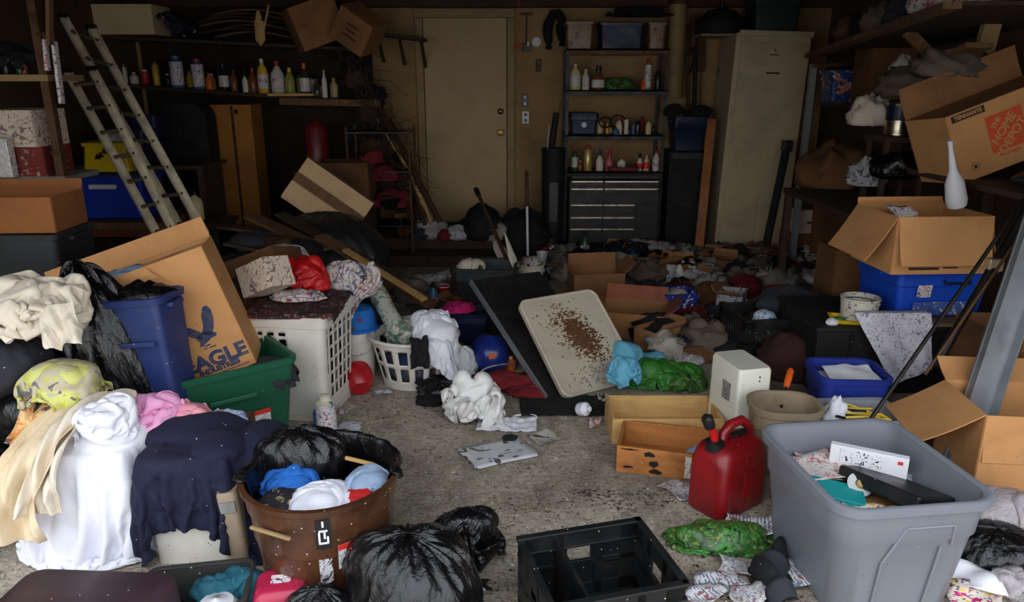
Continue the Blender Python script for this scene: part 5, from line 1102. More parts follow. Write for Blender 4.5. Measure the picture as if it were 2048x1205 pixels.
o = carton('large dull carton base of the heap behind the hamper', .75, .5, .42, (D(590, 600, 4.3).x - .05, 4.45, 0), (0, 0, 5), m=card_dk); MB().box((0, 0, .42), (.74, .49, .004)).build('closed_top', card_dk, o)
# timber boards sloping on the heap
for i, (a, ya, b, yb, w_, m_, lb) in enumerate((((640, 472), 5.2, (868, 612), 4.75, .12, wood, 'long brown plank sloping down to the floor behind the laundry basket'), ((560, 428), 5.6, (800, 560), 4.9, .1, wood_dk, 'dark plank lying behind the long brown plank'), ((440, 452), 5.3, (600, 470), 5.3, .14, wood_dk, 'short dark plank across the heap right of the ladders'),
    ((500, 432), 5.5, (650, 500), 5.0, .12, wood, 'grey-brown plank under the tilted cabinet'), ((455, 486), 4.9, (640, 520), 4.7, .1, wood_dk, 'dark slat lying low behind the brown flattened carton'), ((690, 500), 5.0, (850, 600), 4.6, .05, pine, 'narrow pale batten along the long brown plank'))):
    p, q = D(*a, ya), D(*b, yb); o = thing('timber_plank', lb, 'plank', (p + q) / 2); MB().bar((p - q) / 2, (q - p) / 2, w_, .022).build('board', m_, o, bevel=.003)
for i in range(3):
    p = D(500 + 50 * i, 478 + 8 * i, 4.9); lump('dark_rag', ('left', 'middle', 'right')[i] + ' one of three dark rags in the heap behind the flattened carton', 'rag', (p.x, 4.95, p.z - .08), (.14, .12, .07), [f_slate, rust, f_black][i], seed=80 + i)
sack('bin_bag', f_black, 'dark full bag deep in the heap below the ladders', 'bag', (D(500, 540, 4.9).x, 5.0, 0), (.45, .35, .28), seed=47, knot=False)
sack('bin_bag', bag_soft, 'dark full bag deep in the heap below the tilted cabinet', 'bag', (D(655, 540, 5.8).x, 5.8, 0), (.5, .4, .36), seed=48, knot=False)
# white bucket with blue hat
BX = D(716, 700, 3.98); bk = bucket('white plastic bucket between the tall hamper and the laundry basket', .105, .30, (BX.x, 4.0, 0), white_pl, taper=.8)
o = thing('bucket_hat', 'bright blue cloth hat resting on the white bucket', 'hat', (BX.x, 4.0, .30)); MB().lathe([(.115, 0), (.11, .02), (.105, .09), (.09, .12), (.04, .135), (0, .137)], 28, caps=False).build('crown', f_blue, o, smooth=True, solid=.003); MB().lathe([(.108, .015), (.125, -.002)], 28, caps=False).build('brim', f_blue, o, smooth=True, solid=.003)
for i, (dx_, dz_, m_) in enumerate(((-.03, .06, plain_white), (.04, .08, redb), (.0, .03, amber))): MB().box((dx_, -.112, dz_), (.02, .004, .016)).build('badge', m_, o)
# red pot
p = F(712, 798); o = thing('red_pot', 'glossy red round pot lying on the floor by the white bucket', 'pot', (p.x, p.y + .085, .082), (-62, 0, 20)); MB().lathe([(0, -.075), (.05, -.075), (.078, -.04), (.085, 0), (.08, .04), (.07, .06), (.072, .065), (.062, .065), (.066, .03), (.04, -.05), (0, -.06)], 28, caps=False).build('pot_body', red_pl, o, smooth=True)
# laundry basket
LX, LY = D(826, 680, 3.9).x, 3.94
lb_ = thing('laundry_basket', 'white oval laundry basket with slotted sides holding clothes', 'basket', (LX, LY, 0))
rows = []; NB = 112
for i in range(21):
    q = i / 20; row = []
    for j in range(NB):
        a = 2 * PI * j / NB; k = .74 + .26 * q; row.append((.245 * k * math.cos(a), .205 * k * math.sin(a), .012 + .268 * q))
    rows.append(row)
MB().grid(rows, keep=lambda i, j: not (j % 7 in (2, 3, 4, 5) and (3 <= i <= 8 or 11 <= i <= 16)), wrap=True).build('basket_wall', white_pl, lb_, smooth='all', solid=.004)
MB().lathe([(0, 0), (.74, 0), (.755, .02)], 48, ax=.245, ay=.205).build('base', white_pl, lb_)
MB().tube([(.25 * math.cos(a), .21 * math.sin(a), .283) for a in [2 * PI * k / 56 for k in range(56)]], .011, 8, True).build('rim', white_pl, lb_, smooth=True)
sack('clothes_bag', mat('mixed_wash2', (90, 80, 90), .9, dirt=.1, pattern=('blotch', [(40, 60, 90), (150, 80, 60), (40, 40, 46)]), pscale=9), 'mixed coloured washing inside the white laundry basket', 'clothing', (LX, LY, .02), (.185, .15, .11), seed=49, knot=False, wr=.05, lump=.03)
heap('white_shirt', (.75, .6), 44, (LX + .10, LY + .02, .27), (.14, .12, .15), f_white, 'white shirt heaped over the right side of the laundry basket', 'clothing', seed=50, floor=.14)
P = drape((.62, .62), 46, (LX + .15, LY - .07, .46), cols=[('ell', (LX + .14, LY - .04, .27), (.10, .11, .10)), ('ell', (LX + .05, LY + .04, .30), (.07, .08, .09)), ('ell', (LX + .19, LY + .03, .33), (.05, .06, .07)), ('box', (LX, LY, .14), (.20, .18, .145)), ('floor', .06)], squeeze=.5, bumpy=.06, seed=113, steps=48, stiff=.05); cloth('white_shirt', P, f_white, 'white garment hanging out over the right front of the laundry basket', 'clothing', wr=.012)
strip('black_sock', 'black cloth hanging over the front rim of the laundry basket', 'clothing', [(LX + .04, LY - .12, .29), (LX + .055, LY - .20, .305), (LX + .06, LY - .235, .27), (LX + .06, LY - .23, .17)], .10, f_black, seed=14, fold=.006)
heap('grey_garment', (.5, .4), 32, (LX - .01, LY + .10, .27), (.12, .09, .10), f_grey, 'pale grey cloth at the back of the laundry basket', 'clothing', seed=51, floor=.2)
# long clear wrapped roll leaning in the basket
p, q = D(742, 560, 4.15), D(800, 668, 3.88); o = thing('wrapped_roll', 'long clear plastic wrapped roll leaning into the laundry basket', 'roll', q); v = p - q
film = mat('cloudy_film', (170, 168, 156), .18, dirt=.35, dcol=(80, 70, 56), pattern=('blotch', [(176, 174, 162), (120, 118, 104), (60, 140, 120)]), pscale=9, bump=1.5, bscale=14)
MB().tube([v * t for t in (0, .15, .4, .7, .95, 1.0)], [.04, .055, .05, .055, .05, .02], 12).build('roll_body', film, o, smooth=True); MB().tube([v * t for t in (.5, 1.0)], [.03, .03], 8).build('inner_tube', plain_white, o, smooth=True)
o.children[-1].location = (.01, -.04, .0)
lump('film_bundle', 'crumpled brownish clear film at the left in the laundry basket', 'plastic film', (LX - .06, LY - .02, .25), (.09, .08, .07), film, seed=55, rough=.3)
# can in front of hamper
p = F(652, 872); bottle('spray can with white and colourful label standing before the hamper', (p.x, p.y + .03, 0), .048, .20, mat('colour_can', (214, 214, 206), .35, dirt=.15, pattern=('blotch', [(214, 212, 200), (40, 90, 130), (190, 190, 60)]), pscale=13), wh_b, lab_c, 'can')
bottle('dark small bottle tucked left behind the colourful spray can', (p.x - .045, p.y + .07, 0), .03, .15, blueb, blkb, None)
# cardboard panels leaning
BL, TL, TR = F(1097, 800), D(922, 566, 4.35), D(1060, 548, 4.62)
o, w, h = panel3('black_board', 'large black board leaning behind the stained cream tabletop', 'board', BL + Vector((-.01, 0, .01)), TL, TR, .03, black_matte)
MB().box((0, 0, 0), (w, .028, h)).build('board', black_matte, o, bevel=.006); MB().box((-w / 2 - .004, 0, 0), (.012, .034, h)).build('edge_strip', steel, o)
heap('support_bag', (.6, .5), 26, (D(1010, 640, 4.5).x + .02, 4.66, .1), (.2, .14, .14), f_black, 'dark bag the black board leans on', 'bag', seed=52)
BL, TL, TR = F(1128, 805), D(1024, 606, 4.02), D(1178, 580, 4.33)
o, w, h = panel3('folding_tabletop', 'stained cream plastic tabletop leaning on the black board', 'tabletop', BL + Vector((0, 0, .014)), TL, TR, .03, stained_board)
def yloft(mb, secs):       # rounded rectangles stacked along -y (towards the viewer)
    rings = [[Vector((v.x, -v.z, v.y)) for v in rring(hx, hy, r, z, 8)] for z, hx, hy, r in secs]; return mb.loft(rings)
yloft(MB(), [(-.02, w / 2 - .004, h / 2 - .004, .05), (-.015, w / 2, h / 2, .055), (.012, w / 2, h / 2, .055), (.016, w / 2 - .004, h / 2 - .004, .052), (.0165, w / 2 - .012, h / 2 - .012, .045), (.012, w / 2 - .016, h / 2 - .016, .042)]).build('tabletop_panel', stained_board, o, smooth=True)
rs = random.Random(4); q = MB()
for k in range(620):                       # dried mud splashed on the tabletop
    t = rs.random() ** .8; a = rs.random() * 6.28; x = .02 + .13 * t * math.cos(a) + .03 * rs.gauss(0, 1) * t; z = .035 + .17 * t * math.sin(a) - x * .55 + .02 * rs.gauss(0, 1)
    if abs(x) > w / 2 - .03 or abs(z) > h / 2 - .03: continue
    s_ = rs.uniform(.003, .012) * (1.5 - t); b0 = rs.random() * 6; pts = [(x + s_ * (1 + .9 * rs.random()) * math.cos(b0 + c_ * 1.05), z + s_ * (.5 + .7 * rs.random()) * math.sin(b0 + c_ * 1.05)) for c_ in range(6)]
    n0 = len(q.v); q.add([(X, -.0128, Z) for X, Z in pts] + [(x, -.0150, z)], [(c_, (c_ + 1) % 6, 6) for c_ in range(6)])
q3 = MB()
for k in range(420):
    x = .01 + .085 * rs.gauss(0, 1); z = .04 + .11 * rs.gauss(0, 1) - x * .5
    if abs(x) > w / 2 - .03 or abs(z) > h / 2 - .03: continue
    s_ = rs.uniform(.002, .008); b0 = rs.random() * 6; pts = [(x + s_ * (1 + .9 * rs.random()) * math.cos(b0 + c_ * 1.25), z + s_ * (.5 + .7 * rs.random()) * math.sin(b0 + c_ * 1.25)) for c_ in range(5)]
    q3.add([(X, -.0127, Z) for X, Z in pts] + [(x, -.0138, z)], [(c_, (c_ + 1) % 5, 5) for c_ in range(5)])
q3.build('mud_stain', stain_l, o, label='paler mud flecks round the brown splash')['kind'] = 'stuff'
m_o = q.build('mud_stain', stain_m, o, label='brown mud splashed across the middle'); m_o['kind'] = 'stuff'
q = MB()
for k in range(60):
    x, z = rs.uniform(-w / 2 + .04, w / 2 - .04), rs.uniform(-h / 2 + .03, -h / 4); q.bar((x, -.0135, z), (x + rs.uniform(-.03, .03), -.0135, z - rs.uniform(.004, .02)), .003, .002, up=(0, 1, 0))
q.build('scuff_marks', mat('scuff', (100, 88, 70), .9), o)['kind'] = 'stuff'
# navy bin with magenta cloth, helmet, black oddments
cx, z, w_, h_ = B(898, 622, 984, 704, 4.5); tote('navy blue bin behind the white shirt with a magenta cloth on it', w_, .26, D(940, 628, 4.5).z, (cx, 4.62, 0), m=blue_dk, r=.03, handles=False, name='navy_bin')
heap('magenta_cloth', (.45, .35), 28, (D(915, 622, 4.5).x, 4.55, D(940, 628, 4.5).z), (.11, .08, .06), f_magenta, 'magenta cloth lying on the navy blue bin', 'cloth', seed=53, floor=D(940, 628, 4.5).z)
p = F(978, 752); o = thing('sports_helmet', 'dark blue sports helmet with small orange mark beside the black board', 'helmet', (p.x, p.y + .12, .0), (0, 0, 25)); blue_h = mat('helmet_blue', (24, 40, 110), .25, dirt=.3, dcol=(60, 60, 70), specks=.06)
MB().lathe([(.10, .01), (.115, .05), (.118, .1), (.10, .16), (.06, .2), (0, .21)], 32, ay=1.12, caps=False).build('shell', blue_h, o, smooth=True, solid=.006); MB().tube([(.11 * math.cos(a), -.125 + .0 * a, .035 + .03 * math.sin(a)) for a in [PI * k / 12 for k in range(13)]], .006).build('face_guard', steel, o, smooth=True); MB().box((-.03, -.118, .12), (.05, .01, .03)).build('badge', orange_pl, o, bevel=.003)
o = bottle('small orange cup with white ring right of the blue helmet', (F(1022, 745).x, F(1022, 745).y + .05, 0), .03, .08, orange_pl, wh_b, None, name='orange_cup', cat='cup')
for i, (px, py, r_, m_, lb) in enumerate(((880, 790, (.12, .09, .06), bag_m, 'black crumpled bag on the floor right of the laundry basket'), (862, 808, (.07, .05, .03), f_black, 'black scrap of cloth before the crumpled black bag'), (925, 750, (.08, .07, .10), f_grey, 'grey-white cloth between the basket shirt and the blue helmet'), (905, 715, (.06, .05, .07), card_d, 'brown crumpled paper bag behind the grey-white cloth'), (1010, 775, (.2, .09, .05), f_dkred, 'dark red cloth on the floor behind the white bag'), (1060, 790, (.12, .07, .03), f_dkred, 'flat dark red cloth corner under the black board'))):
    p = F(px, py); lump('crumpled_cloth' if 'cloth' in lb else 'crumpled_bag', lb, 'cloth' if 'cloth' in lb else 'bag', (p.x, p.y, 0), r_, m_, seed=60 + i, rough=.28)
# white bag
p = F(948, 848); heap('white_carrier_bag', (.85, .75), 52, (p.x, p.y + .03, .0), (.15, .12, .13), white_bag, 'full white carrier bag standing alone on the concrete', 'bag', seed=54, gat=1.0, extra=[('ell', (p.x - .0, p.y + .03, .1), (.085, .07, .12)), ('ell', (p.x - .06, p.y + .02, .23), (.04, .035, .06)), ('ell', (p.x + .05, p.y + .03, .22), (.04, .035, .055))], h0=.36)
o = sack('white_carrier_bag', white_bag, 'white bag body under the loose white handles on the concrete', 'bag', (p.x, p.y + .03, 0), (.135, .11, .11), seed=55, knot=False, wr=.15) if False else None
P = drape((.34, .16), 28, (F(1015, 852).x, F(1015, 852).y, .03), cols=[('floor', 0)], squeeze=.8, bumpy=.012, seed=56, steps=26); cloth('white_film', P, f_white, 'flat white strip of film trailing right of the white carrier bag', 'plastic film')
MB().tube([(F(1050, 838).x + .06 * math.cos(a), F(1050, 838).y + .03 * math.sin(a), .008) for a in [2 * PI * k / 24 for k in range(24)]], .006, 6, True).build('white_loop', plain_white, smooth=True); tag(bpy.data.objects['white_loop'], 'thin white loop lying at the end of the white film strip', 'strap')
P = drape((.55, .26), 34, (F(1135, 815).x, F(1135, 815).y, .05), cols=[('floor', 0)], squeeze=.85, bumpy=.012, seed=57, steps=26); cloth('black_mat', P, f_black, 'black flat cloth on the floor below the tabletop', 'cloth')
p = F(1168, 842); bottle('small white paper cup lying on the black flat cloth', (p.x - .02, p.y + .04, .045), .035, .075, plain_white, plain_white, None, rt=(70, 0, 40), name='paper_cup', cat='cup')
# papers on the concrete
o = paper('grey-white magazine lying open on the bare concrete', F(996, 907, .004), .31, .21, mat('pale_magazine', (206, 206, 208), .6, dirt=.25, dcol=(120, 112, 104), dscale=6, pattern=('print', [(90, 84, 80)]), pscale=9), (0, 0, 24), seed=6, curl=.005, name='magazine', cat='magazine', thick=.006)
paper('yellow and grey card lying behind the magazine on the concrete', F(1090, 880, .003), .13, .12, mat('grey_yellow_card', (190, 186, 176), .6, dirt=.2, pattern=('blotch', [(196, 190, 176), (60, 56, 54), (206, 176, 60)]), pscale=9), (0, 0, 40), seed=2, curl=.01)
lump('black_scrap', 'small black crumple on the magazine corner', 'scrap', F(1020, 880, .012), (.035, .02, .016), f_black, seed=3)
for i, (px, py, w_, d_, m_, lb) in enumerate(((700, 858, .12, .09, p_grey, 'smudged paper on the floor right of the colourful spray can'), (765, 788, .10, .05, p_grey, 'small paper by the foot of the laundry basket'), (690, 828, .05, .04, p_color, 'coloured scrap on the floor below the red pot'), (1190, 850, .1, .05, p_red, 'red and white flyer beside the cream drawer'), (1205, 800, .07, .06, p_color, 'coloured scrap between tabletop and cream drawer'), (1352, 985, .15, .1, p_color, 'coloured leaflet on the floor under the orange wood drawer'), (930, 770, .07, .06, p_grey, 'grey scrap of paper beside the helmet'))):
    paper(lb, F(px, py, .003), w_, d_, m_, (0, 0, 25 * i), seed=10 + i)
# grey tote in the middle distance with clothes
cx, z, w_, h_ = B(907, 545, 1035, 605, 5.35); gz = D(960, 540, 5.3).z
tote('slate grey tote half full of clothes behind the black board', w_, .4, gz, (cx, 5.5, 0), (0, 0, -4), m=dark_tote, r=.03)
heap('striped_garment', (.4, .35), 24, (D(940, 535, 5.4).x, 5.45, gz - .04), (.10, .09, .10), f_beige, 'pale striped cloth at the left in the slate grey tote', 'clothing', seed=71, floor=gz - .1)
p, q = D(1018, 468, 5.6), D(1035, 522, 5.5); o = thing('feather_fan', 'long white feather-shaped fan blade standing behind the grey tote', 'fan blade', q + Vector((0, 0, -.1))); MB().lathe([(.0, 0), (.025, .03), (.035, .12), (.02, .24), (.004, .34)], 12, ay=.25).build('blade', wh_b, o, smooth=True, rt=aim(q, p)); MB().cyl((0, 0, 0), (0, 0, -.1), .012).build('stem', rust, o)
bucket('pale bucket with a black handle and rubbish right of the grey tote', .11, .22, (D(1062, 545, 5.8).x, 5.85, 0), wh_b, rim=True)
heap('bucket_rubbish', (.35, .3), 22, (D(1062, 515, 5.85).x, 5.85, .2), (.09, .09, .09), mat('black_white_film', (190, 184, 170), .4, dirt=.3, pattern=('blotch', [(196, 190, 176), (40, 36, 34), (30, 28, 28)]), pscale=12), 'black and white rubbish bag in the pale bucket', 'bag', seed=72, floor=.15)
# brown boxes
cx, z, w_, h_ = B(1137, 540, 1258, 604, 5.45); p = F(1195, 602); carton('open brown box in the middle distance before the tool chest', .40, .3, .21, (p.x, p.y + .17, 0), (0, 0, 6), m=card_d, flaps={'b': (15, .1), 'r': (40, .12), 'l': (35, .12)}, mi=card_d)
p = F(1275, 682); carton('open reddish brown box behind the stained tabletop', .44, .36, .17, (p.x, p.y + .22, 0), (0, 0, -16), m=card_d, flaps={'b': (10, .1), 'l': (60, .12), 'r': (50, .12)}, mi=mat('reddish_card', (150, 84, 60), .85, dirt=.3))
p = F(1358, 650); o = tote('bright blue bag-like bin with white print beside the reddish brown box', .26, .22, .22, (p.x, p.y + .12, 0), (0, 0, 10), m=mat('blue_print_bin', (22, 50, 140), .5, dirt=.2, pattern=('print', [(200, 204, 214)]), pscale=11), r=.03, handles=False, rim=.008, name='blue_bag_bin', cat='bin')
heap('film_scraps', (.3, .3), 20, (p.x, p.y + .12, .18), (.09, .08, .05), clear_bag, 'film scraps filling the blue printed bin', 'plastic film', seed=73, floor=.12)
heap('cream_towel', (.5, .35), 30, (F(1392, 680).x, F(1392, 680).y, .0), (.14, .09, .04), mat('spotted_cream', (220, 206, 160), .85, dirt=.1, pattern=('print', [(50, 40, 34)]), pscale=7), 'cream cloth with dark spots on the floor left of the black milk crate', 'cloth', seed=74)
heap('brown_bag', (.6, .5), 30, (F(1380, 715).x, F(1380, 715).y, .0), (.22, .14, .08), card_dk, 'brown flattened paper sack under the spotted cream cloth', 'sack', seed=75)
P = drape((.5, .35), 40, (F(1265, 745).x, F(1265, 745).y, .28), cols=[('floor', 0), ('ell', (F(1250, 750).x, F(1250, 750).y, .05), (.1, .09, .14)), ('ell', (F(1310, 735).x, F(1310, 735).y, .0), (.15, .08, .08))], squeeze=.6, bumpy=.04, seed=58, steps=45, stiff=.06); cloth('light_blue_garment', P, f_ltblue, 'light blue cloth beside the right edge of the stained tabletop', 'clothing', wr=.012)
heap('light_blue_sleeve', (.45, .35), 34, (D(1250, 720, 3.7).x, 3.74, .02), (.09, .08, .24), f_ltblue, 'light blue garment standing up against the stained tabletop', 'clothing', seed=115)
p = F(1330, 785); heap('green_bag', (.95, .7), 48, (p.x, p.y + .14, .0), (.25, .14, .15), f_green, 'crumpled green carrier bag behind the cream wooden drawer', 'bag', seed=59)
heap('green_bag', (.5, .4), 32, (p.x + .12, p.y + .06, .0), (.12, .08, .11), f_green2, 'green and yellow printed bag in front of the crumpled green bag', 'bag', seed=60)
heap('mixed_scraps', (.4, .3), 26, (F(1375, 728).x, F(1375, 728).y, .0), (.12, .05, .06), p_color, 'colourful wrappers behind the green bag', 'wrapper', seed=61)
# ---------------------------------------------------------------- right side
def drawer_box(label, w, d, h, loc, rz, m, mi, t=.014):
    o = thing('wooden_drawer', label, 'drawer', loc, (0, 0, rz))  # a loose drawer set down on the floor
    MB().box((0, 0, .012), (w - .01, d - .01, .008)).build('drawer_bottom', mi, o)
    MB().box((0, -d / 2, h / 2), (w, t, h)).build('drawer_front', m, o, bevel=.002); MB().box((0, d / 2, h / 2), (w, t, h)).build('drawer_back', mi, o, bevel=.002)
    for a in (-1, 1): MB().box((a * (w / 2 - t / 2), 0, h / 2), (t, d - t, h)).build('drawer_side', mi, o, bevel=.002)
    return o
a, b = F(1222, 885, 0), F(1450, 885, 0)
p1, p2 = F(1225, 838, .13), F(1447, 836, .13)
o = drawer_box('cream wooden drawer standing behind the orange wood drawer', (p2 - p1).length, .27, .13, ((p1.x + p2.x) / 2, p1.y + .135, 0), 0, pine, pine)
a, b = F(1232, 942), F(1400, 974)
o = drawer_box('orange wood drawer with peeling black paint and a picture label', .44, .26, .125, (0, 0, 0), -14, oak, oak); place(o, Vector((a.x, a.y, 0)), (0, 0, -14), (-.22, -.13, 0))
slab_sign(o, mat('picture_label', (222, 216, 204), .6, dirt=.1, pattern=('blotch', [(224, 218, 206), (190, 40, 50), (90, 120, 160), (200, 170, 60)]), pscale=26), .125, .10, (.135, -.1385, .06))
for i, (x, z, w_, h_) in enumerate(((-.16, .115, .09, .006), (-.08, .1, .06, .02), (-.06, .055, .045, .025), (-.05, .02, .06, .02), (-.17, .03, .06, .01))): r5 = random.Random(i + 3); poly([(w_ * .5 * math.cos(t * .52) * r5.uniform(.6, 1.15), h_ * .75 * math.sin(t * .52) * r5.uniform(.45, 1.1)) for t in range(12)], -.0012).build('peeled_patch', black_matte, o, loc=(x, -.1372, z))
heap('blue_white_cloth', (.25, .2), 22, o.matrix_basis @ Vector((.13, .02, .015)), (.07, .05, .06), f_denim, 'pale blue cloth inside the orange wood drawer', 'cloth', seed=81, floor=.012)
# white appliance box
p = F(1480, 745, .38); o = thing('white_housing', 'glossy white rounded box standing behind the taupe bin', 'box', (0, 0, 0)); place(o, Vector((p.x, p.y, 0)), (0, 0, 14), (-.085, -.13, 0)); MB().rrloft([(0, .085, .13, .015), (.37, .085, .13, .02), (.385, .078, .123, .02)]).build('housing', cream_pl, o, smooth=True)
MB().box((-.0865, -.03, .25), (.002, .07, .09)).build('dark_logo_patch', mat('smudged_logo', (150, 148, 140), .6, pattern=('print', [(50, 50, 52), (60, 60, 60)]), pscale=26), o); MB().box((.02, -.131, .345), (.006, .002, .008)).box((.02, -.131, .325), (.006, .002, .008)).build('mark', kraft_dk, o); MB().rrloft([(.0, .0875, .1325, .02), (.012, .0875, .1325, .02)], caps=False).build('foot_rim', cream_pl, o)
# taupe bin
p = F(1562, 800, .32); o = tote('taupe dusty plastic bin behind the grey tote', .31, .26, .32, (p.x + .01, p.y - .02, 0), (0, 0, -4), m=taupe_pl, r=.09, rim=.014, handles=False, name='waste_bin', cat='bin', taper=.8)
# black milk crate
p = F(1484, 737); o = crate('black milk crate of odds and ends behind the white rounded box', .47, .36, .30, (0, 0, 0)); place(o, Vector((p.x, p.y, .0)), (0, 0, 9), (-.235, -.18, 0)); cc = Vector(o.location)
sack('crate_filling', mat('green_scraps', (96, 104, 78), .6, dirt=.2, pattern=('blotch', [(70, 80, 60), (170, 176, 140), (40, 44, 36)]), pscale=22, bump=1), 'green-grey rubbish showing through the black milk crate', 'rubbish', (cc.x, cc.y, .02), (.2, .15, .12), seed=82, knot=False, wr=.1, lump=.05)
heap('blue_white_bag', (.3, .25), 26, (D(1535, 640, 4.2).x, 4.25, .26), (.07, .06, .06), mat('blue_white_print', (190, 210, 226), .5, dirt=.1, pattern=('blotch', [(196, 212, 226), (90, 140, 190), (180, 130, 100)]), pscale=13), 'small blue and white bag on top of the black milk crate', 'bag', seed=83, floor=.25)
lump('grey_jacket', 'dark grey bundle behind the small blue and white bag', 'clothing', (D(1590, 610, 4.4).x, 4.5, .22), (.2, .13, .11), f_slate, seed=84)
p = D(1560, 760, 3.5); o = thing('screwdriver', 'large screwdriver with orange and black handle above the taupe bin', 'screwdriver', D(1562, 815, 3.04), (0, 0, 0)); v = D(1582, 738, 3.2) - D(1562, 815, 3.04); MB().cyl((0, 0, 0), v * .55, .008).build('shaft', black_matte, o, smooth=True); MB().tube([v * .5, v * .7, v * .95, v * 1.0], [.012, .016, .016, .008]).build('handle', orange_pl, o, smooth=True)
lump('dark_red_bundle', 'dark red-brown bundle on the floor below the milk crate', 'cloth', (F(1600, 765).x, F(1600, 765).y + .1, 0), (.22, .15, .16), mat('maroon_cloth', (60, 26, 24), .9, dirt=.3, specks=.05), seed=85)
# black chest and what stands on it
cl, cr_ = D(1650, 640, 3.75), D(1960, 640, 3.75); ch = .385
o = thing('storage_chest', 'big black chest under the bright blue tote', 'chest', ((cl.x + cr_.x) / 2 + .02, 4.05, 0)); CW = cr_.x - cl.x + .1
MB().box((0, 0, ch / 2 - .01), (CW, .6, ch - .02)).build('chest_body', black_matte, o, bevel=.01); MB().box((0, 0, ch - .012), (CW + .03, .63, .025)).build('lid', black_matte, o, bevel=.006); MB().box((-CW * .3, -.303, ch * .5), (.02, .012, ch * .8)).build('rib', black_pl, o); CX = o.location.x
p = D(1905, 640, 3.72); o = MB().box((0, 0, 0), (.42, .5, .02)).build('cream_board', trim_m, bevel=.002); place(o, (p.x, 4.0, ch + .011)); tag(o, 'cream board on the black chest under the bright blue tote', 'board')
b0, b1 = D(1818, 622, 3.78), D(1985, 622, 3.78)
bt = tote('bright blue tote with torn stickers under the open carton', .56, .48, .27, (D(1875, 600, 3.78).x + .05, 4.06, ch + .02), (0, 0, 4), m=blue_tote, r=.03, lid=blue_tote, lidh=.012, taper=.9)
slab_sign(bt, lab_c, .08, .07, (-.12, -.232, .16), (6, 0, 0)); slab_sign(bt, mat('torn_white', (60, 90, 170), .6, pattern=('print', [(200, 200, 200), (120, 120, 110)]), pscale=22), .3, .08, (-.02, -.228, .06), (4, 0, 0)); MB().tube([(-.02, -.235, .22), (-.02, -.25, .205), (.12, -.25, .205), (.12, -.235, .22)], .006).build('wire_handle', black_metal, bt)
bz = ch + .02 + .27 + .014
oc = carton('open brown carton with folded-out flaps standing on the bright blue tote', .50, .42, .30, (0, 0, 0), (0, 0, 3), flaps={'f': (164, .25), 'l': (146, .27), 'b': (16, .04), 'r': (165, .2)}, mi=card)
pc = D(1784, 531, 3.70); place(oc, Vector((pc.x, pc.y, bz)), (0, 0, 3), (-.25, -.21, 0)); text('DISPOSABLE', .04, kraft_dk, oc, (-.02, -.2135, .03), sx=1.3) if False else None
MB().box((-.08, -.2135, .03), (.16, .001, .014)).box((.06, -.2135, .034), (.08, .001, .008)).build('printed_line', kraft_dk, oc)
paper('white leaflet with blue print sticking out of the open carton', oc.location + Vector((-.12, .0, .27)), .13, .12, lab_c, (40, 0, 10), seed=31, name='leaflet')
for k, s_ in ((0, 1),):
    p = D(1916, 400, 3.84); o = thing('white_vase', 'white long-necked vase leaning in the open carton', 'vase', p + Vector((0, 0, -.03)), (8, -20, 0)); MB().lathe([(0, 0), (.045, 0), (.052, .03), (.045, .13), (.02, .2), (.011, .32), (.013, .36), (.009, .36)], 24).build('vase_body', plain_white, o, smooth=True)
heap('white_rag', (.3, .2), 20, oc.location + Vector((.02, 0, .2)), (.1, .08, .05), f_beige, 'pale rag in the open carton beside the white vase', 'rag', seed=86, floor=bz)
# brown box behind, under flap
o = carton('tall brown carton behind the bright blue tote at its left', .3, .3, .62, (D(1725, 560, 4.5).x, 4.72, 0), m=card_dk); MB().box((0, 0, .62), (.29, .29, .004)).build('closed_top', card_dk, o)
# white round bucket on a yellow tray
p = D(1742, 622, 3.72); o = MB().rrloft([(0, .16, .07, .02), (.02, .17, .08, .02), (.02, .155, .065, .02), (.006, .15, .06, .02)]).build('yellow_tray', yellow_pl, smooth=True); place(o, (p.x + .02, 3.84, ch + .003), (0, 0, -12)); tag(o, 'yellow tray on the left end of the black chest', 'tray')
o = bucket('short white tub with dark print standing on the yellow tray', .098, .12, (p.x + .01, 3.87, ch + .01), mat('white_printed_tub', (214, 206, 190), .5, dirt=.25, dcol=(130, 110, 90), pattern=('print', [(110, 110, 112), (120, 130, 130)]), pscale=12), taper=.95, handle=False, name='white_tub', cat='tub')
MB().tube([(.085 * math.cos(a), .085 * math.sin(a), .1) for a in [2 * PI * k / 20 for k in range(20)]], .004, 6, True).build('inner_ring', steel, o, smooth=True)
for i in range(3): lump('small_scrap', ('white', 'green', 'grey')[i] + ' scrap lying left of the yellow tray on the chest', 'scrap', (p.x - .16 + .05 * i, 3.80 + .03 * i, ch), (.03, .025, .02), (plain_white, f_green, f_grey)[i], seed=90 + i)
quadcloth('scribbled_cloth', 'white cloth with dark smudges hanging off the black chest', 'cloth', D(1708, 626, 3.71), D(1862, 626, 3.71), D(1866, 738, 3.60), D(1784, 772, 3.58), p_sheet, wave=.008, seed=7, n=32)
quadcloth('scribbled_cloth', 'top edge of the smudged cloth lying back over the chest lid', 'cloth', D(1715, 622, 3.80), D(1850, 622, 3.80), D(1862, 626, 3.71), D(1708, 626, 3.71), p_sheet, wave=.003, seed=9, n=14)
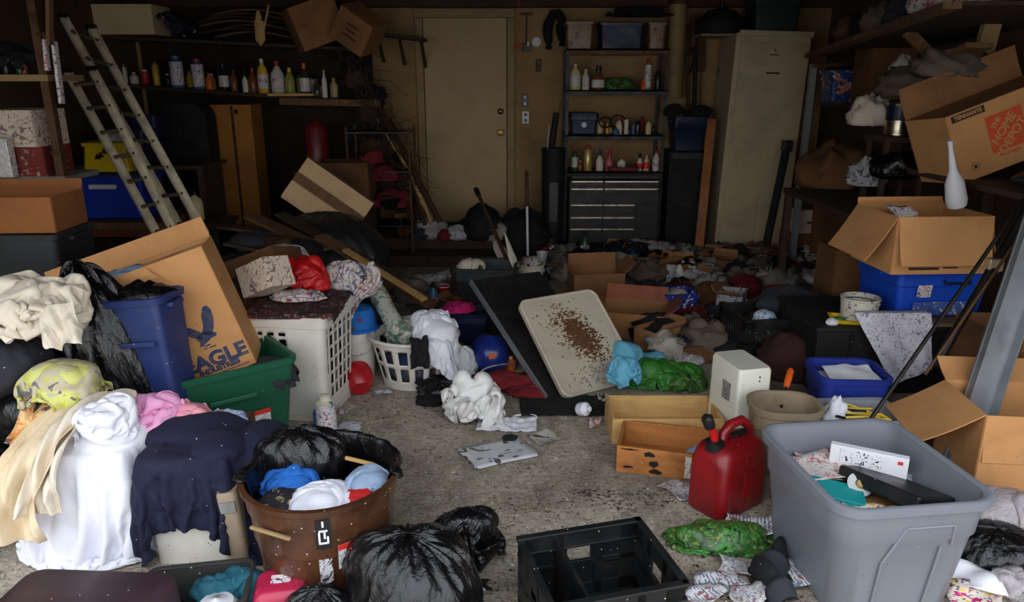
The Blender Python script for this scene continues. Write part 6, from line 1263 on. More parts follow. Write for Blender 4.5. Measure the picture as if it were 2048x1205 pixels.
# home-improvement carton leaning high
hd = carton('large tilted brown moving carton with an orange-red square logo at the right edge', .66, .36, .345, (0, 0, 0), (0, 0, 0), m=card, flaps={'b': (-4, .17)}, mi=card_d)
hd.scale = (1.09, 1.09, 1.09); place(hd, D(1926, 368, 4.04), (-6, -21, 4), (-.36, -.196, 0)); MB().box((0, 0, .343), (.65, .35, .005)).build('closed_top', card_d, hd)
o = MB().box((0, 0, 0), (.185, .001, .185)).build('logo_square', kraft_red, hd, loc=(-.06, -.1835, .18), rt=(0, 0, 0))
for i, (s_, dx_, dz_) in enumerate((('THE', -.045, .05), ('HOME', -.012, .010), ('DEPOT', .022, -.038))): text(s_, .06 if i else .034, card, hd, (-.06 + dx_, -.1845, .18 + dz_), (90, -42, 0), sx=1.0, bold=.0015)
MB().box((-.225, 0, .32), (.17, .001, .034)).build('label_band', kraft_dk, hd, loc=(0, -.1835, 0)); text('TENNANTS', .027, card, hd, (-.225, -.1845, .32), bold=.001)
text('Extra Large', .022, kraft_red, hd, (-.07, -.184, .07), bold=.0005)
MB().tube([(.02 * math.cos(a), -.1835, .02 * math.sin(a)) for a in [2 * PI * k / 24 for k in range(24)]], .0012, 4, True).box((0, -.1835, 0), (.016, .001, .018)).build('round_mark', kraft_dk, hd, loc=(-.25, 0, .06)); text('recycle', .014, kraft_dk, hd, (-.17, -.184, .035)) if False else None
# right rack
o = thing('timber_rack', 'long sloping timber and metal rack along the right wall', 'rack', (2.75, 5.2, 0))
def L(p): return Vector(p) - Vector((2.75, 5.2, 0))
pt, pb = D(1627, 128, 6.7), D(1627, 530, 6.7)
MB().bar(L((pt.x, 6.7, .0)), L((pt.x, 6.7, pt.z)), .05, .05, up=(0, 1, 0)).build('steel_post', steel, o)
A_, B2 = D(1620, 112, 6.6), D(1905, 10, 3.9)
MB().bar(L(A_), L(B2), .09, .035, up=(0, 0, 1)).build('shelf_edge', wood, o); 
w_b = XR - 2.62
q = MB(); q.add([L(A_), L(B2), L((XR - .02, B2.y, B2.z)), L((XR - .02, A_.y, A_.z)), L(A_) + Vector((0, 0, .02)), L(B2) + Vector((0, 0, .02)), L((XR - .02, B2.y, B2.z + .02)), L((XR - .02, A_.y, A_.z + .02))], [(0, 1, 2, 3), (7, 6, 5, 4), (0, 4, 5, 1), (1, 5, 6, 2), (2, 6, 7, 3), (3, 7, 4, 0)]); q.build('shelf_board', wood_dk, o)
p, q_ = D(2012, -60, 4.62), D(1955, 150, 4.62); MB().bar(L(p), L(p.lerp(q_, 1.1)), .10, .045, up=(0, 1, 0)).build('timber_post', trim_m, o)
for a, ya, b, yb, w_ in (((1697, 100), 6.3, (1800, 96), 6.6, .09), ((1812, 62), 5.0, (1862, 112), 5.0, .07), ((1800, 62), 5.2, (1925, 66), 5.4, .09), ((1628, 132), 6.65, (1700, 128), 6.9, .05), ((1760, 190), 5.6, (1960, 90), 4.4, .16)):
    p, q_ = D(*a, ya), D(*b, yb); MB().bar(L(p), L(q_), .03, w_, up=(1, 0, 0)).build('brace', wood, o)
zm = D(1630, 205, 6.6).z; zn = 1.12
MB().box(L((2.95, 5.9, zm - .015)), (.42, 1.9, .03)).build('shelf_board', wood_dk, o); MB().box(L((2.78, 4.1, zn)), (.72, 1.6, .03)).build('shelf_board', wood_dk, o)
for y in (3.4, 4.8): MB().box(L((3.08, y, zn / 2)), (.08, .06, zn)).build('timber_post', wood_dk, o)
o.children[-1].scale = (1, 1, 1)
cx, z, w_, h_ = B(1640, 136, 1706, 203, 6.4); tote('blue printed tub on the far end of the right rack', w_, .3, h_, (cx + .05, 6.5, zm), m=mat('blue_printed_tub', (26, 54, 110), .5, dirt=.2, pattern=('print', [(180, 110, 96), (200, 190, 180)]), pscale=6), r=.03, handles=False)
o = carton('brown carton on the right rack beside the blue printed tub', .34, .3, .42, (D(1735, 190, 6.1).x + .1, 6.1, zm), m=card_dk); MB().box((0, 0, .42), (.33, .29, .004)).build('closed_top', card_dk, o)
# loose stuff on the right rack
rsn = random.Random(8)
for i, (px, py, Y, r_, m_, lb, nm) in enumerate(((1672, 330, 6.0, (.26, .25, .22), card_dk, 'brown sagging cardboard heap left of the high carton', 'cardboard_heap'), (1745, 215, 5.2, (.14, .12, .12), f_beige, 'pale stained cloth hanging by the shiny tin on the right rack', 'cloth'), (1835, 160, 4.9, (.22, .15, .12), dusty, 'dusty grey rags heaped on the right rack', 'rags'), (1900, 120, 4.6, (.2, .14, .10), dusty, 'second dusty rag heap further right on the rack', 'rags'),
        (1810, 130, 5.3, (.1, .08, .08), f_beige, 'pale cap on the dusty rags', 'cap'), (1795, 325, 4.7, (.14, .12, .10), bag_m, 'black crumpled bag below the shiny tin', 'bag'), (1735, 340, 5.0, (.12, .1, .1), p_grey, 'white crumpled paper below the pale stained cloth', 'paper'), (1850, 300, 5.0, (.12, .12, .1), card_dk, 'brown crumpled paper right of the shiny tin', 'paper'))):
    p = D(px, py, Y); lump(nm.split('_')[0] + '_heap' if nm != 'cap' else 'cap', lb, nm.replace('_', ' '), (p.x, Y, p.z - r_[2]), r_, m_, seed=100 + i, rough=.3)
o = thing('side_table', 'dark stand under the heaps at the right of the white cabinet', 'stand', (D(1760, 400, 5.2).x, 5.2, 0)); MB().box((-.05, 0, .82), (.8, 1.3, .04)).build('stand_top', wood_dk, o)
for a in (-.42, .3):
    for b_ in (-.6, .6): MB().box((a, b_, .4), (.05, .05, .8)).build('leg', wood_dk, o)
p = D(1795, 272, 4.9); o = thing('paint_tin', 'shiny metal tin catching the light on the right rack', 'tin', (p.x, 4.9, p.z)); tin_m = mat('shiny_tin', (190, 180, 160), .2, metal=1, dirt=.25); MB().lathe([(0, 0), (.085, 0), (.088, .01), (.085, .02), (.085, .2), (.09, .21), (.085, .22), (.075, .215), (.07, .2)], 28).build('tin_body', tin_m, o, smooth=True); MB().lathe([(.086, .1), (.086, .19)], 28, caps=False).build('label_band', blue_dk, o)
o2 = thing('stool', 'dark stool holding the shiny tin', 'stool', (p.x, 4.9, .84)); MB().box((0, 0, p.z - .84 - .015), (.3, .3, .03)).build('stool_top', wood_dk, o2)
for a in (-.12, .12):
    for b_ in (-.12, .12): MB().box((a, b_, (p.z - .87) / 2), (.03, .03, p.z - .87)).build('leg', wood_dk, o2)
# items on top sloped shelf
for i, (px, t, r_, m_) in enumerate(((1690, .25, (.12, .1, .12), rust), (1730, .4, (.12, .12, .1), f_black), (1770, .5, (.12, .12, .11), dusty), (1815, .65, (.12, .1, .1), f_slate), (1860, .8, (.12, .1, .14), f_print))):
    p = A_.lerp(B2, t); lump('shelf_bundle', ('rusty', 'black', 'dusty', 'slate', 'printed')[i] + ' bundle on the sloping top board of the right rack', 'bundle', (p.x + .12, p.y, p.z + .03), r_, m_, seed=120 + i, rough=.3)
p = A_.lerp(B2, .9); o = MB().box((0, 0, .06), (.2, .22, .12)).build('picture_book', p_yel, bevel=.003); place(o, (p.x + .14, p.y, p.z + .025), (0, 0, 8)); tag(o, 'pale printed box near the post on the sloping top board', 'box')
# cardboard stack and white boxes at the far right wall
p = D(1680, 470, 6.6); o = thing('cardboard_sheet', 'large dull cardboard sheet standing behind the steel post', 'cardboard', (p.x + .12, 6.75, 0), (-4, 0, 0)); MB().box((0, 0, .42), (.62, .03, .84)).build('sheet', card_dk, o)
p = D(1600, 465, 6.9); o = carton('small white carton with grey label beside the white cabinet', .2, .2, .22, (p.x + .03, 6.95, D(1600, 465, 6.9).z), m=mat('dusty_white_card', (200, 184, 156), .8, dirt=.25)); MB().box((0, 0, .22), (.19, .19, .004)).build('closed_top', card_d, o); MB().box((.03, -.102, .1), (.05, .002, .02)).build('printed_mark', kraft_dk, o)
o = carton('brown carton under the small white carton beside the white cabinet', .26, .3, D(1600, 465, 6.9).z - .005, (p.x + .03, 7.0, 0), m=card_dk, name='cardboard_box'); MB().box((0, 0, D(1600, 465, 6.9).z - .006), (.25, .29, .003)).build('closed_top', card_dk, o)
# open bins front right
p = F(1705, 745, .34); bb3 = tote('bright navy open bin with white papers behind the grey tote', .34, .3, .34, (p.x, p.y + .05, 0), (0, 0, -3), m=blue_dk if False else mat('royal_bin', (34, 52, 140), .42, dirt=.12, dcol=(20, 30, 80)), r=.05, rim=.014, handles=False, name='open_bin', cat='bin')
quadcloth('white_paper_sheet', 'white sheet of paper lying in the bright navy bin', 'paper', (p.x - .11, p.y - .05, .30), (p.x + .13, p.y - .05, .31), (p.x + .13, p.y + .12, .33), (p.x - .1, p.y + .12, .33), plain_white, wave=.004, n=12, thick=.003)
MB().box((0, 0, .14), (.24, .2, .28)).build('x', plain_white) if False else None
o = carton('box of papers standing inside the bright navy bin', .22, .18, .27, (p.x, p.y + .05, .02), m=whprint, name='paper_box'); MB().box((0, 0, .27), (.21, .17, .003)).build('closed_top', plain_white, o)
p = F(1710, 815, .28); tote('clear plastic tub of cables left of the leaning black pole', .4, .26, .27, (p.x, p.y, 0), (0, 0, 3), m=clear_pl, r=.03, rim=.01, handles=False, name='clear_tub')
for i in range(5):
    rs = random.Random(i); pts = [(p.x + .12 * math.cos(t * 1.1 + i) * rs.uniform(.7, 1.2), p.y + .08 * math.sin(t * .9 + i), .18 + .02 * i + .015 * math.sin(2 * t)) for t in range(14)]
    o = MB().tube(pts, .006, 6).build('cable', [black_pl, blueb, wh_b, black_matte, yelb][i], smooth=True); tag(o, ['thick black', 'blue', 'white', 'thin black', 'yellow'][i] + ' cable looped in the clear plastic tub', 'cable')
lump('white_glove', 'white knobbly glove standing at the left in the clear tub', 'glove', (F(1640, 815, .2).x, p.y + .02, .16), (.05, .04, .09), f_white, seed=130, rough=.35)
# grey tote
gp = F(1750, 925, .43)
g = tote('large grey storage tote full of papers in the right foreground', .54, .60, .43, (0, 0, 0), (0, 0, 7), m=grey_tote, taper=.84, r=.075, rim=.02, panel=True, handles=False)
place(g, (1.2, 2.235, 0), (0, 0, 7)); gM = g.matrix_basis.copy()
def G(x, y, z): return gM @ Vector((x, y, z))
o = carton('stack of books filling the grey tote', .36, .42, .27, G(0, .02, .02), (0, 0, 7), m=card_dk, name='inner_box'); MB().box((0, 0, .27), (.35, .41, .004)).build('closed_top', card_d, o)
zf = .30
paper('red and white leaflets spread at the back left in the grey tote', G(-.1, .12, zf + .03), .22, .17, p_red, (3, 2, 18), seed=41, curl=.008, name='leaflet')
paper('second red and white leaflet under the first in the grey tote', G(-.06, .15, zf + .01), .2, .16, p_red, (2, -3, -24), seed=42, curl=.008, name='leaflet')
o = MB().rrloft([(0, .085, .055, .015), (.018, .085, .055, .015)]).build('teal_folder', teal_m, smooth=True, bevel=.002); place(o, G(-.11, -.02, zf + .015), (4, 8, -14)); tag(o, 'teal flat case at the left in the grey tote', 'case')
paper('white and yellow sheets below the teal case in the grey tote', G(-.07, -.13, zf), .17, .09, p_yel, (4, 0, -12), seed=43, name='paper_sheet')
o = MB().box((0, 0, 0), (.2, .30, .05)).build('black_case', black_pl, bevel=.008); place(o, G(.09, -.03, zf + .03), (-6, 16, 26)); tag(o, 'black flat case lying across the grey tote', 'case')
o = thing('envelope_box', 'long white envelope box with printed label standing in the grey tote', 'box', G(.07, .1, zf + .03), (0, 0, -28)); MB().box((0, 0, .035), (.25, .03, .08)).build('box_body', plain_white, o, bevel=.002); slab_sign(o, mat('black_text', (226, 226, 230), .5, dirt=0, pattern=('print', [(40, 40, 50)]), pscale=50), .14, .05, (-.02, -.0165, .04)); slab_sign(o, lab_r, .016, .012, (.10, -.0165, .055))
o = thing('shaving_mirror', 'white and grey round trinket beside the black case in the grey tote', 'trinket', G(-.02, .0, zf + .03), (40, 0, 0)); MB().lathe([(0, 0), (.04, 0), (.042, .008), (.03, .012), (0, .012)], 20).build('disc', f_grey, o, smooth=True); MB().lathe([(0, .012), (.018, .012), (.012, .02), (0, .02)], 12).build('boss', gold, o, smooth=True)
for i, (x, y) in enumerate(((.16, .2), (.18, .1), (-.16, .22))): lump('torn_wrapper', ('back right', 'right', 'back left')[i] + ' grey wrapper scrap in the grey tote', 'wrapper', G(x, y, zf - .03), (.05, .05, .03), [f_slate, p_grey, clear_bag][i], seed=140 + i, rough=.3)
# fuel can
p = F(1466, 1040); gc = thing('fuel_can', 'red plastic fuel can with a black and red spout before the grey tote', 'fuel can', (p.x, p.y + .115, 0), (0, 0, 36)); gc.scale = (1.13, 1.13, 1.1)
MB().rrloft([(0, .115, .075, .03), (.012, .125, .083, .035), (.2, .125, .083, .04), (.235, .118, .076, .045), (.256, .106, .066, .04), (.268, .085, .05, .03)], n=8).build('can_body', gas_red, gc, smooth=True)
for s_ in (-1, 1): MB().rrloft([(.03, .014, .084, .01), (.22, .014, .084, .01)]).build('moulded_rib', gas_red, gc, loc=(s_ * .0, 0, 0), smooth=True) if s_ > 0 else None
MB().tube([(.105, 0, .235), (.095, 0, .29), (.05, 0, .325), (-.01, 0, .325), (-.045, 0, .30), (-.05, 0, .262)], [.018, .018, .017, .017, .017, .02], 10).build('handle', gas_red, gc, smooth=True)
MB().lathe([(.0, 0), (.032, 0), (.034, .03), (.022, .036), (0, .036)], 20).build('cap', black_pl, gc, smooth=True, loc=(-.088, 0, .252)); MB().tube([(-.088, 0, .28), (-.10, 0, .32), (-.125, 0, .355)], [.014, .014, .015], 10).build('spout', mat('spout_red', (206, 28, 30), .35, dirt=.1), gc, smooth=True); MB().tube([(-.122, 0, .35), (-.14, 0, .385), (-.15, 0, .395)], [.02, .021, .012], 10).build('spout_tip', black_pl, gc, smooth=True)
MB().box((.03, -.0845, .13), (.1, .003, .1)).build('moulded_panel', gas_red, gc, bevel=.002); MB().box((.045, .0, .275), (.07, .03, .012)).build('vent_strip', black_pl, gc, bevel=.004)
for k in range(4): MB().box((.03, -.087, .165 - .02 * k), (.07 - .01 * k, .002, .004)).build('moulded_line', gas_red, gc)
MB().box((-.088, -.036, .225), (.018, .006, .03)).build('cap_strap', black_pl, gc)
# floor stuff near the can
p = F(1440, 1085); heap('green_printed_bag', (.8, .42), 50, (p.x, p.y, .0), (.19, .085, .085), f_green2, 'long green printed bag lying on the concrete before the fuel can', 'bag', seed=91, gat=1.15, squeeze=.75, bumpy=.03)
paper('white printed sheet under the fuel can corner', F(1500, 1060, .003), .19, .12, p_white, (0, 0, -14), seed=51)
for i, (px, py, w_, d_, rz, m_, lb) in enumerate(((1440, 1170, .16, .11, 12, p_white, 'printed sheet on the concrete left of the black shoe'), (1480, 1140, .14, .09, -24, p_color, 'coloured sheet behind the black shoe'), (1410, 1192, .14, .08, 35, p_white, 'printed sheet nearest the black crate corner'), (1490, 1195, .12, .09, 5, p_color, 'coloured flyer just left of the shoe toe'), (1590, 1150, .09, .14, 10, p_white, 'printed sheet between the shoe and the grey tote'))):
    paper(lb, F(px, py, .004 + .003 * i), w_, d_, m_, (0, 0, rz), seed=52 + i, curl=.02)
def shoe(label, loc, rz, m, s_=1.0):
    o = thing('shoe', label, 'shoe', loc, (0, 0, rz)); L_ = .28 * s_; rings = []
    for i in range(13):
        t = i / 12; y = -L_ / 2 + L_ * t; wv = .048 * s_ * (math.sin(PI * min(1, .12 + t * .86)) ** .45) * (1 - .15 * math.sin(PI * t)); hh = .035 + .055 * (1 / (1 + math.exp(-12 * (t - .5)))); hh *= math.sin(PI * min(1, .1 + t * .84)) ** .4
        rings.append([Vector((wv * math.cos(a), y, .02 + max(-.01, hh * math.sin(a)))) for a in [2 * PI * k / 18 for k in range(18)]])
    MB().loft(rings).build('upper', m, o, smooth=True, sub=1)
    sole = [[Vector((.052 * s_ * math.cos(a) * (1 - .12 * math.cos(2 * a)), .145 * s_ * math.sin(a), z)) for a in [2 * PI * k / 28 for k in range(28)]] for z in (0, .022)]
    MB().loft(sole).build('sole', black_pl, o, smooth=True); MB().box((0, -.088 * s_, .052), (.04, .03, .006), rot(-30, 0, 0)).build('tongue', dusty, o, bevel=.003)
    MB().grid([[(.054 * math.sin(R(a_)), y_, .022 + .068 * math.cos(R(a_)) - (.03 if y_ < -.05 else 0)) for a_ in range(-80, 81, 16)] for y_ in (-.075, -.055, -.03, -.01)]).build('instep_strap', f_slate, o, smooth='all', solid=.003)
    return o
shoe('black sandal-like shoe in the bottom right foreground before the grey tote', F(1550, 1195, .004), 14, f_black, 1.0)
o = shoe('second black shoe tipped behind the first beside the grey tote', F(1548, 1140, .004), -30, f_black, .8)
# right carton
cr = carton('open brown carton with spread flaps at the right edge behind the grey tote', .52, .36, .40, (0, 0, 0), (0, 0, -6), flaps={'f': (176, .2), 'l': (118, .27), 'b': (60, .14)}, mi=card)
place(cr, Vector((*F(1938, 1012).xy, 0)), (0, 0, -6), (-.26, -.18, 0))
heap('clear_film_bag', (.6, .45), 40, (F(1990, 1075).x, F(1990, 1075).y, .10), (.17, .11, .11), clear_bag, 'crumpled clear plastic bag at the right edge before the brown carton', 'bag', seed=92)
sack('bin_bag', bag_m, 'black bag at the right edge under the clear plastic bag', 'bag', (F(2000, 1140).x, F(2000, 1140).y + .05, 0), (.17, .12, .07), seed=93, knot=False)
paper('white wrapper in the bottom right corner beside the grey tote', F(1945, 1165, .02), .16, .12, plain_white, (8, 0, -20), seed=61, curl=.05, name='wrapper', cat='wrapper')
paper('yellow and pink magazine in the bottom right corner', F(1950, 1198, .01), .16, .13, p_yel, (4, 0, -16), seed=62, curl=.02, name='magazine', cat='magazine')
lump('clear_wrapper', 'clear crumpled wrapper at the far bottom right corner', 'wrapper', F(2020, 1185, 0), (.07, .06, .05), clear_bag, seed=141, rough=.35)
# leaning beams
p, q = D(1968, 770, 2.95), D(2078, 440, 3.15); q = p + (q - p) * 1.6; u_ = (q - p).normalized(); foot = p - u_ * (p.z / u_.z)
o = thing('steel_channel', 'wide grey steel channel leaning at the right edge', 'steel channel', foot); v = q - foot; MB().bar((0, 0, 0), v, .14, .006, up=(0, 1, 0)).bar(Vector((.068, -.02, 0)), v + Vector((.068, -.02, 0)), .006, .045, up=(0, 1, 0)).bar(Vector((-.068, -.02, 0)), v + Vector((-.068, -.02, 0)), .006, .045, up=(0, 1, 0)).build('channel', steel, o)
for i, (a, ya, b, yb, r_, lb) in enumerate((((1742, 838), 2.85, (2050, 395), 3.3, .009, 'thin black pole leaning from the clear tub up to the right edge'), ((1870, 735), 3.15, (2050, 420), 3.4, .02, 'thick black pole leaning parallel to the thin one'), ((1850, 750), 3.1, (1990, 545), 3.2, .007, 'short rusty rod between the two leaning black poles'))):
    p, q = D(*a, ya), D(*b, yb); o = thing('leaning_pole', lb, 'pole', p); MB().cyl((0, 0, 0), (q - p) * 1.25, r_).build('pole', (rust if i == 2 else black_metal), o, smooth=True)
    if i == 1: MB().box((q - p) * .65, (.07, .05, .06)).build('clamp', chrome, o, bevel=.008)
carton('dark carton behind the grey steel channel', .5, .4, .5, (2.55, 3.45, 0), m=card_dk)
sack('bin_bag', bag_soft, 'dark plastic bag below the tilted logo carton at the right edge', 'bag', (D(2040, 380, 3.7).x + .22, 3.70, 1.135), (.26, .16, .06), seed=94, knot=False)
# foreground black crate
cw = crate('big black plastic crate in the centre foreground', .40, .33, .27, (0, 0, 0), name='storage_crate', lattice=False, cut={2: .26})
place(cw, Vector((.26, 1.915, 0)), (0, 0, 15))
for i, (x, y, rz) in enumerate(((-.12, .02, 60),)): MB().bar((-.19, -.15, .24), (-.02, .05, .05), .05, .02).build('inner_strut', black_pl, cw, bevel=.004)
MB().box((-.08, .02, .13), (.012, .31, .24)).build('divider', black_pl, cw, bevel=.003); MB().lathe([(0, 0), (.03, 0), (.03, .003), (0, .003)], 20, ay=1.6).build('worn_patch', pine, cw, loc=(-.02, -.171, .13), rt=(90, 0, 0))
for i, (x, y) in enumerate(((-.02, .03), (.03, .0))): paper(('larger', 'smaller')[i] + ' pale scrap inside the big black crate', cw.location + Vector((x, y, .03)), .05, .04, pine, (20, 0, 30 * i), seed=70 + i, name='scrap', cat='scrap')
# ---------------------------------------------------------------- litter in the middle distance
rs = random.Random(21)
protos = {}
def proto(kind, s):
    if kind == 'bag': return lump('crushed_bag', None, None, (0, 0, -5), (.09, .08, .06), f_grey, seed=s, rough=.35)
    if kind == 'ball': return lump('cloth_wad', None, None, (0, 0, -5), (.1, .08, .06), f_black, seed=s, rough=.25)
    if kind == 'cup': 
        o = thing('plastic_cup', None, None, (0, 0, -5)); MB().lathe([(.026, 0), (.035, .09), (.037, .09), (.037, .095), (.032, .095), (.024, .004)], 14).build('cup_body', plain_white, o, smooth=True); MB().lathe([(.037, .09), (.039, .098)], 14, caps=False).build('rim', plain_white, o); return o
    if kind == 'bottle': return bottle(None, (0, 0, -5), .033, .2, wh_b, blkb, lab_c, name='plastic_bottle')
    if kind == 'can': return bottle(None, (0, 0, -5), .033, .13, gold, chrome, None, 'can', name='drink_can')
    if kind == 'carton': 
        o = carton(None, .16, .12, .1, (0, 0, -5), m=card_d, name='small_carton', flaps={'b': (30, .05), 'l': (50, .05)}); return o
    if kind == 'sheet':
        o = paper(None, (0, 0, -5), .2, .15, p_grey, seed=s, curl=.035, name='crumpled_sheet'); return o
colours = {'bag': [('grey', mat('grimy_grey', (120, 112, 104), .8, dirt=.5)), ('white', mat('grimy_white', (168, 158, 146), .6, dirt=.45, dcol=(90, 76, 62), dscale=8)), ('clear', clear_bag), ('dusty brown', dusty), ('black', bag_m)], 'ball': [('black', f_black), ('dark red', f_dkred), ('slate', f_slate), ('brown', card_dk), ('navy', f_navy), ('dusty brown', dusty)],
    'cup': [('white', plain_white), ('red', red_pl), ('blue', blueb)], 'bottle': [('white', wh_b), ('green', greenb), ('amber', amber), ('blue', blueb)], 'can': [('gold', gold), ('red', red_pl)], 'carton': [('brown', card_d), ('dark brown', card_dk), ('grey', p_grey)], 'sheet': [('grey', p_grey), ('coloured', p_color), ('red and white', p_red)]}
pname = {'bag': 'crushed_bag', 'ball': 'cloth_wad', 'cup': 'cup_body', 'bottle': 'bottle_body', 'can': 'bottle_body', 'carton': 'box_body', 'sheet': 'crumpled_sheet'}
words_ = {'bag': 'crushed {} plastic bag', 'ball': 'wadded {} cloth', 'cup': '{} disposable cup', 'bottle': '{} plastic bottle', 'can': '{} drink can', 'carton': 'small {} carton', 'sheet': 'crumpled {} paper'}
cats_ = {'bag': 'bag', 'ball': 'cloth', 'cup': 'cup', 'bottle': 'bottle', 'can': 'can', 'carton': 'box', 'sheet': 'paper'}
zones = [('in the litter before the white cabinet', (1350, 500, 1700, 600), 95, 1), ('in the litter before the tool chest', (1060, 495, 1360, 565), 70, 1), ('on the floor left of the milk crate', (1300, 590, 1470, 720), 28, 1), ('on the dark step before the house door', (820, 445, 1010, 478), 16, 0), ('in the dark between step and hamper', (760, 560, 920, 640), 10, 1)]
made = {}; used_ = []
for zi, (where, (x0, y0, x1, y1), n, _) in enumerate(zones):
    for i in range(n):
        kind = rs.choice(['bag', 'bag', 'bag', 'ball', 'ball', 'ball', 'bottle', 'cup', 'can', 'carton', 'sheet', 'sheet']); cn, cm = rs.choice(colours[kind]); k = (kind, cn)
        for _t in range(12):
            px, py = rs.uniform(x0, x1), y0 + (y1 - y0) * rs.random() ** .8; p = F(px, py, .0)
            if all((p.xy - c_).length > .13 for c_ in used_): break
        used_.append(p.xy.copy())
        if zi == 3: p = F(px, py, .205); p.z = .2
        if p.y > 7.0 and zi != 3: p.y = 6.9
        lab = words_[kind].format(cn) + ' ' + where; sz = rs.uniform(.7, 1.5) * (1.25 if kind in ('bag', 'ball') else 1)
        tilt = (rs.choice((0, 82)), 0, rs.uniform(0, 360)) if kind in ('bottle', 'can', 'cup') else (rs.uniform(-14, 14), rs.uniform(-14, 14), rs.uniform(0, 360)) if kind == 'sheet' else (0, 0, rs.uniform(0, 360))
        zz = .03 if tilt[0] == 82 else .0
        if kind == 'sheet': zz = .01
        if k not in made:
            o = proto(kind, len(made) + 3); made[k] = o; tg = o if o.type == 'MESH' else [c for c in o.children if c.name.split('.')[0] == pname[kind]][0]
            tg.data.materials[0] = cm; place(o, (p.x, p.y, p.z + zz * sz), tilt); o.scale = (sz,) * 3; tag(o, lab, cats_[kind], lab)
        else:
            dup(made[k], (p.x, p.y, p.z + zz * sz), tilt, lab, lab, sz)
# wire tangles
for i, (px, py, m_, lb) in enumerate(((1478, 478, mat('rusty_red_wire', (110, 44, 36), .5, dirt=.4), 'tangle of rusty red wire before the white cabinet foot'), (1440, 500, twig_m, 'tangle of brown cord left of the rusty red wire'), (1600, 560, _M['rusty_red_wire'], 'red cord snarled in the litter below the cardboard sheet'), (1240, 515, blueb, 'blue cord snarled in the litter before the tool chest'))):
    p = F(px, py); p.y = min(p.y, 6.75); r2 = random.Random(i); pts = [Vector((.16 * math.cos(t * .9 + r2.random()) * r2.uniform(.4, 1), .12 * math.sin(t * 1.3) * r2.uniform(.4, 1), .02 + .16 * r2.random())) for t in range(46)]
    o = MB().tube(pts, .005, 5).build('wire_tangle', m_, smooth='all', sub=1); o.location = (p.x, p.y, 0); tag(o, lb, 'wire')
# garden rubbish: twigs and vines hung left of the door
rs = random.Random(2); n_t = 0
q = MB()
for i in range(230):
    t = rs.random(); base = D(700, 110, 7.3).lerp(D(850, 450, 6.9), t); s_ = .05 + .12 * t
    a = base + Vector((rs.gauss(0, s_), rs.uniform(-.15, .2), rs.gauss(0, s_))); d = Vector((rs.gauss(.15, .2), rs.gauss(0, .1), rs.gauss(-.4, .35))).normalized() * rs.uniform(.12, .45)
    if a.x > D(845, 300, 7.3).x: continue
    b = a + d * .5 + Vector((rs.gauss(0, .03), 0, rs.gauss(0, .03))); c = a + d; c.z = max(c.z, .21)
    if max(a.y, b.y, c.y) > 7.75: continue
    q.tube([a, b, c], [.004, .003, .0015], 4)
o = q.build('dry_brushwood', twig_m); o['kind'] = 'stuff'; tag(o, 'tangle of dry twigs and vines leaning left of the house door', 'brushwood')
for i, (a, b, y0_, y1_, r_, m_, lb) in enumerate((((752, 235), (862, 440), 7.3, 6.9, .02, pine, 'pale stripped branch in the brushwood left of the door'), ((700, 120), (880, 445), 7.4, 7.0, .03, twig_m, 'long dark branch forming the edge of the brushwood'), ((835, 400), (862, 445), 7.0, 6.8, .016, pine, 'short pale stick at the foot of the brushwood'), ((790, 300), (850, 450), 7.2, 6.85, .018, wood_dk, 'dark stick inside the brushwood'), ((720, 170), (820, 430), 7.5, 7.0, .022, wood_dk, 'thick dark branch at the back of the brushwood'))):
    p, q_ = D(*a, y0_), D(*b, y1_); m1 = p.lerp(q_, .5) + Vector((.02, 0, .03)); o = MB().tube([Vector((0, 0, 0)), m1 - q_, p - q_], [r_, r_ * .8, r_ * .4], 7).build('branch', m_, smooth=True); o.location = q_; tag(o, lb, 'branch')
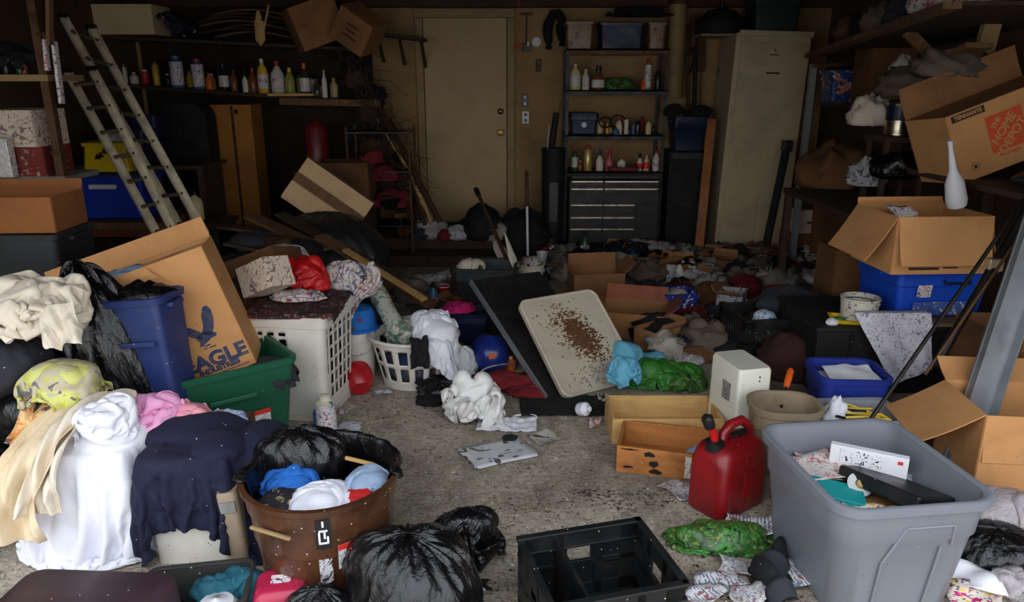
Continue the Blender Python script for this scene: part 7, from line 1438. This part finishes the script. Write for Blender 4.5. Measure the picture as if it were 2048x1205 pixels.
for i in range(9):
    rs2 = random.Random(50 + i); px, py = 700 + i * 12 + rs2.uniform(-10, 20), 120 + i * 34; p = D(px, py, 7.4); lump('dead_leaf_clump', 'clump of dead leaves in the brushwood left of the door', 'leaves', (p.x, 7.45 - .03 * i, p.z - .1), (.1 + .006 * i, .1, .11), twig_m if i % 2 else f_black, seed=i + 200, rough=.4, group='dead leaf clumps in the brushwood', freq=7)
# fine crumbs over the concrete
rs = random.Random(9); q = MB(); q2 = MB()
for i in range(2600):
    Y = 1.7 + 4.8 * rs.random() ** 1.5; X = rs.uniform(-1.9, 2.3) * (.4 + .12 * Y); s_ = rs.uniform(.002, .007) * rs.choice((1, 1, 1.8)); a = rs.random() * 6.28; h = rs.uniform(.001, .004)
    dx, dy = s_ * math.cos(a), s_ * math.sin(a); k = rs.uniform(.25, .8)
    (q if rs.random() < .62 else q2).add([(X - dx, Y - dy, .0005), (X + dy * k, Y - dx * k, .001), (X + dx, Y + dy, .0005), (X - dy * k, Y + dx * k, .001), (X, Y, .001 + h)], [(0, 1, 4), (1, 2, 4), (2, 3, 4), (3, 0, 4)])
for cx_, cy_, n_, sp in ((1255, 1000, 170, .07), (1190, 985, 60, .03), (1060, 1010, 60, .08), (1300, 940, 60, .03), (870, 830, 90, .12)):
    c0 = F(cx_, cy_)
    for k in range(n_):
        X, Y = c0.x + rs.gauss(0, sp * 1.5), c0.y + rs.gauss(0, sp * .6); s_ = rs.uniform(.003, .012); a = rs.gauss(0, .6); dx, dy = s_ * math.cos(a), s_ * math.sin(a); k2 = rs.uniform(.2, .5)
        q.add([(X - dx, Y - dy, .0006), (X + dy * k2, Y - dx * k2, .0012), (X + dx, Y + dy, .0006), (X - dy * k2, Y + dx * k2, .0012), (X, Y, .002)], [(0, 1, 4), (1, 2, 4), (2, 3, 4), (3, 0, 4)])
for q_, m_, lb in ((q, mat('dark_crumb', (48, 36, 26), .9, dirt=0), 'fine dark leaf crumbs strewn over the concrete'), (q2, mat('pale_crumb', (206, 198, 184), .8, dirt=0), 'fine pale paper crumbs strewn over the concrete')):
    o = q_.build('floor_crumbs', m_); o['kind'] = 'stuff'; tag(o, lb, 'litter')
